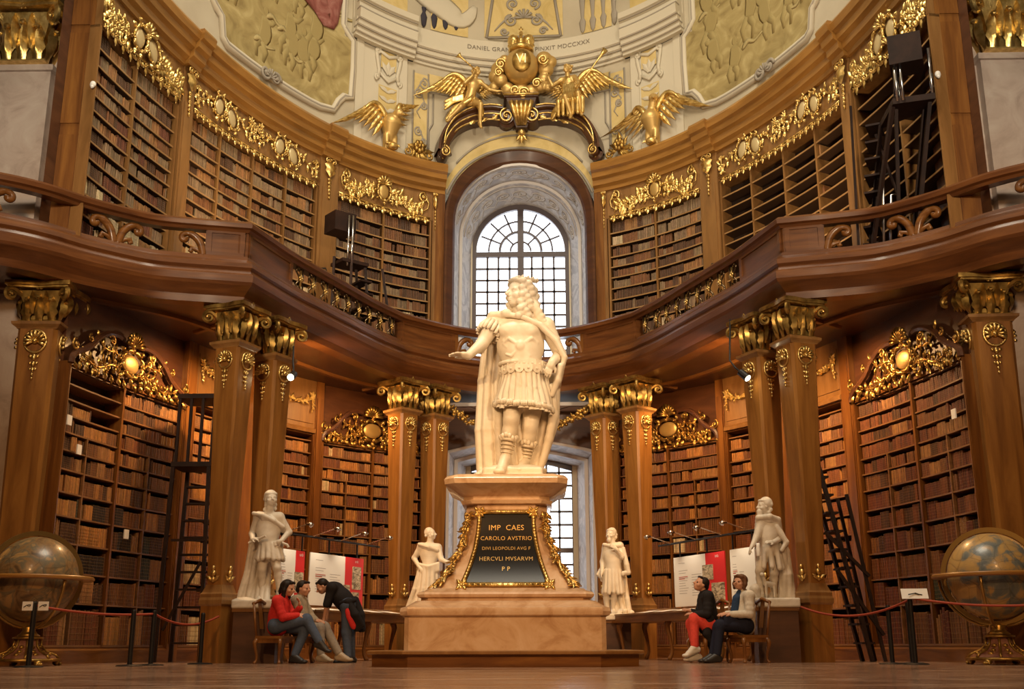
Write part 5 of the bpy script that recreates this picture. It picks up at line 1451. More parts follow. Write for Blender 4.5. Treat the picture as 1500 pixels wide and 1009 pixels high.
for i in range(4):                      # the swathe over the chest from right shoulder to left elbow
    u = i / 3; i = i * 1.67
    c.chain([(-0.08, -0.16 + 0.02 * i, 2.40 + 0.02 * u), (0.14, -0.20 + 0.035 * i, 2.36 + 0.045 * u), (0.42, -0.20 + 0.035 * i, 2.22 + 0.07 * u), (0.64 + 0.02 * u, -0.17 + 0.05 * i, 2.0 + 0.1 * u), (0.76, -0.14 + 0.055 * i, 1.76 + 0.06 * u), (0.70, -0.12 + 0.05 * i, 1.50)], [0.036, 0.040, 0.046, 0.048, 0.045, 0.03], 0.008)
for i in range(6):
    u = i / 5; c.chain([(0.70, -0.18 + 0.06 * i, 1.62), (0.66, -0.16 + 0.06 * i, 1.42), (0.58, -0.10 + 0.06 * i, 1.22 + 0.03 * i)], [0.05, 0.05, 0.035], 0.02)
for i in range(5): c.chain([(-0.10, -0.12, 2.42), (-0.28, -0.07 + 0.05 * i, 2.42 - 0.02 * i), (-0.42, 0.0 + 0.05 * i, 2.22), (-0.47, 0.08 + 0.03 * i, 1.95)], [0.05, 0.055, 0.05, 0.045], 0.018)
c.ell((-0.07, -0.17, 2.42), (0.075, 0.06, 0.065), k=0.02)
c.chain([(-0.42, 0.0, 0.12), (-0.5, -0.12, 0.05), (-0.56, -0.22, -0.03)], [0.06, 0.05, 0.03], 0.03)
clay_obj(c, 'cloak', st, t)
c = Clay(0.014)
c.block((0.0, 0.0, 0.02), (0.46, 0.36, 0.035), r=0.02); c.block((0.02, 0.0, 0.09), (0.42, 0.32, 0.08), r=0.05, k=0.03); c.ell((0.2, 0.0, 0.15), (0.3, 0.26, 0.09), k=0.05); c.ell((-0.12, -0.1, 0.14), (0.22, 0.2, 0.09), k=0.05)
clay_obj(c, 'statue_plinth', st, t)
# ------------------------------------------------------------------ four smaller marble statues on wooden pedestals
def wood_pedestal(name, label, x, y, h, w, d):
    t = thing(name, label, 'pedestal', (x, y, 0), group='wooden pedestals of the small statues')
    mb = MB(); mb.box(-w / 2, w / 2, -d / 2, d / 2, 0.0, h - 0.05); mb.build('pedestal_body', M['wood_dk'], t, local=True)
    mb = MB(); mb.box(-w / 2 - .02, w / 2 + .02, -d / 2 - .02, d / 2 + .02, h - 0.05, h); mb.build('pedestal_top', M['wood_h'], t, local=True)
def statue_body(c, J, hs, face, hands=True):
    for s in 'LR':
        h, k, a = J['hip' + s], J['knee' + s], J['ank' + s]
        c.cap(h, k, 0.095, 0.068, 0.03); m = lerp(k, a, 0.3) + v3(0, 0.02, 0); c.cap(k, m, 0.06, 0.062, 0.02); c.cap(m, a, 0.062, 0.042, 0.02)
        foot(c, a, J['foot' + s], 1.15, 0.012)
        sh, e, w = J['sh' + s], J['el' + s], J['wr' + s]
        c.cap(sh, e, 0.07, 0.052, 0.025); c.cap(e, w, 0.052, 0.034, 0.02)
        d, n = J['hand' + s]; hand(c, w, d, n, 1.0, J.get('curl' + s, 0.5), 1 if s == 'R' else -1, 0.008)
    pel = lerp(J['hipL'], J['hipR'], 0.5); ch = lerp(J['shL'], J['shR'], 0.5)
    c.cap(pel, lerp(pel, ch, 0.35), 0.145, 0.135, 0.04); c.ell(tuple(lerp(pel, ch, 0.72)), (0.19, 0.13, 0.22), k=0.05); c.cap(J['shL'], J['shR'], 0.075, 0.075, 0.04)
    c.cap(ch, J['head'], 0.065, 0.06, 0.03)
    return head(c, J['head'], hs, face, k=0.015)
def folds(c, paths, r, k=0.014):
    for p in paths: c.chain(p, r if hasattr(r, '__len__') else [r] * len(p), k)
def tunic(c, pel, hem, r0, r1, n=13, z0=0.1, yk=0.8, x1=0.0):
    for i in range(n):
        a = 2 * PI * i / n
        c.chain([(pel[0] + r0 * math.sin(a), pel[1] - r0 * yk * math.cos(a), pel[2] + z0), (pel[0] + x1 + r1 * math.sin(a), pel[1] - r1 * yk * math.cos(a), hem + 0.012 * math.cos(i * 2.3))], [0.042, 0.04], 0.016)
st = M['statue2']
# left front: armoured ruler with a baton
X, Y, Z = -3.95, 17.5, 0.86
wood_pedestal('statue_pedestal', 'dark wooden pedestal under the left front statue, beside the red-jacketed sitter', X + 0.02, Y + 0.02, 0.80, 0.66, 0.6)
t = thing('marble_statue', 'marble statue of an armoured ruler with a baton, beside the red-jacketed sitter', 'statue', (X, Y, 0.80), group=None)
c = Clay(0.0105)
J = dict(hipL=(0.19, 0.02, 0.87), kneeL=(0.27, -0.07, 0.62), ankL=(0.33, -0.03, 0.22), footL=(0.35, -0.9, -0.1), hipR=(0.04, 0.02, 0.87), kneeR=(0.03, -0.05, 0.60), ankR=(0.04, 0.0, 0.20), footR=(-0.1, -1, -0.1),
         shL=(0.25, 0.0, 1.41), elL=(0.40, 0.06, 1.18), wrL=(0.32, -0.10, 1.03), handL=((-0.8, -0.3, -0.4), (0.2, -0.9, 0.1)), shR=(-0.08, 0.0, 1.42), elR=(-0.17, 0.02, 1.15), wrR=(-0.10, -0.20, 1.04), handR=((0.8, -0.5, 0.15), (0, -0.5, 0.8)), curlR=1.1, head=(0.11, -0.03, 1.69))
P = statue_body(c, J, 0.125, (0.45, -0.9, 0.12))
clay_obj(c, 'body', st, t)
c = Clay(0.0105); c.ell((0.09, -0.01, 1.24), (0.20, 0.145, 0.24), k=0.04); c.cap((0.1, 0.0, 0.95), (0.09, 0, 1.1), 0.155, 0.16, 0.04); tunic(c, (0.12, 0.0, 0.9), 0.76, 0.145, 0.20, 14, 0.08, 0.8, 0.02)
clay_obj(c, 'tunic', st, t)
c = Clay(0.0105)
folds(c, [[(-0.14 + .02 * i, -0.07 + .035 * i, 1.46), (0.03, -0.15 + .02 * i, 1.42 - .03 * i), (0.2, -0.13 + .03 * i, 1.34 - .03 * i), (0.33, -0.06 + .04 * i, 1.25 - .02 * i)] for i in range(4)], 0.034)
folds(c, [[(-0.12 + .05 * i, 0.10, 1.46), (-0.20 + .05 * i, 0.13 + .02 * math.sin(i * 2), 1.0), (-0.24 + .055 * i, 0.10 + .03 * math.sin(i * 2.4), 0.55), (-0.33 + .08 * i, 0.05 - .03 * i % 2, 0.10)] for i in range(7)], [0.04, 0.042, 0.045, 0.055])
clay_obj(c, 'cloak', st, t)
c = Clay(0.01); c.ell(P(0, -0.28, 0.42), 0.105, k=0.02)
for i in range(22): a = 2 * PI * i / 22; c.ell(P(0.62 * math.cos(a), -0.05 + 0.60 * math.sin(a), 0.62 - 0.05 * math.sin(a)), (0.024, 0.024, 0.03), k=0.006)
for i in range(10): c.ell(P(0.66 * math.sin(i * 2.2), -0.66, 0.3 - 0.17 * i), 0.038, k=0.012)
clay_obj(c, 'hair_and_wreath', st, t)
mb = MB(); mb.tube([(-0.16, -0.19, 0.99), (0.12, -0.30, 1.09)], 0.02, 8); mb.build('baton', st, t, local=True)
mb = MB(); mb.tube([(0.34, -0.12, 1.0), (0.42, -0.10, 0.97), (0.44, -0.1, 0.93)], 0.022, 6); mb.tube([(0.34, -0.05, 1.0), (0.22, 0.22, 0.7)], 0.02, 6); mb.build('sword', st, t, local=True)
c = Clay(0.011); c.block((0.0, 0.0, 0.07), (0.36, 0.27, 0.07), r=0.03); c.ell((-0.2, -0.08, 0.12), (0.17, 0.17, 0.06), k=0.03); clay_obj(c, 'statue_plinth', st, t)
# right front: bearded figure in profile, arm held out
X, Y = 3.95, 17.5
wood_pedestal('statue_pedestal', 'dark wooden pedestal under the right front statue, beside the white-jacketed sitter', X, Y + 0.02, 0.80, 0.62, 0.6)
t = thing('marble_statue', 'marble statue of a bearded cloaked man in profile, beside the white-jacketed sitter', 'statue', (X, Y, 0.80))
c = Clay(0.0105)
J = dict(hipL=(0.06, 0.05, 0.85), kneeL=(0.04, -0.02, 0.53), ankL=(0.03, 0.06, 0.20), footL=(-0.7, -0.6, -0.1), hipR=(-0.09, -0.02, 0.85), kneeR=(-0.19, -0.06, 0.55), ankR=(-0.17, -0.02, 0.20), footR=(-0.85, -0.4, -0.1),
         shL=(0.10, 0.0, 1.30), elL=(0.19, -0.02, 1.06), wrL=(0.03, -0.17, 0.97), handL=((-0.8, -0.4, 0.1), (0.1, -0.5, 0.8)), shR=(-0.12, -0.05, 1.28), elR=(-0.22, -0.12, 1.05), wrR=(-0.30, -0.2, 0.93), handR=((-0.5, -0.3, -0.75), (-0.7, 0, 0.6)), curlR=0.5, head=(-0.06, -0.05, 1.54))
P = statue_body(c, J, 0.12, (-0.97, -0.25, 0.05)); clay_obj(c, 'body', st, t)
c = Clay(0.0105); c.ell((-0.01, -0.01, 1.16), (0.19, 0.145, 0.2), k=0.04); c.cap((-0.01, 0, 0.88), (-0.01, 0, 1.05), 0.15, 0.155, 0.04); tunic(c, (-0.01, 0.0, 0.84), 0.60, 0.14, 0.19, 9, 0.06); clay_obj(c, 'tunic', st, t)
c = Clay(0.0105)
folds(c, [[(-0.17, -0.10 + .04 * i, 1.36 - .05 * i), (0.0, -0.16 + .05 * i, 1.37 - .055 * i), (0.14, -0.08 + .05 * i, 1.33 - .06 * i), (0.17, 0.0 + .03 * i, 1.2 - .04 * i)] for i in range(5)], 0.045, 0.02)
folds(c, [[(0.10 + .02 * i, -0.10 + .05 * i, 1.22), (0.24 + .01 * i, -0.12 + .05 * i, 0.98), (0.16 + .02 * i, -0.12 + .06 * i, 0.86)] for i in range(4)], [0.05, 0.04, 0.03], 0.016)
folds(c, [[(0.06 + .03 * i, 0.12, 1.25), (0.15 + .03 * i, 0.10 - .05 * (i % 3), 0.85), (0.18 + .03 * i, 0.06 - .06 * (i % 2), 0.5), (0.14 + .045 * i, 0.06, 0.14)] for i in range(5)], [0.045, 0.05, 0.05, 0.055])
clay_obj(c, 'cloak', st, t)
c = Clay(0.01); c.ell(P(0, -0.3, 0.4), 0.105, k=0.02); c.chain([P(0, 0.55, -0.75), P(0, 0.55, -1.2), P(0, 0.45, -1.55)], [0.055, 0.045, 0.02], 0.02)
for i in range(16): c.ell(P(0.6 * math.cos(i * 2.4), -0.45 + 0.3 * math.sin(i * 1.3), 0.75 - 0.13 * i), 0.034, k=0.01)
for i in range(14): a = 2 * PI * i / 14; c.ell(P(0.58 * math.cos(a), -0.05 + 0.6 * math.sin(a), 0.68), 0.026, k=0.006)
clay_obj(c, 'hair_and_beard', st, t)
c = Clay(0.0095)   # small dog and helmet at his feet
c.cap((-0.12, -0.10, 0.36), (0.02, -0.02, 0.34), 0.04, 0.045, 0.015); c.cap((-0.12, -0.1, 0.36), (-0.16, -0.14, 0.47), 0.03, 0.026, 0.015); c.ell((-0.17, -0.16, 0.49), (0.04, 0.034, 0.034), k=0.012)
for x, y in ((-0.12, -0.13), (-0.1, -0.07), (0.02, -0.05), (0.03, 0.01)): c.cap((x, y, 0.34), (x, y, 0.16), 0.02, 0.014, 0.01)
clay_obj(c, 'dog_figure', st, t)
c = Clay(0.01); c.ell((-0.27, -0.05, 0.28), (0.075, 0.09, 0.08)); c.cap((-0.27, -0.05, 0.18), (-0.27, -0.05, 0.26), 0.085, 0.08); clay_obj(c, 'helmet', st, t)
mb = MB(); mb.lathe([(0.032, 0), (0.035, 0.01), (0.035, 0.12), (0.028, 0.15), (0.028, 0.2)], 10, (-0.22, -0.22, 0.76)); mb.build('scroll', M['white'], t, smooth=True, local=True)
c = Clay(0.011); c.block((0.02, 0.0, 0.07), (0.34, 0.27, 0.07), r=0.02); clay_obj(c, 'statue_plinth', st, t)
# left rear: robed figure looking to the window
st = M['statue']
X, Y = -1.82, 22.15
wood_pedestal('statue_pedestal', 'wooden pedestal of the rear left statue, half hidden by the central pedestal', X, Y + 0.05, 0.72, 0.55, 0.5)
t = thing('marble_statue', 'marble statue of a bare-chested robed man, hand on hip, left of the central pedestal', 'statue', (X, Y, 0.72))
c = Clay(0.0105)
J = dict(hipL=(0.14, 0.02, 0.98), kneeL=(0.17, -0.08, 0.60), ankL=(0.15, 0.0, 0.22), footL=(0.4, -0.9, -0.1), hipR=(-0.02, 0.02, 0.98), kneeR=(-0.04, -0.04, 0.6), ankR=(-0.06, 0.02, 0.2), footR=(-0.3, -0.9, -0.1),
         shL=(0.22, 0.0, 1.40), elL=(0.30, -0.10, 1.16), wrL=(0.42, -0.18, 1.10), handL=((1, -0.3, 0.05), (0, 0, 1)), shR=(-0.11, 0.0, 1.42), elR=(-0.25, 0.06, 1.20), wrR=(-0.13, -0.09, 1.02), handR=((0.5, -0.4, -0.7), (-0.5, -0.7, 0.2)), head=(0.08, -0.02, 1.66), curlL=0.3)
P = statue_body(c, J, 0.115, (0.93, -0.35, 0.15)); clay_obj(c, 'body', st, t)
c = Clay(0.0105)
folds(c, [[(-0.14, -0.10 + .04 * i, 1.46 - .03 * i), (0.05, -0.15 + .04 * i, 1.40 - .04 * i), (0.22, -0.10 + .04 * i, 1.34 - .03 * i), (0.30, -0.02, 1.22)] for i in range(4)], 0.033)
folds(c, [[(-0.14, -0.06 + .02 * i, 1.07 - .035 * i), (0.05, -0.17 + .01 * i, 1.02 - .035 * i), (0.24, -0.10, 1.08 - .03 * i), (0.28, 0.02, 1.1 - .03 * i)] for i in range(5)], 0.036)
for i in range(12):
    a = 2 * PI * i / 12; c.chain([(0.06 + 0.15 * math.sin(a), -0.13 * math.cos(a), 1.0), (0.05 + 0.19 * math.sin(a), -0.17 * math.cos(a), 0.6), (0.0 + 0.27 * math.sin(a), -0.22 * math.cos(a), 0.16)], [0.05, 0.05, 0.06], 0.02)
folds(c, [[(-0.12, 0.05 - .05 * i, 1.0), (-0.18 - .02 * i, 0.02 - .04 * i, 0.6), (-0.30 - .03 * i, 0.0, 0.2)] for i in range(3)], [0.04, 0.045, 0.05])
clay_obj(c, 'robe', st, t)
c = Clay(0.01); c.ell(P(0, -0.3, 0.4), 0.098, k=0.02)
for i in range(18): c.ell(P(0.6 * math.cos(i * 2.4), -0.35 + 0.4 * math.sin(i * 1.3), 0.85 - 0.08 * i), 0.028, k=0.01)
clay_obj(c, 'hair', st, t)
c = Clay(0.011); c.block((0.0, 0.0, 0.08), (0.32, 0.26, 0.07), r=0.02); clay_obj(c, 'statue_plinth', st, t)
# right rear: cloaked figure with a hand at the breast
X, Y = 1.84, 22.15
wood_pedestal('statue_pedestal', 'wooden pedestal of the rear right statue, beside the exhibition table', X + 0.04, Y + 0.05, 0.72, 0.52, 0.5)
t = thing('marble_statue', 'marble statue of a long-cloaked man, hand at his breast, right of the central pedestal', 'statue', (X, Y, 0.72))
c = Clay(0.0105)
J = dict(hipL=(0.06, 0.03, 0.88), kneeL=(0.0, -0.05, 0.52), ankL=(-0.01, 0.02, 0.17), footL=(-0.1, -1, -0.1), hipR=(-0.09, 0.02, 0.88), kneeR=(-0.15, -0.04, 0.52), ankR=(-0.13, 0.02, 0.16), footR=(-0.3, -0.9, -0.1),
         shL=(0.14, 0.0, 1.42), elL=(0.17, -0.12, 1.20), wrL=(0.07, -0.20, 1.33), handL=((-0.7, -0.1, 0.6), (0, -1, 0)), shR=(-0.13, 0.0, 1.38), elR=(-0.2, 0.05, 1.12), wrR=(-0.22, -0.03, 0.92), handR=((-0.2, -0.3, -0.9), (-0.8, 0, 0)), head=(-0.03, -0.03, 1.64), curlL=0.4)
P = statue_body(c, J, 0.115, (-0.62, -0.78, 0.05)); clay_obj(c, 'body', st, t)
c = Clay(0.0105); c.ell((0.0, -0.01, 1.22), (0.19, 0.145, 0.22), k=0.04); c.cap((0, 0, 0.9), (0, 0, 1.1), 0.15, 0.155, 0.04); tunic(c, (-0.01, 0.0, 0.86), 0.52, 0.14, 0.19, 13, 0.08); clay_obj(c, 'tunic', st, t)
c = Clay(0.0105)
folds(c, [[(-0.17, -0.08 + .05 * i, 1.44 - .03 * i), (0.0, -0.14 + .05 * i, 1.40 - .03 * i), (0.15, -0.08 + .05 * i, 1.42 - .04 * i), (0.22, 0.0 + .03 * i, 1.22)] for i in range(4)], 0.036)
folds(c, [[(0.18 + .01 * i, 0.0 - .03 * i, 1.36), (0.26, -0.04 - .03 * i, 1.05), (0.29, -0.06 - .02 * i, 0.90), (0.18, -0.10, 0.86 + .02 * i)] for i in range(3)], [0.045, 0.05, 0.045, 0.03])
folds(c, [[(-0.12 + .055 * i, 0.13, 1.4), (-0.12 + .07 * i, 0.14 + .02 * (i % 2), 0.8), (-0.06 + .065 * i, 0.10 - .05 * (i % 2), 0.4), (0.0 + .06 * i, 0.06 - .06 * (i % 2), 0.12)] for i in range(6)], [0.045, 0.05, 0.05, 0.055])
folds(c, [[(-0.16, 0.06, 1.1), (-0.24 - .03 * i, 0.05, 0.95 - .04 * i), (-0.22 + .02 * i, 0.06, 0.76)] for i in range(3)], 0.03)
clay_obj(c, 'cloak', st, t)
c = Clay(0.01); c.ell(P(0, -0.3, 0.4), 0.098, k=0.02); c.ell(P(0, 0.5, -0.95), (0.045, 0.045, 0.06), k=0.02)
for i in range(16): a = 2 * PI * i / 16; c.ell(P(0.6 * math.cos(a), -0.08 + 0.6 * math.sin(a), 0.66), (0.022, 0.022, 0.03), k=0.006)
for i in range(8): c.ell(P(0.6 * math.sin(i * 2.3), -0.7, 0.3 - 0.15 * i), 0.034, k=0.012)
clay_obj(c, 'hair_and_beard', st, t)
c = Clay(0.011); c.block((0.03, 0.0, 0.06), (0.30, 0.25, 0.06), r=0.02)
for i in range(7): c.ell((0.08 + 0.04 * i, -0.14 + 0.05 * (i % 3), 0.14 + 0.03 * (i % 2)), (0.06, 0.05, 0.05), k=0.015)
clay_obj(c, 'statue_plinth', st, t)
# ------------------------------------------------------------------ chairs and visitors
def cloth(name, c1, rough=0.85):
    def f(nt, b):
        n = nd(nt, 'ShaderNodeTexNoise', Scale=30.0, Detail=3.0); nt.links.new(coords(nt), n.inputs['Vector'])
        nt.links.new(ramp(nt, n.outputs['Fac'], [(0.3, tuple(x * 0.8 for x in c1)), (0.7, c1)]), b.inputs['Base Color'])
    return mat(name, rough=rough, spec=0.2, build=f)
SKIN = mat('skin', (0.52, 0.27, 0.17), 0.5)
C_RED, C_BEIGE, C_BLACK = cloth('red fleece', (0.62, 0.035, 0.03)), cloth('beige cloth', (0.34, 0.27, 0.19)), cloth('black cloth', (0.018, 0.016, 0.018))
C_JEAN, C_GREY, C_NAVY, C_WHITE = cloth('blue jeans', (0.075, 0.10, 0.155)), cloth('grey trousers', (0.27, 0.23, 0.19)), cloth('navy cloth', (0.016, 0.018, 0.035)), cloth('white jacket', (0.66, 0.60, 0.50))
C_CORAL, C_BLUE, HAIR_DK, HAIR_BR = cloth('coral red trousers', (0.66, 0.07, 0.05)), cloth('blue blouse', (0.03, 0.06, 0.13)), cloth('dark hair', (0.018, 0.012, 0.010), 0.5), cloth('auburn hair', (0.13, 0.055, 0.025), 0.5)
SHOE_DK, SHOE_LT, SHOE_TAN = mat('dark shoe', (0.02, 0.018, 0.018), 0.5), mat('pale shoe', (0.62, 0.58, 0.52), 0.5), mat('tan shoe', (0.36, 0.28, 0.19), 0.5)

def person(label, loc, J, face, hs, top, legs, shoe, hair, hairfn, extra=None, sleeve=1.0, topr=1.0, k=0.012, vox=0.0095):
    """J: joints in local metres. one continuous body; clothing, shoes and hair are children"""
    t = thing('person', label, 'person', loc)
    c = Clay(vox); pel = lerp(J['hipL'], J['hipR'], 0.5); ch = lerp(J['shL'], J['shR'], 0.5)
    for s in 'LR':
        h, kn, a = J['hip' + s], J['knee' + s], J['ank' + s]
        c.cap(h, kn, 0.075, 0.050, 0.02); c.cap(kn, a, 0.048, 0.034, 0.02); foot(c, a, J['foot' + s], 0.95, 0.01, 0.9)
        sh, e, w = J['sh' + s], J['el' + s], J['wr' + s]
        c.cap(sh, e, 0.046, 0.036, 0.02); c.cap(e, w, 0.036, 0.026, 0.015); d, n = J['hand' + s]
        hand(c, w, d, n, 0.98, J.get('curl' + s, 0.5), 1 if s == 'R' else -1, 0.007)
    c.cap(pel, lerp(pel, ch, 0.4), 0.125, 0.11, 0.04); c.cap(lerp(pel, ch, 0.4), lerp(pel, ch, 0.8), 0.12, 0.115, 0.04); c.cap(J['shL'], J['shR'], 0.055, 0.055, 0.04)
    c.cap(ch, J['head'], 0.055, 0.05, 0.02)
    P = head(c, J['head'], hs, face, J.get('up', (0, 0, 1)), 0.012)
    clay_obj(c, 'body', SKIN, t)
    for sx in (-1, 1):
        mb = MB(); mb.ball(P(sx * 0.30, 0.735, -0.03), (hs * 0.095,) * 3, 8, 6); mb.build('eye', HAIR_DK, t, smooth=True, local=True)
    c = Clay(vox)                                               # top
    c.cap(pel, lerp(pel, ch, 0.4), 0.155 * topr, 0.145 * topr, 0.04); c.cap(lerp(pel, ch, 0.4), lerp(pel, ch, 0.82), 0.148 * topr, 0.14 * topr, 0.05)
    c.cap(J['shL'], J['shR'], 0.085, 0.085, 0.05); c.cap(lerp(ch, J['head'], 0.05), lerp(ch, J['head'], 0.34), 0.085, 0.065, 0.03)
    for s in 'LR':
        sh, e, w = J['sh' + s], J['el' + s], J['wr' + s]
        c.cap(sh, e, 0.074, 0.06, 0.03)
        if sleeve > 0: c.cap(e, lerp(e, w, sleeve), 0.06, 0.048, 0.02)
        if sleeve >= 1:                                         # sleeve creases
            for q in (0.25, 0.5, 0.75): c.ell(tuple(lerp(sh, e, q)), 0.072, k=0.01)
    top_o = clay_obj(c, 'jacket', top, t)
    c = Clay(vox)
    c.cap(J['hipL'], J['hipR'], 0.125, 0.125, 0.04)
    for s in 'LR':
        h, kn, a = J['hip' + s], J['knee' + s], J['ank' + s]; e = lerp(kn, a, 0.93)
        c.cap(h, kn, 0.105, 0.078, 0.03); c.cap(kn, e, 0.078, 0.06, 0.02); c.ell(tuple(lerp(kn, a, 0.08)), 0.08, k=0.02)
    clay_obj(c, 'trousers', legs, t)
    for s in 'LR':
        c = Clay(vox); foot(c, J['ank' + s], J['foot' + s], 1.0, 0.012, 1.15); clay_obj(c, 'shoe', shoe, t)
    c = Clay(vox); hairfn(c, P, hs); clay_obj(c, 'hair', hair, t)
    if extra: extra(t, P, J)
    return t
def hair_long(c, P, s):
    c.ell(P(0, -0.22, 0.34), (0.80 * s, 0.86 * s, 0.76 * s), k=0.02)
    for sx in (-1, 1): c.chain([P(sx * 0.6, -0.1, 0.5), P(sx * 0.74, -0.1, -0.3), P(sx * 0.66, -0.1, -1.1), P(sx * 0.55, 0.0, -1.5)], [0.3 * s, 0.27 * s, 0.26 * s, 0.12 * s], 0.02)
    c.chain([P(0, -0.7, 0.2), P(0, -0.78, -0.5), P(0, -0.7, -1.2)], [0.5 * s, 0.46 * s, 0.3 * s], 0.03); c.cap(P(-0.35, 0.5, 0.72), P(0.35, 0.5, 0.72), 0.2 * s, None, 0.02)
def hair_short(c, P, s):
    c.ell(P(0, -0.24, 0.36), (0.80 * s, 0.84 * s, 0.74 * s), k=0.02); c.ell(P(0, -0.5, -0.1), (0.68 * s, 0.5 * s, 0.6 * s), k=0.02); c.cap(P(-0.35, 0.48, 0.78), P(0.35, 0.48, 0.78), 0.18 * s, None, 0.02)
def hair_bob(c, P, s):
    c.ell(P(0, -0.2, 0.36), (0.88 * s, 0.9 * s, 0.78 * s), k=0.02)
    for sx in (-1, 1): c.chain([P(sx * 0.66, 0.0, 0.45), P(sx * 0.80, 0.0, -0.2), P(sx * 0.72, 0.05, -0.72)], [0.28 * s, 0.26 * s, 0.2 * s], 0.02)
    c.chain([P(0, -0.72, 0.2), P(0, -0.72, -0.6)], [0.5 * s, 0.4 * s], 0.03); c.chain([P(-0.5, 0.45, 0.66), P(0, 0.62, 0.74), P(0.5, 0.45, 0.66)], [0.2 * s] * 3, 0.02)

def chair(label, x, y, rz):
    t = thing('chair', label, 'chair', (x, y, 0), rz, 'wooden visitor chairs')
    mb = MB(); mb.box(-0.22, 0.22, -0.21, 0.21, 0.355, 0.395); mb.build('seat', M['wood_h'], t, local=True)
    mb = MB()
    for a, b in (((-0.2, -0.19), (0.2, -0.19)), ((-0.2, 0.19), (0.2, 0.19)), ((-0.2, -0.19), (-0.2, 0.19)), ((0.2, -0.19), (0.2, 0.19))): mb.bar((*a, 0.325), (*b, 0.325), 0.025, 0.06)
    mb.build('apron', M['wood_v'], t, local=True)
    for sx, sy in ((-1, -1), (1, -1), (-1, 1), (1, 1)):
        mb = MB(); x0, y0 = sx * 0.195, sy * 0.185; o = 0.035
        mb.tube(catmull([(x0, y0, 0.35), (x0 + sx * o, y0 + sy * o * .6, 0.28), (x0 + sx * 0.005, y0, 0.14), (x0 + sx * 0.0, y0, 0.05), (x0 + sx * 0.03, y0 + sy * .02, 0.0)], 3), [0.028, 0.032, 0.034, 0.032, 0.028, 0.024, 0.022, 0.02, 0.019, 0.018, 0.02, 0.024, 0.024], 8)
        mb.build('leg', M['wood_v'], t, smooth=True, local=True)
    mb = MB()
    for sx in (-1, 1): mb.tube([(sx * 0.2, 0.2, 0.37), (sx * 0.205, 0.235, 0.62), (sx * 0.19, 0.28, 0.88)], 0.019, 7)
    mb.tube([(-0.2, 0.28, 0.86), (0, 0.275, 0.92), (0.2, 0.28, 0.86)], 0.026, 7); mb.grid(lambda u, v: (-0.06 + 0.12 * u, 0.225 + 0.06 * v, 0.5 + 0.4 * v), 2, 3)
    mb.build('backrest', M['wood_v'], t, smooth=True, local=True)
chair('wooden chair with curved legs under the red-jacketed sitter', -3.56, 17.02, R_(75))
chair('wooden chair under the beige-dressed sitter, mostly hidden', -3.38, 17.55, R_(70))
chair('wooden chair with curved legs under the white-jacketed sitter', 3.44, 16.95, R_(-70))
chair('wooden chair under the sitter in black coat, mostly hidden', 2.92, 17.35, R_(-65))

def bag_loop(t, P, J):
    mb = MB(); mb.tube([(0.12 + 0.07 * math.cos(a), -0.16, 0.60 + 0.05 * math.sin(a)) for a in np.linspace(0, 2 * PI, 14)], 0.013, 6); mb.build('bag_strap', C_BLACK, t, smooth=True, local=True)
# red jacket, legs crossed, facing right
person('person in red jacket and blue jeans sitting with crossed legs, hand at mouth', (-3.53, 17.0, 0), dict(hipL=(0.0, 0.09, 0.53), kneeL=(0.42, 0.05, 0.52), ankL=(0.28, -0.02, 0.10), footL=(0.9, -0.35, -0.05), hipR=(0.0, -0.09, 0.54), kneeR=(0.44, -0.03, 0.64), ankR=(0.66, -0.08, 0.30), footR=(0.9, -0.2, -0.35),
       shL=(0.06, 0.15, 0.90), elL=(0.20, 0.13, 0.68), wrL=(0.32, 0.02, 0.80), handL=((-0.1, -0.1, 1), (0.7, 0.3, 0.2)), shR=(0.02, -0.16, 0.90), elR=(0.12, -0.20, 0.66), wrR=(0.31, -0.08, 0.69), handR=((0.9, 0.3, 0.1), (0, -0.5, 0.9)), head=(0.14, -0.02, 1.09)),
       (0.93, -0.32, -0.16), 0.118, C_RED, C_JEAN, SHOE_DK, HAIR_DK, hair_long)
# beige, behind
person('person in beige top and grey trousers sitting beside the one in red', (-3.33, 17.5, 0), dict(hipL=(0.02, 0.09, 0.53), kneeL=(0.40, 0.06, 0.54), ankL=(0.66, 0.02, 0.12), footL=(0.95, -0.3, -0.05), hipR=(0.02, -0.09, 0.53), kneeR=(0.36, -0.09, 0.52), ankR=(0.40, -0.12, 0.11), footR=(0.9, -0.4, -0.05),
       shL=(0.02, 0.17, 0.92), elL=(0.16, 0.18, 0.70), wrL=(0.28, 0.02, 0.63), handL=((0.8, -0.5, -0.1), (0, -0.2, 1)), shR=(-0.02, -0.16, 0.92), elR=(0.10, -0.2, 0.69), wrR=(0.26, -0.1, 0.63), handR=((0.8, 0.5, -0.1), (0, -0.2, 1)), head=(0.07, -0.01, 1.11)),
       (0.9, -0.40, -0.05), 0.117, C_BEIGE, C_GREY, SHOE_TAN, HAIR_DK, hair_short, bag_loop)
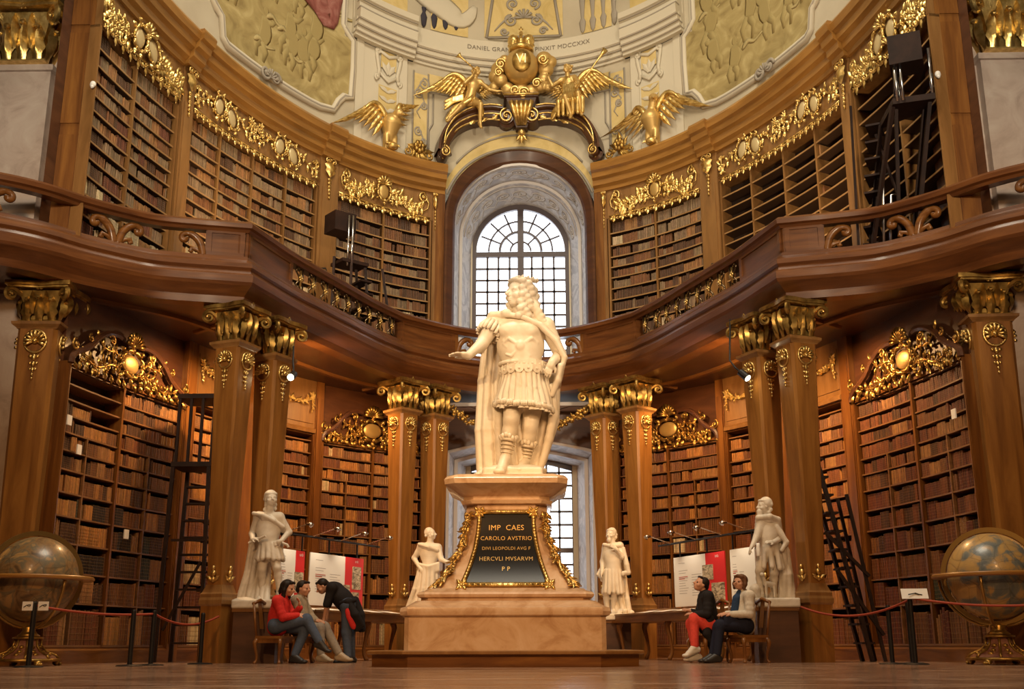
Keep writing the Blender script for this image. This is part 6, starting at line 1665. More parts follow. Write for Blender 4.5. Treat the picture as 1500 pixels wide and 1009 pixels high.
# man bending over the table
def waist_jacket(t, P, J):
    c = Clay(0.0095)
    folds(c, [[(0.02, -0.15, 0.92), (0.09 + .02 * i, -0.17 - .01 * i, 0.72), (0.16 + .03 * i, -0.14, 0.50 + .02 * i)] for i in range(4)], [0.05, 0.055, 0.04], 0.02)
    folds(c, [[(0.0, 0.12, 0.92), (0.12, 0.12, 0.7), (0.18, 0.1, 0.5)], [(0.10, 0.0, 0.95), (0.2, -0.02, 0.72), (0.24, -0.04, 0.5)]], [0.06, 0.06, 0.045], 0.03)
    c.chain([(-0.1, -0.16, 0.9), (0.0, -0.19, 0.92), (0.12, -0.16, 0.94)], [0.03, 0.04, 0.03], 0.02)
    clay_obj(c, 'tied_jacket', C_BLACK, t)
    c = Clay(0.0095); c.ell((0.05, -0.20, 0.70), (0.055, 0.03, 0.15), (0, -0.35, 0), k=0.02); c.ell((0.10, -0.19, 0.58), (0.05, 0.03, 0.09), (0, -0.35, 0), k=0.02)
    clay_obj(c, 'red_lining', C_RED, t)
person('person in black shirt bending over the table, jacket tied round the waist', (-2.62, 17.9, 0), dict(hipL=(0.0, 0.10, 0.86), kneeL=(0.02, 0.08, 0.48), ankL=(0.06, 0.08, 0.08), footL=(-0.9, -0.3, 0), hipR=(0.0, -0.10, 0.86), kneeR=(-0.01, -0.08, 0.47), ankR=(0.03, -0.1, 0.08), footR=(-0.95, -0.25, 0),
       shL=(-0.27, 0.17, 1.14), elL=(-0.36, 0.16, 0.88), wrL=(-0.36, 0.10, 0.68), handL=((-0.1, 0, -1), (-0.9, 0, 0)), shR=(-0.25, -0.17, 1.14), elR=(-0.32, -0.16, 0.88), wrR=(-0.36, -0.12, 0.66), handR=((-0.2, 0, -1), (-0.9, 0, 0)), head=(-0.43, 0.0, 1.16), up=(-0.5, 0, 0.9)),
       (-0.85, -0.2, -0.55), 0.112, C_BLACK, C_JEAN, SHOE_DK, HAIR_DK, hair_short, waist_jacket, sleeve=0.0, topr=1.0)
# black coat, coral trousers, facing left and looking up
def coat_skirt(t, P, J):
    c = Clay(0.0095); folds(c, [[(0.0, -0.13 + .08 * i, 0.62), (-0.03 + .02 * i, -0.14 + .09 * i, 0.42), (0.06, -0.13 + .09 * i, 0.22)] for i in range(4)], [0.08, 0.07, 0.05], 0.03); clay_obj(c, 'coat_tail', C_BLACK, t)
person('person in black coat and coral red trousers sitting with legs crossed, looking up', (2.90, 17.22, 0), dict(hipR=(0.0, 0.09, 0.53), kneeR=(-0.25, 0.02, 0.57), ankR=(-0.20, -0.12, 0.12), footR=(-0.9, -0.4, -0.05), hipL=(0.0, -0.09, 0.54), kneeL=(-0.22, -0.14, 0.64), ankL=(-0.24, -0.20, 0.22), footL=(-0.9, -0.3, -0.3),
       shR=(-0.02, 0.17, 0.96), elR=(-0.10, 0.20, 0.70), wrR=(-0.22, 0.05, 0.74), handR=((-0.8, -0.3, 0.3), (0, -0.4, 0.9)), shL=(0.0, -0.17, 0.96), elL=(-0.03, -0.22, 0.70), wrL=(-0.20, -0.12, 0.70), handL=((-0.9, 0.2, 0.1), (0, -0.4, 0.9)), head=(-0.08, -0.02, 1.14), up=(0.35, 0, 0.93)),
       (-0.82, -0.35, 0.42), 0.117, C_BLACK, C_CORAL, SHOE_LT, HAIR_DK, hair_short, coat_skirt)
def blouse(t, P, J):
    c = Clay(0.0095); c.cap((-0.13, -0.07, 0.92), (-0.17, -0.05, 0.66), 0.06, 0.07, 0.02); c.cap((-0.10, -0.05, 0.95), (-0.07, -0.03, 1.0), 0.05, 0.05, 0.02); clay_obj(c, 'blouse', C_BLUE, t)
    c = Clay(0.0095); c.block((-0.26, -0.05, 0.58), (0.11, 0.13, 0.09), (0, 0.15, 0.2), 0.04); clay_obj(c, 'handbag', C_NAVY, t)
person('person with auburn bob in white jacket and dark trousers, sitting by the statue pedestal', (3.42, 16.95, 0), dict(hipR=(-0.02, 0.09, 0.53), kneeR=(-0.40, 0.04, 0.52), ankR=(-0.52, -0.05, 0.10), footR=(-0.95, -0.25, -0.02), hipL=(-0.02, -0.09, 0.53), kneeL=(-0.40, -0.10, 0.54), ankL=(-0.48, -0.18, 0.10), footL=(-0.95, -0.3, -0.02),
       shR=(-0.04, 0.17, 0.95), elR=(-0.06, 0.2, 0.70), wrR=(-0.26, 0.05, 0.70), handR=((-0.9, -0.4, 0), (0, -0.2, 1)), shL=(0.04, -0.17, 0.95), elL=(0.02, -0.24, 0.69), wrL=(-0.22, -0.15, 0.69), handL=((-0.95, 0.25, 0.05), (0, -0.3, 1)), head=(-0.06, -0.03, 1.15), up=(0.1, 0, 1)),
       (-0.66, -0.74, 0.16), 0.116, C_WHITE, C_NAVY, SHOE_DK, HAIR_BR, hair_bob, blouse, topr=1.02)
# ------------------------------------------------------------------ globes
def globe_mat(name, stops, sc):
    def f(nt, b):
        n = nd(nt, 'ShaderNodeTexNoise', Scale=sc, Detail=5.0, Distortion=1.6); nt.links.new(coords(nt), n.inputs['Vector'])
        c = ramp(nt, n.outputs['Fac'], stops)
        v = nd(nt, 'ShaderNodeTexVoronoi', Scale=sc * 1.3, feature='DISTANCE_TO_EDGE'); nt.links.new(coords(nt), v.inputs['Vector'])
        mx = nd(nt, 'ShaderNodeMix', data_type='RGBA', blend_type='MULTIPLY'); mx.inputs[0].default_value = 0.6
        nt.links.new(c, mx.inputs[6]); nt.links.new(ramp(nt, v.outputs['Distance'], [(0.0, (0.45, 0.38, 0.3)), (0.03, (1, 1, 1))]), mx.inputs[7])
        nt.links.new(mx.outputs[2], b.inputs['Base Color'])
    return mat(name, rough=0.35, coat=0.15, build=f)
GM_E = globe_mat('old terrestrial globe print', [(0.36, (0.10, 0.06, 0.028)), (0.62, (0.36, 0.22, 0.085)), (0.47, (0.24, 0.145, 0.06)), (0.54, (0.13, 0.115, 0.075))], 2.6)
GM_C = globe_mat('old celestial globe print', [(0.34, (0.10, 0.12, 0.13)), (0.66, (0.45, 0.29, 0.10)), (0.45, (0.16, 0.17, 0.15)), (0.54, (0.38, 0.25, 0.10))], 3.0)
BRASS = mat('dull brass', (0.42, 0.27, 0.09), 0.35, 0.9)
def globe(label, x, y, gm, tilt, group):
    t = thing('globe', label, 'globe', (x, y, 0), 0, group); R0, ZC = 0.57, 1.14
    mb = MB(); mb.ball((0, 0, ZC), R0, 48, 28, (0, tilt, 0)); mb.build('sphere', gm, t, smooth=True, local=True)
    mb = MB(); n = 56; u = Euler((0, 0, R_(40 if x < 0 else 155))).to_matrix()
    ring = [u @ Vector((math.cos(2 * PI * k / n), 0, math.sin(2 * PI * k / n))) for k in range(n + 1)]
    for k in range(n):
        a, b = ring[k], ring[k + 1]; o = u @ Vector((0, 0.022, 0)); c = Vector((0, 0, ZC)); vs = []
        for q in (a, b): vs += [c + q * 0.585 - o, c + q * 0.585 + o, c + q * 0.65 + o, c + q * 0.65 - o]
        mb.add(vs, [(0, 4, 5, 1), (1, 5, 6, 2), (2, 6, 7, 3), (3, 7, 4, 0)])
    mb.build('meridian_ring', BRASS, t, local=True)
    mb = MB(); mb.lathe([(0.60, ZC - 0.025), (0.76, ZC - 0.025), (0.775, ZC - 0.01), (0.775, ZC + 0.015), (0.76, ZC + 0.03), (0.60, ZC + 0.03), (0.60, ZC - 0.025)], 48, cap=False); mb.build('horizon_ring', M['wood_corn'], t, auto=30, local=True)
    for k in range(4):
        a = PI / 4 + k * PI / 2 + 0.2; d = Vector((math.cos(a), math.sin(a), 0)); pts = []
        for j in range(9): th = 0.05 + 1.35 * j / 8; pts.append(Vector((0, 0, ZC)) + d * (0.70 * math.cos(th)) - Vector((0, 0, 0.66 * math.sin(th))))
        mb = MB(); mb.tube(pts, 0.022, 7); mb.build('support_arm', BRASS, t, smooth=True, local=True)
    mb = MB(); r8 = PI / 8
    mb.lathe([(0.10, 0.36), (0.15, 0.39), (0.11, 0.42), (0.08, 0.46), (0.10, 0.50), (0.06, 0.52)], 16); mb.build('finial', M['gold_dk'], t, smooth=True, local=True)
    mb = MB(); mb.lathe([(0.40, 0.09), (0.36, 0.13), (0.24, 0.18), (0.175, 0.25), (0.15, 0.33), (0.15, 0.35)], 8, rot0=r8); mb.build('pedestal', mat('red marble globe pedestal', rough=0.25, build=_marble((0.16, 0.06, 0.05), (0.27, 0.13, 0.09), (0.36, 0.2, 0.14), 5)), t, local=True)
    mb = MB(); mb.lathe([(0.40, 0.055), (0.44, 0.06), (0.44, 0.085), (0.41, 0.095)], 8, rot0=r8); mb.lathe([(0.16, 0.345), (0.20, 0.35), (0.20, 0.37), (0.15, 0.38)], 8, rot0=r8)
    for k in range(8):
        a = r8 + k * PI / 4; d = Vector((math.cos(a), math.sin(a), 0)); pts = [d * r + Vector((0, 0, z)) for r, z in ((0.41, 0.095), (0.365, 0.135), (0.245, 0.185), (0.18, 0.25), (0.155, 0.345))]; mb.tube(pts, 0.018, 6)
        a = k * PI / 4; d = Vector((math.cos(a), math.sin(a), 0))
        for r, z in ((0.30, 0.14), (0.22, 0.18), (0.17, 0.24)): mb.ball(tuple(d * r + Vector((0, 0, z))), (0.04, 0.04, 0.03), 6, 4)
    mb.build('gilt_mount', M['gold_dk'], t, smooth=True, local=True)
    for k in range(4):
        a = PI / 4 + k * PI / 2; mb = MB(); d = Vector((math.cos(a), math.sin(a), 0)); e = Vector((-d.y, d.x, 0))
        mb.ball(tuple(d * 0.41 + Vector((0, 0, 0.04))), (0.055, 0.055, 0.04), 8, 5)
        for q in (-1, 0, 1): mb.ball(tuple(d * 0.455 + e * 0.028 * q + Vector((0, 0, 0.022))), (0.026, 0.026, 0.022), 6, 4)
        mb.build('claw_foot', M['gold_dk'], t, smooth=True, local=True)
globe('large brown terrestrial globe on gilt marble stand at the left edge', -6.52, 15.35, GM_E, 0.4, None)
globe('large grey and ochre celestial globe on gilt marble stand at the right edge', 6.46, 15.35, GM_C, 1.2, None)

# ------------------------------------------------------------------ rope barriers
ROPE = mat('red rope', (0.34, 0.05, 0.02), 0.7)
def stanchion(label, x, y, h, card=0, group='black rope posts'):
    t = thing('rope_post', label, 'rope post', (x, y, 0), 0, group)
    mb = MB(); mb.lathe([(0.175, 0), (0.175, 0.008), (0.15, 0.018), (0.03, 0.025)], 24); mb.build('base', M['iron'], t, smooth=False, local=True)
    mb = MB(); mb.lathe([(0.032, 0.02), (0.032, h - 0.02), (0.025, h)], 12); mb.build('post', M['iron'], t, smooth=False, local=True)
    if card == 1:
        for sx in (-1, 1):
            mb = MB(); mb.rbox((sx * 0.10 + 0.03, -0.045, h - 0.06), (0.13, 0.01, 0.11)); c = mb.build('sign_card', M['white'], t, local=True)
            mb = MB(); x0 = sx * 0.10 + 0.03; mb.tube([(x0 - .045, -0.052, h - 0.075), (x0 - .01, -0.052, h - 0.05), (x0 + .045, -0.052, h - 0.045)], 0.006, 5); mb.tube([(x0 + .02 + .018 * math.cos(a), -0.052, h - .055 + .012 * math.sin(a)) for a in np.linspace(0, 6.28, 9)], 0.004, 4); mb.build('pictogram', M['iron'], c, local=True)
    if card == 2:
        mb = MB(); mb.rbox((0.05, -0.06, h - 0.02), (0.34, 0.012, 0.15), (R_(-28), 0, R_(-8))); c = mb.build('sign_card', M['white'], t, local=True)
        mb = MB(); mb.tube([(-.04, -0.085, h - 0.03), (0.04, -0.075, h - 0.015), (0.14, -0.09, h - 0.035)], 0.007, 5); mb.tube([(0.05, -0.075, h - 0.01), (0.1, -0.088, h - 0.03)], 0.009, 5); mb.build('pictogram', M['iron'], c, local=True)
    return (x, y, h - 0.05)
pA = stanchion('black rope post in front of the left globe, with two white sign cards', -5.97, 14.2, 0.80, 1)
pB = stanchion('black rope post before the left bookcase, the stouter of two', -4.99, 15.0, 0.72)
pC = stanchion('slim black rope post before the left bookcase, nearer the columns', -4.90, 15.55, 0.73)
pD = stanchion('black rope post touching the left front column', -4.52, 16.55, 0.72)
pE = stanchion('black rope post on the right with a tilted white sign card', 5.33, 15.35, 0.93, 2)
pF = stanchion('black rope post close behind the right sign-card post', 5.15, 15.75, 0.78)
pG = stanchion('black rope post between the sign card and the right globe', 5.47, 15.9, 0.88)
def rope(label, a, b, sag):
    mb = MB(); n = 18
    mb.tube([(a[0] + (b[0] - a[0]) * i / n, a[1] + (b[1] - a[1]) * i / n, a[2] + (b[2] - a[2]) * i / n - sag * 4 * (i / n) * (1 - i / n)) for i in range(n + 1)], 0.016, 7)
    tag(mb.build('barrier_rope', ROPE, None, smooth=True, loc=a), label, 'rope', 'red barrier ropes')
rope('red rope from the left globe sign post to the slim post', pA, pC, 0.05)
rope('red rope sagging from the slim post to the left front column', pC, (-4.42, 17.0, 0.68), 0.13)
rope('red rope sagging from the right front column to the sign-card post', (4.28, 17.1, 0.80), (5.33, 15.35, 0.84), 0.17)
rope('red rope running past the right globe toward the picture edge', (5.33, 15.35, 0.86), (7.05, 13.9, 0.78), 0.09)

# ------------------------------------------------------------------ exhibition tables, boards and lamps
def exhibit(sg, side):
    a = Vector((sg * -1 * -4.05, 18.35)) if False else Vector((sg * 4.02, 18.3)); b = Vector((sg * 2.52, 21.9))
    d = (b - a).normalized(); L = (b - a).length; n = Vector((-d.y, d.x)) if sg > 0 else Vector((d.y, -d.x))     # n toward the room's axis
    def mp(l, y, z): return (a.x + d.x * l + n.x * y, a.y + d.y * l + n.y * y, z)
    t = thing('display_table', 'long wooden display table with glazed top and curved legs under the %s boards' % side, 'table', mp(L / 2, 0.3, 0), group='long display tables')
    mb = MB(mp); mb.box(0.42, L + 0.2, -0.06, 0.66, 0.70, 0.80); mb.box(0.38, L + 0.24, -0.08, 0.70, 0.66, 0.71); mb.build('table_case', M['wood_h'], t)
    mb = MB(mp); mb.add([(0.42, 0.66, 0.80), (L + .2, 0.66, 0.80), (L + .2, -0.06, 0.90), (0.42, -0.06, 0.90), (0.42, -0.06, 0.80), (L + .2, -0.06, 0.80)], [(0, 1, 2, 3), (0, 3, 4), (1, 5, 2)]); 
    mb.bar((0.42, 0.66, 0.81), (L + .2, 0.66, 0.81), 0.03); mb.bar((0.42, -0.05, 0.905), (L + .2, -0.05, 0.905), 0.03)
    mb.build('slanted_top', M['wood_lt'], t)
    mb = MB(mp)
    for k in range(5): l0 = 0.55 + k * (L - .5) / 5; mb.add([(l0, 0.56, 0.822), (l0 + 0.42, 0.56, 0.822), (l0 + 0.42, 0.12, 0.882), (l0, 0.12, 0.882)], [(0, 1, 2, 3)])
    mb.build('exhibit_sheets', M['white'], t)
    for l in (0.5, L * 0.55, L + 0.1):
        for y in (0.04, 0.58):
            mb = MB(mp); mb.tube(catmull([(l, y, 0.68), (l + 0.04, y + 0.03, 0.58), (l, y, 0.36), (l - 0.02, y - 0.02, 0.14), (l + 0.02, y + 0.03, 0.0)], 3), [0.05, 0.055, 0.058, 0.052, 0.044, 0.038, 0.034, 0.03, 0.028, 0.028, 0.03, 0.036, 0.036], 8); mb.build('leg', M['wood_v'], t, smooth=True)
    boards = [(0.30, 1.05, 'nearer the front column, half hidden by the statue'), (1.22, 2.98, 'farther from the front column')] if sg < 0 else [(0.30, 1.05, 'nearer the front column, half hidden by the statue'), (1.22, 2.98, 'farther from the front column')]
    for i, (l0, l1, nm) in enumerate(boards):
        t = thing('exhibition_board', '%s exhibition board, %s' % (('left white and red' if side == 'left' else ('right all-white' if i == 0 else 'right white and red')), nm), 'board', mp((l0 + l1) / 2, -0.02, 0.92), group='exhibition boards')
        # print runs left to right as seen from the room: red part on the right-hand end
        rev = sg > 0
        def X(q, l0=l0, l1=l1, rev=rev): return l1 - (l1 - l0) * q if rev else l0 + (l1 - l0) * q
        sp = 0.64; all_white = (i == 0 and sg > 0)
        mb = MB(mp); x0, x1 = sorted((X(0), X(1 if all_white else sp))); mb.box(x0, x1, -0.04, -0.02, 0.93, 1.82); w = mb.build('text_panel', M['white'], t)
        mb = MB(mp); q = random.Random(i + 3)
        for r in range(15):
            for c0 in (0.10, 0.36):
                if q.random() < 0.2 or r in (1, 2) or (c0 > 0.3 and r < 5): continue
                c1 = c0 + q.uniform(0.12, 0.20); xa, xb = sorted((X(c0), X(c1))); z = 1.70 - 0.045 * r; mb.box(xa, xb, -0.02, -0.0185, z, z + 0.007)
        mb.build('printed_text', M['ink'], w)
        mb = MB(mp)
        for r in range(2): xa, xb = sorted((X(0.10), X(0.28 - 0.06 * r))); mb.box(xa, xb, -0.02, -0.018, 1.45 - 0.035 * r, 1.462 - 0.035 * r)
        mb.build('printed_heading', M['inkred'], w)
        if not all_white:
            mb = MB(mp); x0, x1 = sorted((X(sp), X(1))); mb.box(x0, x1, -0.04, -0.02, 0.93, 1.82); r = mb.build('red_panel', M['red'], t)
            pics = [(0.62, 0.97, 1.12, 1.46)] if (i == 0) else ([(0.78, 0.95, 1.25, 1.66), (0.78, 0.92, 1.05, 1.2), (0.62, 0.74, 1.05, 1.32)] if sg < 0 else [(0.58, 0.78, 1.36, 1.62), (0.74, 0.98, 0.98, 1.30)])
            for (q0, q1, z0, z1) in pics:
                mb = MB(mp); xa, xb = sorted((X(q0), X(q1))); mb.box(xa, xb, -0.02, -0.012, z0, z1); mb.build('printed_picture', M['oldprint'], r)
            text_mesh('onb', 0.075, lambda x, y, z, X=X, l0=l0, l1=l1, rev=rev: mp(X(0.86) + (-x if rev else x), -0.017, 1.73 + z), 'logo', M['white'], r)
    # black lamp rail on thin posts behind the boards
    t = thing('lamp_rail', 'black rail on thin posts carrying small reading lamps over the %s boards' % side, 'lamp rail', mp(1.5, -0.1, 0.8), group='lamp rails over the boards')
    mb = MB(mp); mb.bar((-0.1, -0.12, 2.10), (L - 0.2, -0.12, 2.10), 0.035); mb.build('rail', M['iron'], t)
    for l in (0.5, 1.1, 1.95, 2.9):
        mb = MB(mp); mb.bar((l, -0.12, 0.8), (l, -0.12, 2.1), 0.022); mb.build('rail_post', M['iron'], t)
    for k, l in enumerate((0.55, 1.4, 2.3, 3.2)):
        mb = MB(mp); mb.tube([(l, -0.12, 2.1), (l, 0.36, 2.23)], 0.010, 6); ar = mb.build('lamp_arm', M['steel'], t)
        mb = MB(mp); mb.tube([(l, 0.33, 2.225), (l, 0.40, 2.225), (l, 0.43, 2.19)], [0.022, 0.034, 0.045], 10); mb.build('lamp_head', M['steel'], ar, smooth=True)
        p = mp(l, 0.40, 2.16); q = mp(l, -0.04, 1.35); light('SPOT', 'board_lamp', p, q, 13, (1.0, 0.80, 0.55), 0.03, 95, 0.7)
def _oldprint(nt, b):
    n = nd(nt, 'ShaderNodeTexNoise', Scale=7.0, Detail=8.0, Distortion=1.5); nt.links.new(coords(nt, (1, 1, 2.2)), n.inputs['Vector'])
    nt.links.new(ramp(nt, n.outputs['Fac'], [(0.36, (0.12, 0.085, 0.05)), (0.62, (0.58, 0.48, 0.33))]), b.inputs['Base Color'])
M['oldprint'] = mat('old engraving', rough=0.6, build=_oldprint)
exhibit(-1, 'left'); exhibit(1, 'right')

# ------------------------------------------------------------------ library ladders
# tall step ladder on the right gallery
t = thing('step_ladder', 'tall dark step ladder with box top and metal handrails on the right gallery', 'ladder', (6.1, 17.1, 5.95))
LD = M['ladder']; GZ = 5.95
for a, b in (((5.72, 17.12), (6.03, 16.1)), ((6.34, 16.75), (6.56, 15.95)), ((6.36, 17.0), (6.56, 16.2)), ((5.84, 17.6), (6.05, 16.8))):
    mb = MB(); mb.bar((*a, GZ), (*b, 8.5), 0.06); mb.build('leg', LD, t)
mb = MB(); mb.bar((6.15, 16.84, GZ), (6.09, 16.0, 9.2), 0.05); mb.bar((5.62, 17.2, GZ), (5.74, 17.3, 9.1), 0.035); mb.build('leg', LD, t)
mb = MB(); mb.prism([(6.0, 16.0), (6.6, 15.82), (6.62, 16.2), (6.05, 16.9)], 8.46, 8.56); mb.build('platform', LD, t)
mb = MB(); mb.rbox((6.30, 16.06, 9.36), (0.5, 0.48, 0.50), (0, 0, R_(-22))); mb.build('book_box', LD, t)
for x, y in ((6.07, 15.98), (6.15, 15.95), (6.58, 15.86), (6.2, 16.25)):
    mb = MB(); mb.tube([(x, y, 8.5), (x, y, 9.35)], 0.025, 8); mb.build('box_upright', M['steel'], t, smooth=True)
for k in range(9):
    z = GZ + 0.28 + k * 0.29; u = (z - GZ) / 2.7; mb = MB(); mb.rbox((5.84 + 0.22 * u, 17.3 - 0.2 * u, z), (0.24, 0.5, 0.035), (0, 0, R_(-25))); mb.build('tread', LD, t)
mb = MB(); mb.bar((6.0, 16.95, 8.4), (6.3, 16.8, 6.9), 0.035); mb.bar((5.85, 17.02, 6.95), (6.28, 16.8, 6.95), 0.035); mb.bar((5.75, 17.08, 6.6), (6.22, 16.84, 6.25), 0.035); mb.build('brace', LD, t)
for x, z1 in ((6.0, 7.6), (6.1, 7.25)):
    mb = MB(); mb.tube([(x - 0.10, 16.84, GZ + 0.1), (x, 16.78, z1), (x + 0.09, 16.76, z1 + 0.01)], 0.022, 8); mb.build('handrail', M['steel'], t, smooth=True)
# smaller step ladder on the left gallery
t = thing('step_ladder', 'dark step ladder with box top on the left gallery beside the window bookcase', 'ladder', (-3.45, 21.9, 5.95))
mb = MB(); mb.rbox((-3.72, 21.75, 8.78), (0.5, 0.45, 0.42), (0, 0, R_(40))); mb.build('book_box', LD, t)
for a, b in (((-3.42, 21.5, GZ), (-3.42, 21.6, 8.7)), ((-3.78, 21.45, GZ), (-3.78, 21.55, 8.0)), ((-3.02, 22.05, GZ), (-3.2, 21.9, 7.95)), ((-3.3, 22.3, GZ), (-3.4, 22.0, 7.95)), ((-2.62, 22.85, GZ), (-2.92, 22.5, 8.05))):
    mb = MB(); mb.bar(a, b, 0.05); mb.build('leg', LD, t)
for x, y in ((-3.42, 21.56), (-3.5, 21.54)):
    mb = MB(); mb.tube([(x, y, 7.8), (x, y, 8.9)], 0.022, 7); mb.build('box_upright', M['steel'], t, smooth=True)
mb = MB(); mb.rbox((-3.5, 21.8, 7.9), (0.62, 0.5, 0.07), (0, 0, R_(40))); mb.build('platform', LD, t)
for k in range(6):
    z = GZ + 0.25 + 0.27 * k; mb = MB(); mb.rbox((-3.12 - 0.035 * k, 22.0, z), (0.26, 0.5, 0.04), (0, 0, R_(40))); mb.build('tread', LD, t)
# lower trolley ladder on the left, stair ladder on the right
t = thing('library_ladder', 'tall dark wooden ladder with railed platform by the left front column', 'ladder', (-5.45, 18.8, 0))
F = [(-5.86, 18.55), (-5.12, 18.55), (-5.1, 19.15), (-5.8, 19.2)]
for x, y in F:
    mb = MB(); mb.bar((x, y, 0), (x * 0.2 + -5.47 * 0.8 + (x + 5.47) * 0.62, y, 3.2), 0.06); mb.build('leg', LD, t)
mb = MB(); mb.box(-5.82, -5.1, 18.5, 19.2, 3.18, 3.26); mb.build('platform', LD, t)
mb = MB(); mb.box(-5.80, -5.12, 18.52, 19.2, 4.36, 4.44); mb.build('top_board', LD, t)
for k in range(4):
    mb = MB(); x = -5.76 + 0.2 * k; mb.bar((x, 18.56, 3.25), (x, 18.56, 4.38), 0.045); mb.build('rail_bar', LD, t)
for k in range(10):
    z = 0.3 + 0.29 * k; mb = MB(); mb.rbox((-5.47, 18.95 + 0.02 * k, z), (0.5, 0.16, 0.03)); mb.build('tread', LD, t)
mb = MB(); mb.bar((-5.75, 18.52, 0.5), (-5.2, 18.52, 1.6), 0.04); mb.bar((-5.72, 18.52, 1.95), (-5.16, 18.52, 1.95), 0.04); mb.build('brace', LD, t)
t = thing('library_ladder', 'dark wooden stair ladder leaning down from behind the right front column', 'ladder', (5.25, 18.3, 0))
for dy in (0.0, 0.55):
    mb = MB(); mb.bar((5.55, 18.05 + dy, 0.0), (4.85, 18.05 + dy, 3.5), 0.05, 0.11); mb.build('stringer', LD, t)
    mb = MB(); mb.bar((5.75, 18.05 + dy, 0.0), (5.35, 18.05 + dy, 2.6), 0.05); mb.build('leg', LD, t)
for k in range(11):
    z = 0.28 + 0.29 * k; x = 5.55 - 0.2 * z; mb = MB(); mb.rbox((x + 0.02, 18.32, z), (0.2, 0.52, 0.03)); mb.build('tread', LD, t)
mb = MB(); mb.bar((5.6, 18.02, 1.3), (4.95, 18.02, 2.0), 0.05); mb.bar((5.75, 18.02, 0.4), (5.1, 18.02, 1.4), 0.05); mb.build('brace', LD, t)

# ------------------------------------------------------------------ spotlights
def spotlight(label, p, d, arm, lit=True):
    t = thing('spotlight', label, 'spotlight', p, 0, 'black gallery spotlights'); d = Vector(d).normalized()
    mb = MB(); mb.tube([tuple(-d * 0.10), tuple(-d * 0.085), tuple(d * 0.04), tuple(d * 0.10)], [0.035, 0.06, 0.065, 0.07], 12); mb.build('lamp_can', M['iron'], t, smooth=False, local=True)
    mb = MB(); mb.tube([tuple(d * 0.096), tuple(d * 0.104)], 0.055, 12); mb.build('lamp_glass', M['lamp'] if lit else M['steel'], t, local=True)
    mb = MB(); mb.tube(arm, 0.016, 6); mb.build('lamp_arm', M['iron'], t, smooth=True, local=True)
spotlight('lit black spotlight under the left gallery between the two columns', (-3.72, 18.0, 4.62), (-0.1, -0.85, -0.5), [(0, 0, 0), (0.0, 0.06, 0.12), (-0.06, 0.25, 0.3), (-0.1, 0.4, 1.04)])
spotlight('lit black spotlight under the right gallery beside the columns', (3.80, 18.0, 4.58), (0.45, -0.35, -0.55), [(0, 0, 0), (-0.12, 0.06, 0.14), (-0.18, 0.2, 0.3), (-0.1, 0.4, 1.08)])
spotlight('black spotlight clamped to the left gallery rail by the step ladder', (-3.62, 20.25, 7.10), (0.15, -0.1, -1), [(0, 0, 0.02), (-0.05, -0.1, 0.16), (-0.55, -0.35, 0.08)], False)
spotlight('black spotlight clamped to the right gallery rail', (3.68, 20.25, 7.12), (-0.15, -0.1, -1), [(0, 0, 0.02), (0.05, -0.1, 0.16), (0.6, -0.35, 0.05)], False)
for x, y, z, nm in ((-6.68, 15.87, 8.9, 'left'), (6.70, 15.87, 8.9, 'right')):
    mb = MB(); mb.ball((x, y, z), (0.05, 0.04, 0.06), 8, 6); mb.ball((x, y - 0.02, z - 0.05), (0.03, 0.03, 0.03), 6, 4)
    tag(mb.build('wall_sensor', M['white'], None, smooth=True, loc=(x, y, z)), 'small white sensor on the edge of the %s upper bookcase' % nm, 'sensor', 'small white sensors')
# white paper tags hung on the shelves
for a, z, nm in ((-78.0, 3.55, 'left post of the bookcase behind the left globe'), (-76.2, 3.16, 'seventh shelf of the bookcase behind the left globe'), (-68.2, 2.02, 'middle of the bookcase behind the left globe'), (76.6, 3.62, 'right post of the bookcase behind the right globe')):
    p = W(s_of(a), -0.10, z); mb = MB(); r = Wang(s_of(a)); mb.rbox(tuple(p), (0.12, 0.02, 0.15), (0, 0, r)); tag(mb.build('paper_tag', M['white'], None, loc=tuple(p)), 'white paper tag on the ' + nm, 'tag', 'white paper tags on the shelves')

# gilt swag hung between the rear columns
mb = MB(); q = random.Random(9); n = 34
for i in range(n + 1):
    u = i / n; x = -1.5 + 3.0 * u; z = 5.20 - 0.55 * 4 * u * (1 - u) * 0.95; y = 23.55 + 0.25 * math.sin(PI * u)
    for k in range(3):
        a = q.uniform(0, 6.28); mb.ball((x + q.uniform(-.03, .03), y - 0.03 + 0.05 * math.cos(a), z + 0.06 * math.sin(a)), (0.055, 0.045, 0.045), 6, 4)
    mb.M = Matrix.Translation((0, y - 0.05, 0)); mb.leaf((x, z), q.uniform(0, 6.28), 0.14, 0.07, 0, -0.05, 0.4, 4); mb.leaf((x, z), q.uniform(0, 6.28), 0.14, 0.07, 0, -0.05, 0.4, 4); mb.M = None
tag(mb.build('gilt_swag', M['gold_dk'], None, smooth=True, loc=(0, 23.6, 4.7)), 'gilt leaf swag hung between the rear columns behind the great statue', 'garland')
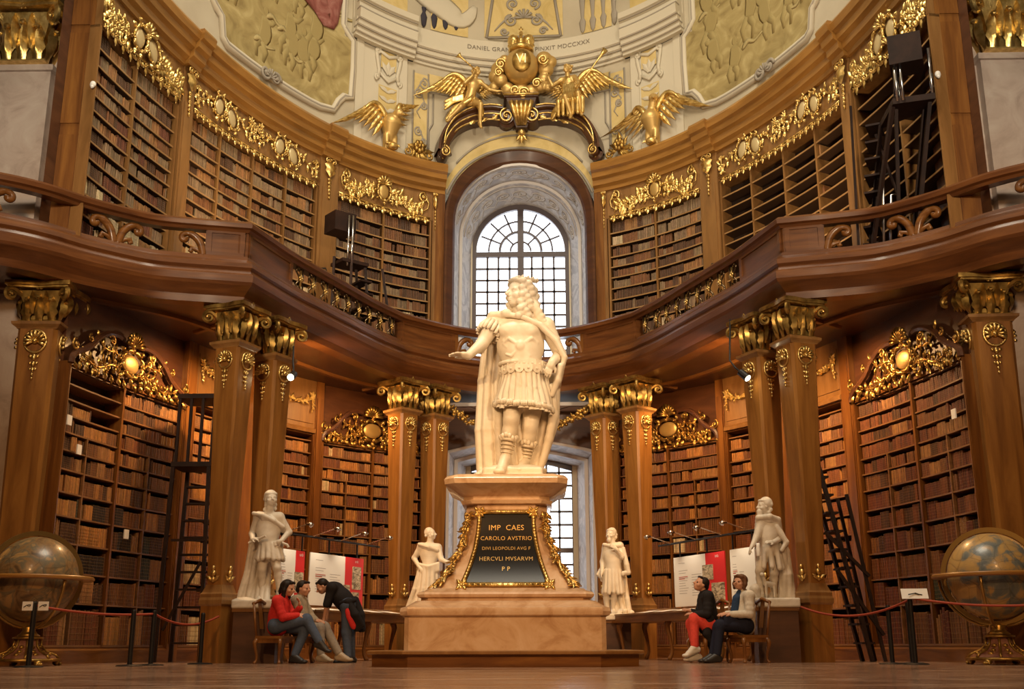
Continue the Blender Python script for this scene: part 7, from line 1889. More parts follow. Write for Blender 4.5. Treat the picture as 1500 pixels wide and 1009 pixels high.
# ------------------------------------------------------------------ painted drum: entablature, frames, frescoes
def band(s0, s1, zf0, zf1, n, step=0.2):
    mb = MB(W); k = max(2, int(abs(s1 - s0) / step)); vs = []
    for i in range(k + 1):
        s = s0 + (s1 - s0) * i / k; vs += [(s, n, zf0(s) if callable(zf0) else zf0), (s, n, zf1(s) if callable(zf1) else zf1)]
    mb.add(vs, [(2 * i, 2 * i + 2, 2 * i + 3, 2 * i + 1) for i in range(k)])
    return mb
D = lambda a: s_of(a)
flat = lambda n0, k: (lambda x, y, z: W(x, n0 + y * k, z))
ENT = [(-0.02, 14.02), (0.05, 14.02), (0.06, 14.08), (0.12, 14.11), (0.13, 14.2), (0.20, 14.24), (0.22, 14.33), (0.28, 14.37), (0.28, 14.44), (0.10, 14.48), (0.08, 14.98), (-0.02, 14.99)]
mb = MB(W); mb.mould(D(-35.3), D(35.3), ENT); struct(mb, 'trim_60', M['plaster_lt'], auto=30)
mb = MB(W)
for z0, z1, n in ((14.085, 14.105, 0.123), (14.205, 14.235, 0.203), (14.335, 14.365, 0.283)): mb.mould(D(-35.3), D(35.3), [(n - .08, z0), (n - 0.03, z0), (n - 0.03, z1), (n - .08, z1)])
struct(mb, 'trim_61', M['plaster_gr'])
for i, sg in enumerate((-1, 1)):
    a0, a1 = sorted((D(sg * 35.2), D(sg * 22.6)))
    mb = MB(W); mb.mould(a0, a1, [(0, 14.02)] + [(n + 0.14, z) for n, z in ENT[1:9]] + [(0.42, 14.46), (0.44, 14.6), (0.36, 14.64), (0.36, 14.8), (0.48, 14.86), (0.5, 15.0), (0, 15.02)])
    struct(mb, 'trim_%d' % (62 + i), M['plaster_lt'], auto=30)
    mb = MB(W)
    for z0, z1, n in ((14.09, 14.105, 0.265), (14.21, 14.235, 0.345), (14.34, 14.365, 0.425), (14.62, 14.65, 0.445), (14.82, 14.85, 0.45)): mb.mould(a0 - .01, a1 + .01, [(n - .2, z0), (n - 0.02, z0), (n - 0.02, z1), (n - .2, z1)])
    struct(mb, 'trim_%d' % (64 + i), M['plaster_gr'])
    # painted pilaster with a volute bracket
    p0, p1 = sorted((D(sg * 34.3), D(sg * 23.8)))
    mb = band(p0, p1, 11.4, 14.02, 0.03); mb.mould(p0, p0 + 0.22, [(0, 11.4), (0.06, 11.4), (0.06, 14.02), (0, 14.02)]); mb.mould(p1 - 0.22, p1, [(0, 11.4), (0.06, 11.4), (0.06, 14.02), (0, 14.02)])
    struct(mb, 'trim_%d' % (66 + i), M['plaster_lt'])
    c = D(sg * 27.7); hw = 0.36
    mb = band(c - 0.22, c + 0.22, 13.55, 14.0, 0.065); mb2 = band(c - 0.26, c + 0.26, 12.0, 13.1, 0.04); o = len(mb.v); mb.v += mb2.v; mb.f += [tuple(o + k for k in f) for f in mb2.f]
    struct(mb, 'trim_%d' % (68 + i), M['ochre'])
    mb = MB(flat(0.05, 0.6))
    for sx in (-1, 1):
        mb.tube([(c + sx * hw, 0.0, 13.98), (c + sx * hw * 0.9, 0.03, 13.75), (c + sx * hw * 0.72, 0.02, 13.45), (c + sx * hw * 0.78, 0.03, 13.3)], 0.055, 6)
        mb.scroll((c + sx * hw * 0.9, 13.96), 0.10, 1.2, PI / 2, 0.04, sx, 0.03); mb.scroll((c + sx * hw * 0.86, 13.26), 0.08, 1.2, -PI / 2, 0.035, sx, 0.03)
    mb.tube([(c - hw * 0.7, 0.02, 13.4), (c, 0.03, 13.22), (c + hw * 0.7, 0.02, 13.4)], 0.045, 6); mb.tube([(c - hw, 0.02, 14.0), (c, 0.05, 13.86), (c + hw, 0.02, 14.0)], 0.05, 6)
    for k in (-1, 0, 1): mb.leaf((c, 13.42), PI / 2 + 0.6 * k, 0.34, 0.13, 0.02, 0.05, 0)
    for k in range(4): 
        for sx in (-1, 1): mb.leaf((c, 12.2 + 0.25 * k), PI / 2 + sx * 0.9, 0.26, 0.10, 0.0, 0.03, sx * 0.6)
    struct(mb, 'trim_%d' % (70 + i), M['plaster_lt'], smooth=True)
    # yellow field with grey scrollwork next to it
    f0, f1 = sorted((D(sg * 22.2), D(sg * 19.4)))
    mb = band(f0, f1, 11.75, 13.75, 0.02); b0, b1 = sorted((D(sg * 19.4), D(sg * 10.5))); mb2 = band(b0, b1, 13.35, 13.82, 0.02); o = len(mb.v); mb.v += mb2.v; mb.f += [tuple(o + k for k in f) for f in mb2.f]
    struct(mb, 'trim_%d' % (72 + i), M['ochre'])
    mb = MB(flat(0.02, 0.35)); cc = (f0 + f1) / 2
    for z, r, d in ((13.5, 0.16, 1), (13.2, 0.13, -1), (12.9, 0.1, 1), (12.2, 0.12, -1), (11.95, 0.1, 1)): mb.scroll((cc - sg * 0.02 + d * 0.06, z), r, 1.5, PI / 2, 0.025, d * sg, 0.03, [(cc - d * 0.1, z - 0.18), (cc, z - 0.34)])
    for sx in (-1, 1): mb.tube([(cc + sx * (f1 - f0) * 0.55, 0.02, 11.7), (cc + sx * (f1 - f0) * 0.55, 0.02, 13.8)], 0.022, 5)
    mb.tube([(b0, 0.02, 13.33), (b1, 0.02, 13.33)], 0.02, 5); mb.tube([(D(sg * 19), 0.02, 11.7), (D(sg * 19), 0.02, 12.3), (D(sg * 18.2), 0.02, 12.5), (D(sg * 18.2), .02, 13.3)], 0.022, 5)
    struct(mb, 'trim_%d' % (74 + i), M['plaster_gr'], smooth=True)
    # big ochre fresco in its moulded frame
    zlo = lambda s, sg=sg: float(np.interp(abs(math.degrees(t_of(s))), [35.0, 35.3, 37.2, 38.4, 41.0, 59.5, 60.3, 62.2], [13.0, 12.5, 12.3, 12.02, 11.92, 11.92, 12.4, 12.6]))
    zhi = lambda s: 13.95 if abs(math.degrees(t_of(s))) < 37.2 else 17.2
    q0, q1 = sorted((D(sg * 35.1), D(sg * 62.2)))
    o = band(q0, q1, zlo, zhi, 0.015, 0.08).build('fresco', M['fresco'], None, loc=tuple(W((q0 + q1) / 2, 0, 12)))
    tag(o, 'large ochre fresco with faint figures on the painted drum, %s' % ('red drapery over its corner' if sg < 0 else 'above the bare shelves'), 'fresco', 'ochre frescoes of the drum')
    mb = MB(flat(0.0165, 0.012)); q = random.Random(17 + sg)
    for k in range(16):                                     # generic shaded figures
        a = sg * q.uniform(38, 60); s = D(a); z = q.uniform(12.4, 15.8); d = q.choice((-1, 1)); L = q.uniform(0.5, 0.9)
        mb.tube(catmull([(s, 0, z), (s + d * 0.15 * L, 0, z + 0.45 * L), (s + d * 0.05, 0, z + 0.9 * L)], 3), [0.12, 0.17, 0.2, 0.2, 0.18, 0.15, 0.1], 8); mb.ball((s + d * 0.08, 0, z + 1.08 * L), (0.085, 0.05, 0.1), 8, 5)
        mb.tube([(s + d * 0.12 * L, 0, z + 0.75 * L), (s + d * 0.4 * L, 0, z + 0.8 * L), (s + d * 0.6 * L, 0, z + 1.0 * L)], [0.09, 0.07, 0.04], 6)
        mb.tube([(s, 0, z + 0.1), (s - d * 0.25 * L, 0, z - 0.15 * L), (s - d * 0.2 * L, 0, z - 0.5 * L)], [0.13, 0.1, 0.05], 6); mb.tube([(s, 0, z + 0.1), (s + d * 0.2 * L, 0, z - 0.2 * L), (s + d * 0.1 * L, 0, z - 0.55 * L)], [0.13, 0.1, 0.05], 6)
    f2 = mb.build('figure_pattern', M['fresco_fig'], o, smooth=True)
    mb = MB(flat(0.0175, 0.012))
    for k in range(10):
        a = sg * q.uniform(38, 60); s = D(a); z = q.uniform(12.3, 15.5); d = q.choice((-1, 1)); mb.tube(catmull([(s, 0, z), (s + d * 0.2, 0, z + 0.12), (s + d * 0.4, 0, z + 0.02), (s + d * 0.7, 0, z + 0.1)], 3), [0.03, 0.07, 0.08, 0.07, 0.06, 0.05, 0.05, 0.04, 0.03, 0.02], 5)
    mb.build('light_pattern', M['fresco_figl'], o, smooth=True)
    line = [(D(sg * a), z) for a, z in ((62.4, 17.0), (62.4, 12.58), (61.4, 12.45), (60.4, 12.36), (59.9, 11.95), (59, 11.86))] + [(D(sg * a), 11.86) for a in range(57, 41, -2)] + [(D(sg * a), z) for a, z in ((41, 11.87), (38.4, 11.95), (37.4, 12.22), (36.4, 12.4), (34.9, 12.46), (34.7, 13.2), (34.8, 13.9), (36, 14.05), (37.0, 14.2), (37.0, 17))]
    mb = MB(flat(0.02, 0.7)); mb.tube([(s, 0, z) for s, z in line], 0.10, 7); struct(mb, 'trim_%d' % (76 + i), M['plaster_lt'], smooth=True)
    mb = MB(flat(0.06, 0.7)); mb.tube([(s, 0.0, z) for s, z in line], 0.045, 6)
    for sx in (-1, 1): mb.scroll((D(sg * 51) + sx * 0.18, 11.84), 0.15, 1.4, 0, 0.045, sx, 0.05)
    mb.shell((D(sg * 51), 11.8), 0.18, 0, PI, 0.05, 7)
    struct(mb, 'trim_%d' % (78 + i), M['plaster_gr'], smooth=True)
# spandrel over the window arch: ochre crescent in a light border
mb = MB(W); k = 24; vs = []
for j in range(k + 1):
    a = R_(24 + 132 * j / k); vs += [(1.90 * math.cos(a), 0.02, AZ + 2.00 * math.sin(a)), (2.1 * math.cos(a), 0.02, AZ + (2.05 + 0.5 * math.sin(a) ** 2) * math.sin(a))]
mb.add(vs, [(2 * j, 2 * j + 1, 2 * j + 3, 2 * j + 2) for j in range(k)]); struct(mb, 'trim_80', M['ochre'])
mb = MB(flat(0.03, 0.5)); mb.tube([(1.93 * math.cos(R_(a)), 0, AZ + 2.08 * math.sin(R_(a))) for a in range(20, 161, 5)], 0.035, 5); mb.tube([(2.05 * math.cos(R_(a)), 0, AZ + 2.42 * math.sin(R_(a))) for a in range(40, 141, 5)], 0.025, 5)
struct(mb, 'trim_81', M['plaster_gr'], smooth=True)
# upper zone: yellow panels with scrolls, painted lambrequins and tassels
mb = band(D(-7.5), D(9.5), 15.12, 17.2, 0.02)
for a, b, z in ((-33, -24, 15.1), (-19, -11, 15.05), (13.5, 20, 15.05), (24, 33, 15.1)):
    m2 = band(D(a), D(b), z, 17.2, 0.02); o = len(mb.v); mb.v += m2.v; mb.f += [tuple(o + k for k in f) for f in m2.f]
struct(mb, 'trim_82', M['ochre'])
mb = MB(flat(0.03, 0.4))
for sx in (-1, 1):
    mb.scroll((0.12 + sx * 0.32, 15.62), 0.17, 1.5, PI / 2, 0.035, -sx, 0.03, [(0.12 + sx * 0.6, 15.5), (0.12 + sx * 0.75, 15.3)]); mb.scroll((0.12 + sx * 0.5, 15.3), 0.11, 1.4, 0, 0.03, sx, 0.03); mb.scroll((0.12 + sx * 0.28, 16.1), 0.16, 1.4, -PI / 2, 0.035, sx, 0.03)
    mb.tube([(0.12 + sx * 0.95, 0.02, 15.1), (0.12 + sx * 0.8, 0.02, 16.2)], 0.04, 5)
mb.shell((0.12, 15.7), 0.24, 0, PI, 0.03, 7); mb.tube([(-0.8, 0.02, 15.1), (1.05, 0.02, 15.1)], 0.035, 5)
struct(mb, 'trim_83', M['plaster_gr'], smooth=True)
mb = MB(flat(0.03, 0.3))
for a in (-20.5, -18.3, -15.9, -13.6): mb.lathe([(0.02, 0), (0.06, 0.08), (0.09, 0.3), (0.04, 0.42), (0.07, 0.55)], 8, (D(a), 0, 15.06 + 0.02 * (a + 20)))
struct(mb, 'trim_84', M['fresco_blue'], smooth=True)
mb = MB(flat(0.03, 0.3))
for a in (13.8, 16.0, 18.3, 20.6): mb.lathe([(0.02, 0), (0.06, 0.08), (0.09, 0.3), (0.04, 0.42), (0.06, 0.7), (0.1, 1.2)], 8, (D(a), 0, 15.06))
struct(mb, 'trim_85', M['plaster_gr'], smooth=True)
mb = MB(flat(0.034, 0.2)); mb.tube(catmull([(D(-23), 0, 16.1), (D(-19.5), 0, 15.9), (D(-16.5), 0.02, 15.75), (D(-13), 0, 15.5), (D(-11), 0, 15.6), (D(-9.5), 0, 15.95)], 3), [0.25, 0.28, 0.3, 0.32, 0.34, 0.34, 0.34, 0.32, 0.3, 0.26, 0.22, 0.2, 0.18, 0.16, 0.12, 0.06], 8)
struct(mb, 'trim_87', M['plaster_lt'], smooth=True)
mb = MB(flat(0.045, 0.15)); mb.tube(catmull([(D(-47.5), 0, 15.6), (D(-45), 0, 14.7), (D(-42), 0, 14.35), (D(-40), 0, 14.1), (D(-39.2), 0, 14.7), (D(-38), 0, 15.4)], 4), [0.5, 0.5, .48, .46, .42, .4, .36, .34, .32, .3, .28, .26, .24, .24, .24, .24, .24, .25, .26, .28, .3], 10)
struct(mb, 'trim_86', M['fresco_red'], smooth=True)
# painted signature on the entablature
sg_parent = bpy.data.objects['trim_60']
def sig(body, s0):
    o = text_mesh(body, 0.165, lambda x, y, z: W(s0 + x, 0.105, 14.70 + z), 'painted_lettering', M['plaster_dk'], sg_parent, align='LEFT', spacing=1.05)
sig('DANIEL GRAN', -1.34); sig('PINXIT MDCCXXX', 0.40)

# ------------------------------------------------------------------ gilded group over the window
def gold_thing(name, label, cat, s, n, z, group=None): return thing(name, label, cat, tuple(W(s, n, z)), 0, group)
def gm(n0): return lambda x, y, z: W(x, n0 + y, z)
for sg, side in ((-1, 'left'), (1, 'right')):
    t = gold_thing('broken_pediment', '%s half of the scrolled gilt-edged pediment above the window arch' % side, 'pediment', sg * 1.1, 0.3, 12.2, 'scrolled halves of the pediment')
    pts = catmull([(sg * x, 0, z) for x, z in ((2.0, 11.62), (1.93, 12.0), (1.66, 12.42), (1.24, 12.70), (0.78, 12.83), (0.44, 12.82))], 5)
    mb = MB(gm(0.0)); vs = []
    for i, p in enumerate(pts):
        d = (pts[min(i + 1, len(pts) - 1)] - pts[max(i - 1, 0)]).normalized(); o = Vector((-d.z, 0, d.x)) * (-sg)
        if o.z < 0: o = -o
        for (r, y) in ((-0.16, 0.0), (-0.15, 0.34), (-0.05, 0.42), (0.06, 0.42), (0.10, 0.52), (0.16, 0.52), (0.16, 0.0)): q = p + o * r; vs.append((q.x, y, q.z))
    m = 7; mb.add(vs, [(i * m + k, i * m + (k + 1) % m, (i + 1) * m + (k + 1) % m, (i + 1) * m + k) for i in range(len(pts) - 1) for k in range(m)])
    mb.scroll((sg * 0.33, 12.76), 0.20, 1.2, 0, 0.10, sg, 0.26); mb.scroll((sg * 1.96, 11.62), 0.15, 1.2, 0, 0.08, -sg, 0.26)
    for cx, cz, r in ((sg * 0.33, 12.74, 0.19), (sg * 1.96, 11.62, 0.14)): mb.M = Matrix.Translation((cx, 0, cz)) @ Matrix.Rotation(-PI / 2, 4, 'X'); mb.lathe([(r, -0.02), (r, 0.46)], 16); mb.M = None
    mb.build('pediment_moulding', M['wood_dk'], t, auto=40)
    mb = MB(gm(0.0))
    for r, y in ((0.165, 0.53), (-0.03, 0.44), (-0.15, 0.36)):
        mb.tube([(p.x + (-d.z if False else 0), y, p.z + r) for p in pts], 0.024, 6)
    mb.scroll((sg * 0.33, 12.74), 0.19, 1.6, PI / 2, 0.03, -sg, 0.50); mb.scroll((sg * 1.96, 11.62), 0.14, 1.6, PI / 2, 0.026, sg, 0.50)
    for k in range(3): mb.leaf((sg * (0.7 + 0.3 * k), 12.68 - 0.1 * k), PI - 0.4 if sg > 0 else 0.4, 0.2, 0.1, 0.42, 0.04, 0.3)
    mb.build('gilt_edging', M['gold'], t, smooth=True)
t = gold_thing('crowned_orb', 'gilt orb with monogram and imperial crown on clouds above the window', 'ornament', 0.06, 0.5, 13.3)
mb = MB(gm(0.55)); mb.ball((0.06, 0, 14.02), (0.46, 0.42, 0.46), 28, 18); mb.build('orb', M['gold_matt'], t, smooth=True)
mb = MB(gm(0.55)); mb.ball((0.08, 0.36, 14.0), (0.27, 0.11, 0.31), 20, 10); med = mb.build('medallion', M['gold_dk'], t, smooth=True)
text_mesh('VI', 0.36, lambda x, y, z: W(0.08 + x, 1.04, 13.87 + z), 'monogram', M['shield'], t)
mb = MB(gm(0.5)); mb.lathe([(0.30, 14.44), (0.34, 14.46), (0.34, 14.54), (0.30, 14.56)], 20, (0.06, 0, 0)); mb.mp = gm(0.5)
for k in range(8):
    a = 2 * PI * k / 8; mb.leaf((0.06 + 0.3 * math.cos(a), 14.54), PI / 2, 0.16, 0.12, 0.3 * math.sin(a), 0.04, 0)
for sx in (-1, 1): mb.ball((0.06 + sx * 0.19, 0.05, 14.70), (0.17, 0.2, 0.2), 12, 8, (0, sx * 0.5, 0))
mb.tube([(0.06, 0.25, 14.5), (0.06, 0.26, 14.75), (0.06, 0.1, 14.92), (0.06, 0, 14.93)], 0.05, 7); mb.ball((0.06, 0, 14.98), (0.06, 0.06, 0.06), 8, 6); mb.tube([(0.06, 0, 15.02), (0.06, 0, 15.16)], 0.02, 6); mb.tube([(0.0, 0, 15.10), (0.12, 0, 15.10)], 0.018, 6)
mb.build('crown', M['gold'], t, smooth=True)
c = Clay(0.02); q = random.Random(2)
for x, z, r in ((-0.50, 14.05, 0.20), (-0.58, 13.85, 0.18), (-0.45, 13.68, 0.17), (-0.36, 14.25, 0.12), (-0.28, 13.5, 0.18), (-0.12, 13.35, 0.2), (0.1, 13.28, 0.2), (0.3, 13.38, 0.18), (0.5, 13.55, 0.18), (0.62, 13.75, 0.16), (0.66, 14.0, 0.2), (0.62, 14.25, 0.2), (0.78, 14.2, 0.16), (0.72, 13.5, 0.13), (-0.62, 13.55, 0.13), (0.05, 13.5, 0.2)):
    c.ell((x, -0.45 + q.uniform(-0.08, 0.08), z), (r, r * 0.9, r), k=0.03)
mb = MB(gm(0.5))
for x, z, r, d in ((-0.5, 14.05, 0.15, 1), (-0.1, 13.35, 0.15, -1), (0.12, 13.28, 0.15, 1), (0.66, 14.15, 0.15, -1), (-0.55, 13.82, 0.12, 1), (0.48, 13.52, 0.13, 1)):
    mb = MB(gm(0.5)); mb.scroll((x, z), r, 1.6, 0, 0.03, d, 0.14); mb.build('cloud_edging', M['gold'], t, smooth=True)
c2 = c; o = clay_obj(c2, 'clouds', M['gold_matt'], None); o.parent = t; o.location = Vector((0, 25.2, 0)) - ORG[t.name]
mb = MB(gm(0.0)); cz = 12.42
mb.add([(-0.40, 0.05, 13.18), (0.52, 0.05, 13.18), (0.52, 0.62, 13.18), (-0.40, 0.62, 13.18), (-0.40, 0.05, 13.28), (0.52, 0.05, 13.28), (0.52, 0.62, 13.28), (-0.40, 0.62, 13.28)], [(0, 1, 2, 3), (4, 7, 6, 5), (0, 4, 5, 1), (1, 5, 6, 2), (2, 6, 7, 3), (3, 7, 4, 0)])
mb.add([(-0.34, 0.05, 13.18), (0.46, 0.05, 13.18), (0.46, 0.55, 13.18), (-0.34, 0.55, 13.18), (-0.08, 0.05, 12.5), (0.2, 0.05, 12.5), (0.2, 0.34, 12.5), (-0.08, 0.34, 12.5)], [(0, 4, 5, 1), (1, 5, 6, 2), (2, 6, 7, 3), (3, 7, 4, 0), (4, 7, 6, 5)])
mb.build('console_block', M['wood_dk'], t)
mb = MB(gm(0.0)); mb.tube([(-0.42, 0.64, 13.23), (0.54, 0.64, 13.23)], 0.03, 6)
for k in range(5): mb.tube([(0.06 + (k - 2) * 0.14, 0.60, 13.08), (0.06 + (k - 2) * 0.10, 0.56, 12.85), (0.06 + (k - 2) * 0.045, 0.42, 12.52)], [0.07, 0.06, 0.035], 7)
mb.ball((0.06, 0.3, 12.38), (0.1, 0.1, 0.1), 8, 6); 
for k in (-1, 0, 1): mb.leaf((0.06, 12.36), -PI / 2 + 0.6 * k, 0.26, 0.11, 0.28, 0.05, 0)
mb.build('gilt_console', M['gold'], t, smooth=True)

def wing(mb, root, ang, L, wd, y=0.1, rows=3, n=11, fan=0.7, d=1, arch=0.24):
    """layered feathers: short coverts to long flight feathers, fanning from the leading edge"""
    for r in range(rows):
        for i in range(n):
            u = i / (n - 1); e = 0.12 + 0.88 * u
            px = root[0] + math.cos(ang) * L * 0.62 * e; pz = root[1] + math.sin(ang) * L * 0.62 * e + arch * L * math.sin(PI * u)
            fl = wd * (0.34 + 0.30 * r) * (0.65 + 0.55 * u); fa = ang - d * (PI / 2 - 0.25 - fan * u * 0.75)
            mb.leaf((px, pz), fa, fl, 0.105 * L, y - 0.02 * r, 0.035, d * 0.25, 5)
    mb.tube([(root[0] + math.cos(ang) * L * 0.66 * u, y + 0.03, root[1] + math.sin(ang) * L * 0.66 * u + arch * L * math.sin(PI * u)) for u in np.linspace(0, 1, 9)], [0.05, 0.07, 0.075, 0.07, 0.065, 0.06, 0.05, 0.04, 0.02], 7)
# left trumpeting angel
def angel(label, s, J, face, hs, drape, wings, trump):
    o = W(s, 0.42, 12.4); t = thing('angel', label, 'angel', tuple(o), Wang(s), 'gilt trumpeting angels')
    c = Clay(0.013)
    for q in 'LR':
        h, kn, a = J['hip' + q], J['knee' + q], J['ank' + q]; c.cap(h, kn, 0.095, 0.066, 0.03); c.cap(kn, a, 0.064, 0.04, 0.02); foot(c, a, J['foot' + q], 0.95)
        sh, e, w = J['sh' + q], J['el' + q], J['wr' + q]; c.cap(sh, e, 0.058, 0.046, 0.02); c.cap(e, w, 0.046, 0.032, 0.02); dd, nn = J['hand' + q]; hand(c, w, dd, nn, 1.0, 0.8, 1 if q == 'R' else -1)
    pel = lerp(J['hipL'], J['hipR'], 0.5); ch = lerp(J['shL'], J['shR'], 0.5)
    c.cap(pel, lerp(pel, ch, 0.45), 0.14, 0.115, 0.04); c.ell(tuple(lerp(pel, ch, 0.78)), (0.155, 0.115, 0.17), k=0.05); c.cap(J['shL'], J['shR'], 0.065, 0.065, 0.04); c.cap(ch, J['head'], 0.058, 0.052, 0.02)
    P = head(c, J['head'], hs, face, k=0.014); clay_obj(c, 'body', M['gold_fig'], t)
    c = Clay(0.012); hair_short(c, P, hs)
    for i in range(14): c.ell(P(0.7 * math.sin(i * 2.4), -0.5 + 0.3 * math.cos(i * 1.7), 0.8 - 0.1 * i), 0.032, k=0.01)
    clay_obj(c, 'hair', M['gold_fig'], t)
    c = Clay(0.013); drape(c); clay_obj(c, 'drapery', M['gold'], t)
    for r, a, L, wd, d, y in wings:
        mb = MB(lambda x, yy, z: (x, 0.18 - yy, z)); wing(mb, r, a, L, wd, y, 3, 11, 0.75, d); mb.build('wing', M['gold'], t, smooth=True, local=True)
    mb = MB(); a, b = Vector(trump[0]), Vector(trump[1]); mb.tube([a, a + (b - a) * 0.7, a + (b - a) * 0.88, b], [0.014, 0.02, 0.035, 0.08], 10); mb.ball(tuple(a + (b - a) * 0.35), 0.03, 6, 5); mb.build('trumpet', M['gold'], t, smooth=True, local=True)
def dr1(c):
    folds(c, [[(0.05, -0.12 + .03 * i, 0.82), (-0.05 - .04 * i, -0.2 + .03 * i, 0.62 - .02 * i), (-0.2 - .06 * i, -0.16 + .04 * i, 0.5 - .03 * i), (-0.42 - .04 * i, -0.08 + .03 * i, 0.42 - .07 * i)] for i in range(5)], [0.05, 0.055, 0.06, 0.045], 0.018)
    folds(c, [[(0.05, -0.14, 0.7 - .03 * i), (0.16, -0.24, 0.56 - .05 * i), (0.25, -0.2, 0.38 - .05 * i)] for i in range(4)], [0.05, 0.055, 0.04], 0.018)
    folds(c, [[(-0.2, 0.0, 0.8 - .06 * i), (-0.42, 0.05, 0.72 - .05 * i), (-0.62, 0.08, 0.62 - .1 * i)] for i in range(3)], [0.05, 0.06, 0.03], 0.02)
M['gold_fig'] = M['gold_matt']
angel('gilt winged angel with trumpet seated on the left half of the pediment', -1.28, dict(hipL=(0.02, -0.08, 0.62), kneeL=(0.17, -0.32, 0.46), ankL=(0.18, -0.24, 0.02), footL=(0.1, -0.6, -0.7), hipR=(-0.12, -0.02, 0.62), kneeR=(-0.30, -0.22, 0.38), ankR=(-0.52, -0.10, 0.14), footR=(-0.7, -0.3, -0.6),
      shL=(0.20, -0.14, 1.16), elL=(0.40, -0.26, 0.92), wrL=(0.60, -0.3, 0.88), handL=((1, -0.2, 0.1), (0, 0, 1)), shR=(-0.08, -0.12, 1.19), elR=(-0.2, -0.24, 1.02), wrR=(-0.04, -0.3, 1.2), handR=((0.3, -0.1, 1), (-1, 0, 0)), head=(0.10, -0.18, 1.40)), (0.55, -0.8, 0.1), 0.115, dr1,
      [((-0.02, 1.10), R_(176), 1.05, 0.78, -1, 0.1), ((0.22, 1.0), R_(25), 0.5, 0.4, 1, 0.05)], ((0.06, -0.30, 1.36), (-0.38, -0.25, 1.74)))
def dr2(c):
    folds(c, [[(-0.12 + .05 * i, -0.16, 1.0), (-0.1 + .06 * i, -0.22, 0.72), (-0.2 + .12 * i, -0.34, 0.5), (-0.22 + .12 * i, -0.28, 0.16)] for i in range(6)], [0.045, 0.05, 0.055, 0.045], 0.018)
    folds(c, [[(-0.1, -0.14, 0.62 - .05 * i), (-0.28, -0.2, 0.46 - .05 * i), (-0.42, -0.16, 0.3 - .05 * i)] for i in range(4)], [0.05, 0.05, 0.035], 0.018)
    c.ell((-0.02, -0.08, 1.1), (0.16, 0.13, 0.2), k=0.03)
angel('gilt winged angel with long raised trumpet seated on the right half of pediment', 1.36, dict(hipL=(0.12, -0.06, 0.66), kneeL=(0.30, -0.36, 0.62), ankL=(0.34, -0.24, 0.16), footL=(0.3, -0.8, -0.4), hipR=(-0.06, -0.04, 0.66), kneeR=(-0.02, -0.38, 0.58), ankR=(0.10, -0.3, 0.1), footR=(0.1, -0.8, -0.4),
      shL=(0.14, -0.10, 1.20), elL=(0.28, -0.26, 0.96), wrL=(0.24, -0.36, 0.80), handL=((0.2, 0, 1), (1, 0, 0)), shR=(-0.19, -0.12, 1.18), elR=(-0.38, -0.24, 1.0), wrR=(-0.46, -0.3, 1.2), handR=((-0.2, 0, 1), (-1, 0, 0)), head=(-0.02, -0.16, 1.43)), (-0.45, -0.85, -0.05), 0.115, dr2,
      [((0.12, 1.1), R_(6), 1.1, 0.78, 1, 0.1), ((-0.12, 1.0), R_(150), 0.62, 0.6, -1, 0.05)], ((0.20, -0.40, 0.62), (0.98, -0.3, 1.68)))
# eagles on the cornice, and two small bosses
def eagle(label, s, hd, lw, rw):
    o = W(s, 0.24, 11.40); t = thing('eagle', label, 'eagle', tuple(o), Wang(s), 'gilt eagles on the cornice')
    c = Clay(0.014); c.cap((0, 0.02, 0.28), (0, -0.06, 0.64), 0.12, 0.235, 0.06); c.cap((0, -0.04, 0.72), hd, 0.13, 0.085, 0.05); f = v3(hd[0] * 2.2, -0.5, -0.1); f /= np.linalg.norm(f)
    c.ell(hd, (0.115, 0.125, 0.115), k=0.03); c.cap(tuple(v3(*hd) + f * 0.08), tuple(v3(*hd) + f * 0.20 + v3(0, 0, -0.05)), 0.05, 0.016, 0.015)
    for sx in (-1, 1): c.cap((sx * 0.10, -0.03, 0.32), (sx * 0.12, -0.08, 0.12), 0.085, 0.04, 0.03)
    c.cap((0, 0.08, 0.3), (0.0, 0.16, 0.0), 0.12, 0.06, 0.04); clay_obj(c, 'body', M['gold_matt'], t)
    for (r, a, L, wd, d) in (lw, rw):
        mb = MB(lambda x, yy, z: (x, 0.05 - yy, z)); wing(mb, r, a, L, wd, 0.08, 3, 9, 0.6, d, 0.3); mb.build('wing', M['gold'], t, smooth=True, local=True)
    for sx in (-1, 1):
        mb = MB()
        for k in (-1, 0, 1): mb.tube([(sx * 0.12, -0.08, 0.12), (sx * 0.12 + 0.04 * k, -0.15, 0.10), (sx * 0.12 + 0.06 * k, -0.18, 0.04)], [0.03, 0.022, 0.01], 6)
        mb.build('claw', M['gold'], t, smooth=True, local=True)
    mb = MB(); mb.ball((0.02, -0.12, 0.05), (0.14, 0.12, 0.10), 12, 8); mb.build('ball', M['gold'], t, smooth=True, local=True)
eagle('gilt eagle with bowed head and spread wings on the left of the upper cornice', s_of(-27.6), (0.05, -0.27, 0.84), ((-0.12, 0.70), R_(172), 0.95, 0.95, -1), ((0.12, 0.70), R_(70), 0.75, 0.55, 1))
eagle('gilt eagle with raised turned head and spread wings on the right of the upper cornice', s_of(28.6), (0.14, -0.12, 1.10), ((-0.12, 0.70), R_(150), 0.75, 0.95, -1), ((0.12, 0.74), R_(14), 1.05, 0.9, 1))
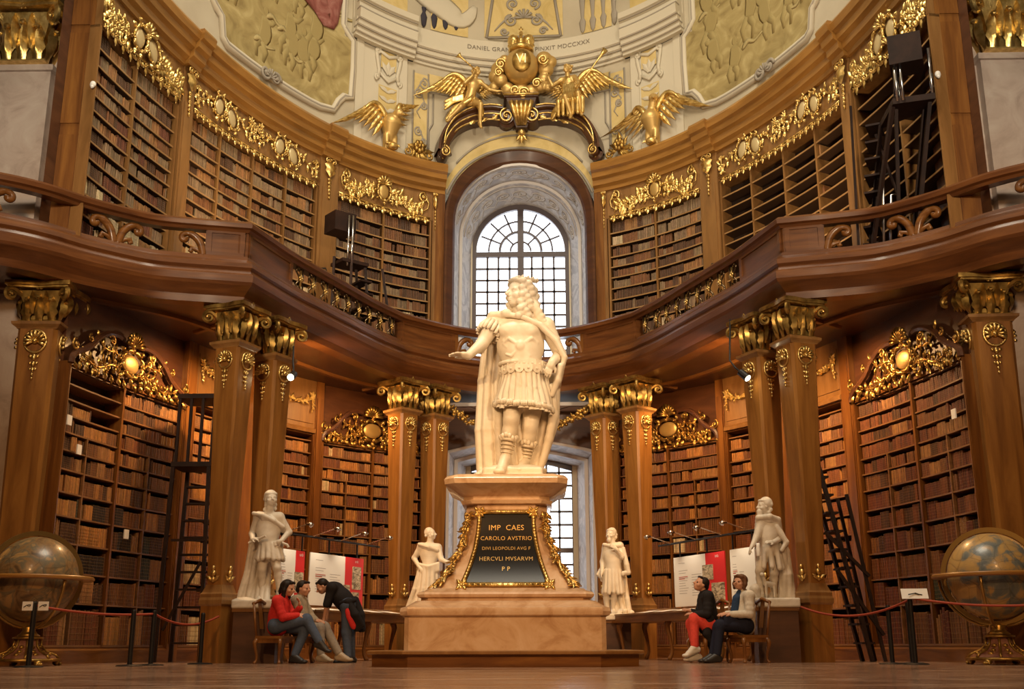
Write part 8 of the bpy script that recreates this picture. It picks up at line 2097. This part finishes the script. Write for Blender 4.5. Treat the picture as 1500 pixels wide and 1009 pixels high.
for sg, side in ((-1, 'left'), (1, 'right')):
    c = D(sg * 21.5); mb = MB(gm(0.2)); mb.flower((c, 11.66), 0.17, 0.14, 7)
    q = random.Random(3 + sg)
    for k in range(10): mb.leaf((c, 11.62), q.uniform(0, 6.28), q.uniform(0.25, 0.42), 0.14, 0.06, 0.06, 0.6)
    for sx in (-1, 1): mb.scroll((c + sx * 0.3, 11.5), 0.12, 1.4, PI / 2, 0.03, sx, 0.06)
    tag(mb.build('gilt_rosette', M['gold_dk'], None, smooth=True, loc=tuple(W(c, 0.2, 11.4))), 'dark gilt leaf boss on the cornice between the eagle and the pediment on the %s' % side, 'ornament', 'gilt bosses on the cornice')
# ------------------------------------------------------------------ books
def srgb(r, g, b):
    f = lambda c: ((c / 255 + 0.055) / 1.055) ** 2.4 if c > 10 else c / 255 / 12.92
    return (f(r), f(g), f(b))
PAL = {
    'tan': srgb(158, 112, 66), 'brown': srgb(120, 76, 42), 'dark brown': srgb(82, 52, 32), 'rust-brown': srgb(122, 70, 40), 'red-brown': srgb(104, 54, 36),
    'honey-brown': srgb(178, 122, 62), 'cream': srgb(206, 186, 146), 'grey-green': srgb(58, 60, 46), 'black-brown': srgb(46, 34, 28), 'red': srgb(150, 40, 30), 'grey-brown': srgb(136, 112, 84)}
MIX = {   # weights per case and shelf band
    'low_left': dict(tan=3, brown=5, honey=0), }
def palette(key, row, x):
    k = key
    if k.startswith('LG'):
        if k.endswith('left'):
            if row in (2, 3, 4) and rnd.random() < 0.4: return rnd.choice(['grey-green', 'black-brown', 'dark brown'])
            return rnd.choices(['brown', 'tan', 'honey-brown', 'dark brown', 'rust-brown'], [5, 3, 3, 4, 2])[0]
        if row == 1 and rnd.random() < 0.5: return rnd.choice(['grey-green', 'black-brown', 'tan'])
        return rnd.choices(['rust-brown', 'red-brown', 'brown', 'tan', 'dark brown'], [6, 4, 3, 1, 2])[0]
    if k[0] == 'L': return rnd.choices(['rust-brown', 'brown', 'tan', 'honey-brown', 'red-brown', 'cream'], [4, 5, 3, 3, 1, 0.5])[0]
    if k == 'U1left':
        if row <= 3: return rnd.choices(['cream', 'red-brown', 'tan', 'grey-brown'], [3, 2, 2, 2])[0]
        return rnd.choices(['red-brown', 'brown', 'grey-brown', 'tan', 'dark brown'], [1.2, 4, 4, 2, 2])[0]
    if k == 'U2left':
        if row <= 4: return rnd.choices(['cream', 'grey-brown', 'tan', 'dark brown'], [3, 3, 2, 1.4])[0]
        return rnd.choices(['grey-brown', 'tan', 'brown', 'dark brown'], [5, 3, 3, 1])[0]
    return rnd.choices(['grey-brown', 'tan', 'brown', 'dark brown', 'cream'], [4, 1.5, 4, 4, 0.2])[0]
def skip_cell(key, row, col):
    c, j, nj = col
    if key == 'LGleft' and c == 0 and row in (10, 11, 12): return True
    if key == 'LGleft' and c == 0 and row == 9: return 0.5
    if key == 'U2right': return rnd.choice([True, True, True, True, True, 0.08])
    if key == 'U1right': return 0.55 if (row == 12 and c == 1) else (True if rnd.random() < 0.93 else 0.12)
    return False
BOOKS = []
for key, x0, x1, z0, z1, nf, row, col in CELLS:
    sk = skip_cell(key, row, col)
    if sk is True: continue
    lim = x1 if not sk else x0 + (x1 - x0) * sk
    x = x0; gap = z1 - z0; big = gap / 0.34
    base_t = (0.036 if key[0] == 'L' else 0.034) * (0.75 + 0.35 * big)
    while x < lim - 0.02:
        run = rnd.randint(2, 11); pk = palette(key, row, x); hf = rnd.uniform(0.70, 0.93); tw = base_t * rnd.uniform(0.75, 1.35); dn = rnd.uniform(0, 0.03)
        for k in range(run):
            w = tw * rnd.uniform(0.9, 1.12) if run > 3 else tw * rnd.uniform(0.6, 1.4)
            if x + w > lim: break
            h = gap * min(0.97, hf * rnd.uniform(0.985, 1.01) if run > 3 else hf * rnd.uniform(0.9, 1.08))
            j = rnd.uniform(0.72, 1.25); c = PAL[pk]
            BOOKS.append([key, row, col, x + w / 2, w * 0.95, z0, h, nf - dn - rnd.uniform(0, 0.012), (c[0] * j, c[1] * j * rnd.uniform(0.93, 1.05), c[2] * j), pk])
            x += w
        if rnd.random() < 0.05: x += rnd.uniform(0.02, 0.07)
BV = [(-0.5, 0), (-0.42, 0.5), (-0.2, 0.9), (0, 1), (0.2, 0.9), (0.42, 0.5), (0.5, 0)]
def book_geo(w, h, d=0.17, bands=False):
    """upright book, spine toward -y, rounded spine, boards a little taller than the page block"""
    vs, fs, uv = [], [], []
    sec = [(-0.5 * w, d)] + [(a * w, -b * 0.28 * w) for a, b in BV] + [(0.5 * w, d)]
    n = len(sec)
    vs = [(x, y, 0) for x, y in sec] + [(x, y, h) for x, y in sec]
    fs = [(i, i + 1, n + i + 1, n + i) for i in range(n - 1)] + [tuple(n + i for i in range(n)), ]
    if bands:
        fs.append((n - 1, 0, n, 2 * n - 1)); fs.append(tuple(range(n))[::-1])
        for q in (0.16, 0.33, 0.5, 0.67, 0.84):
            b = len(vs); zz = q * h; t = 0.006 + 0.008 * h
            for z in (zz - t, zz + t): vs += [(a * w * 1.01, -c * 0.28 * w - 0.004, z) for a, c in BV]
            m = len(BV); fs += [(b + i, b + i + 1, b + m + i + 1, b + m + i) for i in range(m - 1)] + [tuple(b + m + i for i in range(m)), tuple(b + i for i in range(m))[::-1]]
    return vs, fs
def book_mesh(name, vs, fs, cols, hs):
    me = bpy.data.meshes.new(name); me.from_pydata(vs, [], fs)
    at = me.color_attributes.new('col', 'FLOAT_COLOR', 'POINT')
    at.data.foreach_set('color', np.concatenate([np.asarray(cols, dtype=np.float32), np.ones((len(cols), 1), np.float32)], axis=1).ravel())
    uv = me.uv_layers.new(name='uv'); li = np.empty(len(me.loops), np.int32); me.loops.foreach_get('vertex_index', li)
    q = np.zeros((len(li), 2), np.float32); q[:, 1] = np.asarray(hs, np.float32)[li]; uv.data.foreach_set('uv', q.ravel())
    me.materials.append(M['book']); return me
# which books show largest in the picture: the 300 that stand as objects of their own
bpy.context.view_layer.update()
DG = bpy.context.evaluated_depsgraph_get()
eye = Vector((0.33, 0, 0.25)); cand = []
def project(p):
    q = p - eye; w = q.dot(_f)
    return 750 + 1627 * q.dot(_r2) / w, 504.5 - 1627 * q.dot(_u2) / w, w
for i, b in enumerate(BOOKS):
    p = W(b[3], b[7] + 0.03, b[5] + b[6] * 0.5); u, v, w = project(p)
    if not (4 < u < 1496 and 4 < v < 1000): continue
    t = t_of(b[3]); nrm = Vector((-math.sin(t), -math.cos(t), 0)); f = max(0.0, nrm.dot((eye - p).normalized()))
    area = b[4] * b[6] * f / (w * w)
    cand.append((area, i, p))
cand.sort(reverse=True)
SINGLE = set()
for area, i, p in cand:
    if len(SINGLE) >= 300: break
    d = p - eye; L = d.length
    hit = SC.ray_cast(DG, eye, d.normalized(), distance=L - 0.06)
    if not hit[0]: SINGLE.add(i)
ORD = ['first', 'second', 'third', 'fourth', 'fifth', 'sixth', 'seventh', 'eighth', 'ninth', 'tenth', 'eleventh', 'twelfth', 'thirteenth', 'fourteenth', 'fifteenth', 'sixteenth', 'seventeenth', 'eighteenth', 'nineteenth', 'twentieth',
       'twenty-first', 'twenty-second', 'twenty-third', 'twenty-fourth', 'twenty-fifth', 'twenty-sixth', 'twenty-seventh', 'twenty-eighth', 'twenty-ninth', 'thirtieth']
ROWN = ['bottom shelf', 'second shelf up', 'third shelf up', 'fourth shelf up', 'fifth shelf up', 'sixth shelf up', 'seventh shelf up', 'eighth shelf up', 'ninth shelf up', 'tenth shelf up', 'eleventh shelf up', 'twelfth shelf up', 'top shelf']
CASEN = {'LGleft': 'bookcase behind left globe', 'LGright': 'bookcase behind right globe', 'U1left': 'upper left bookcase by marble pier', 'U2left': 'widest upper left bookcase', 'LWleft': 'bookcase behind left boards', 'LWright': 'bookcase behind right boards',
         'LN0left': 'narrow bookcase by left ladder', 'LN0right': 'narrow bookcase by right ladder', 'LN1left': 'spotlit narrow left bookcase', 'LN1right': 'spotlit narrow right bookcase', 'U3left': 'left bookcase by upper window', 'U3right': 'right bookcase by upper window', 'U1right': 'upper right bookcase by marble pier', 'U2right': 'widest upper right bookcase'}
cnt = {}
vs, fs, cs, hs = [], [], [], []
for i, b in enumerate(BOOKS):
    key, row, col, x, w, z, h, nf, c, pk = b
    ck = (key, row, col); cnt[ck] = cnt.get(ck, 0) + 1
    a = Wang(x); p = W(x, nf, z); tt = t_of(x)
    dx, dy = math.sin(tt) * math.cos(a) + math.cos(tt) * math.sin(a), -math.sin(tt) * math.sin(a) + math.cos(tt) * math.cos(a)
    skew = lambda v: [(q[0] + q[1] * dx, q[1] * dy, q[2]) for q in v]
    if i in SINGLE:
        v, f = book_geo(w, h, bands=True); v = skew(v)
        me = book_mesh('book', v, f, [c] * len(v), [q[2] / h for q in v])
        o = bpy.data.objects.new('book', me); COL.objects.link(o); o.location = p; o.rotation_euler = (0, 0, a)
        cc, j, nj = col
        if nj == 1 and key[1] in 'GW12': bay = ', %s bay' % (['left', 'right'][cc] if key[1] in 'GW1' else ['leftmost', 'second', 'third', 'rightmost'][cc])
        elif nj > 1: bay = ', %s compartment' % ['leftmost', 'second', 'third', 'rightmost'][cc * 2 + j]
        else: bay = ''
        n = cnt[ck]; tag(o, '%s leather book, %s from left, %s%s, %s' % (pk, ORD[n - 1] if n <= 30 else 'far along', ROWN[row], bay, CASEN.get(key, 'bookcase')), 'book', 'old leather books in the ' + CASEN.get(key, 'bookcase'))
    else:
        v, f = book_geo(w, h); v = skew(v); o = len(vs); ca, sa = math.cos(a), math.sin(a)
        vs.extend((p.x + q[0] * ca - q[1] * sa, p.y + q[0] * sa + q[1] * ca, p.z + q[2]) for q in v)
        fs.extend(tuple(o + k for k in q) for q in f); cs.extend([c] * len(v)); hs.extend(q[2] / h for q in v)
o = bpy.data.objects.new('books', book_mesh('books', vs, fs, cs, hs)); COL.objects.link(o)
tag(o, 'rows of old leather books filling the shelves of both storeys', 'books', kind='stuff')
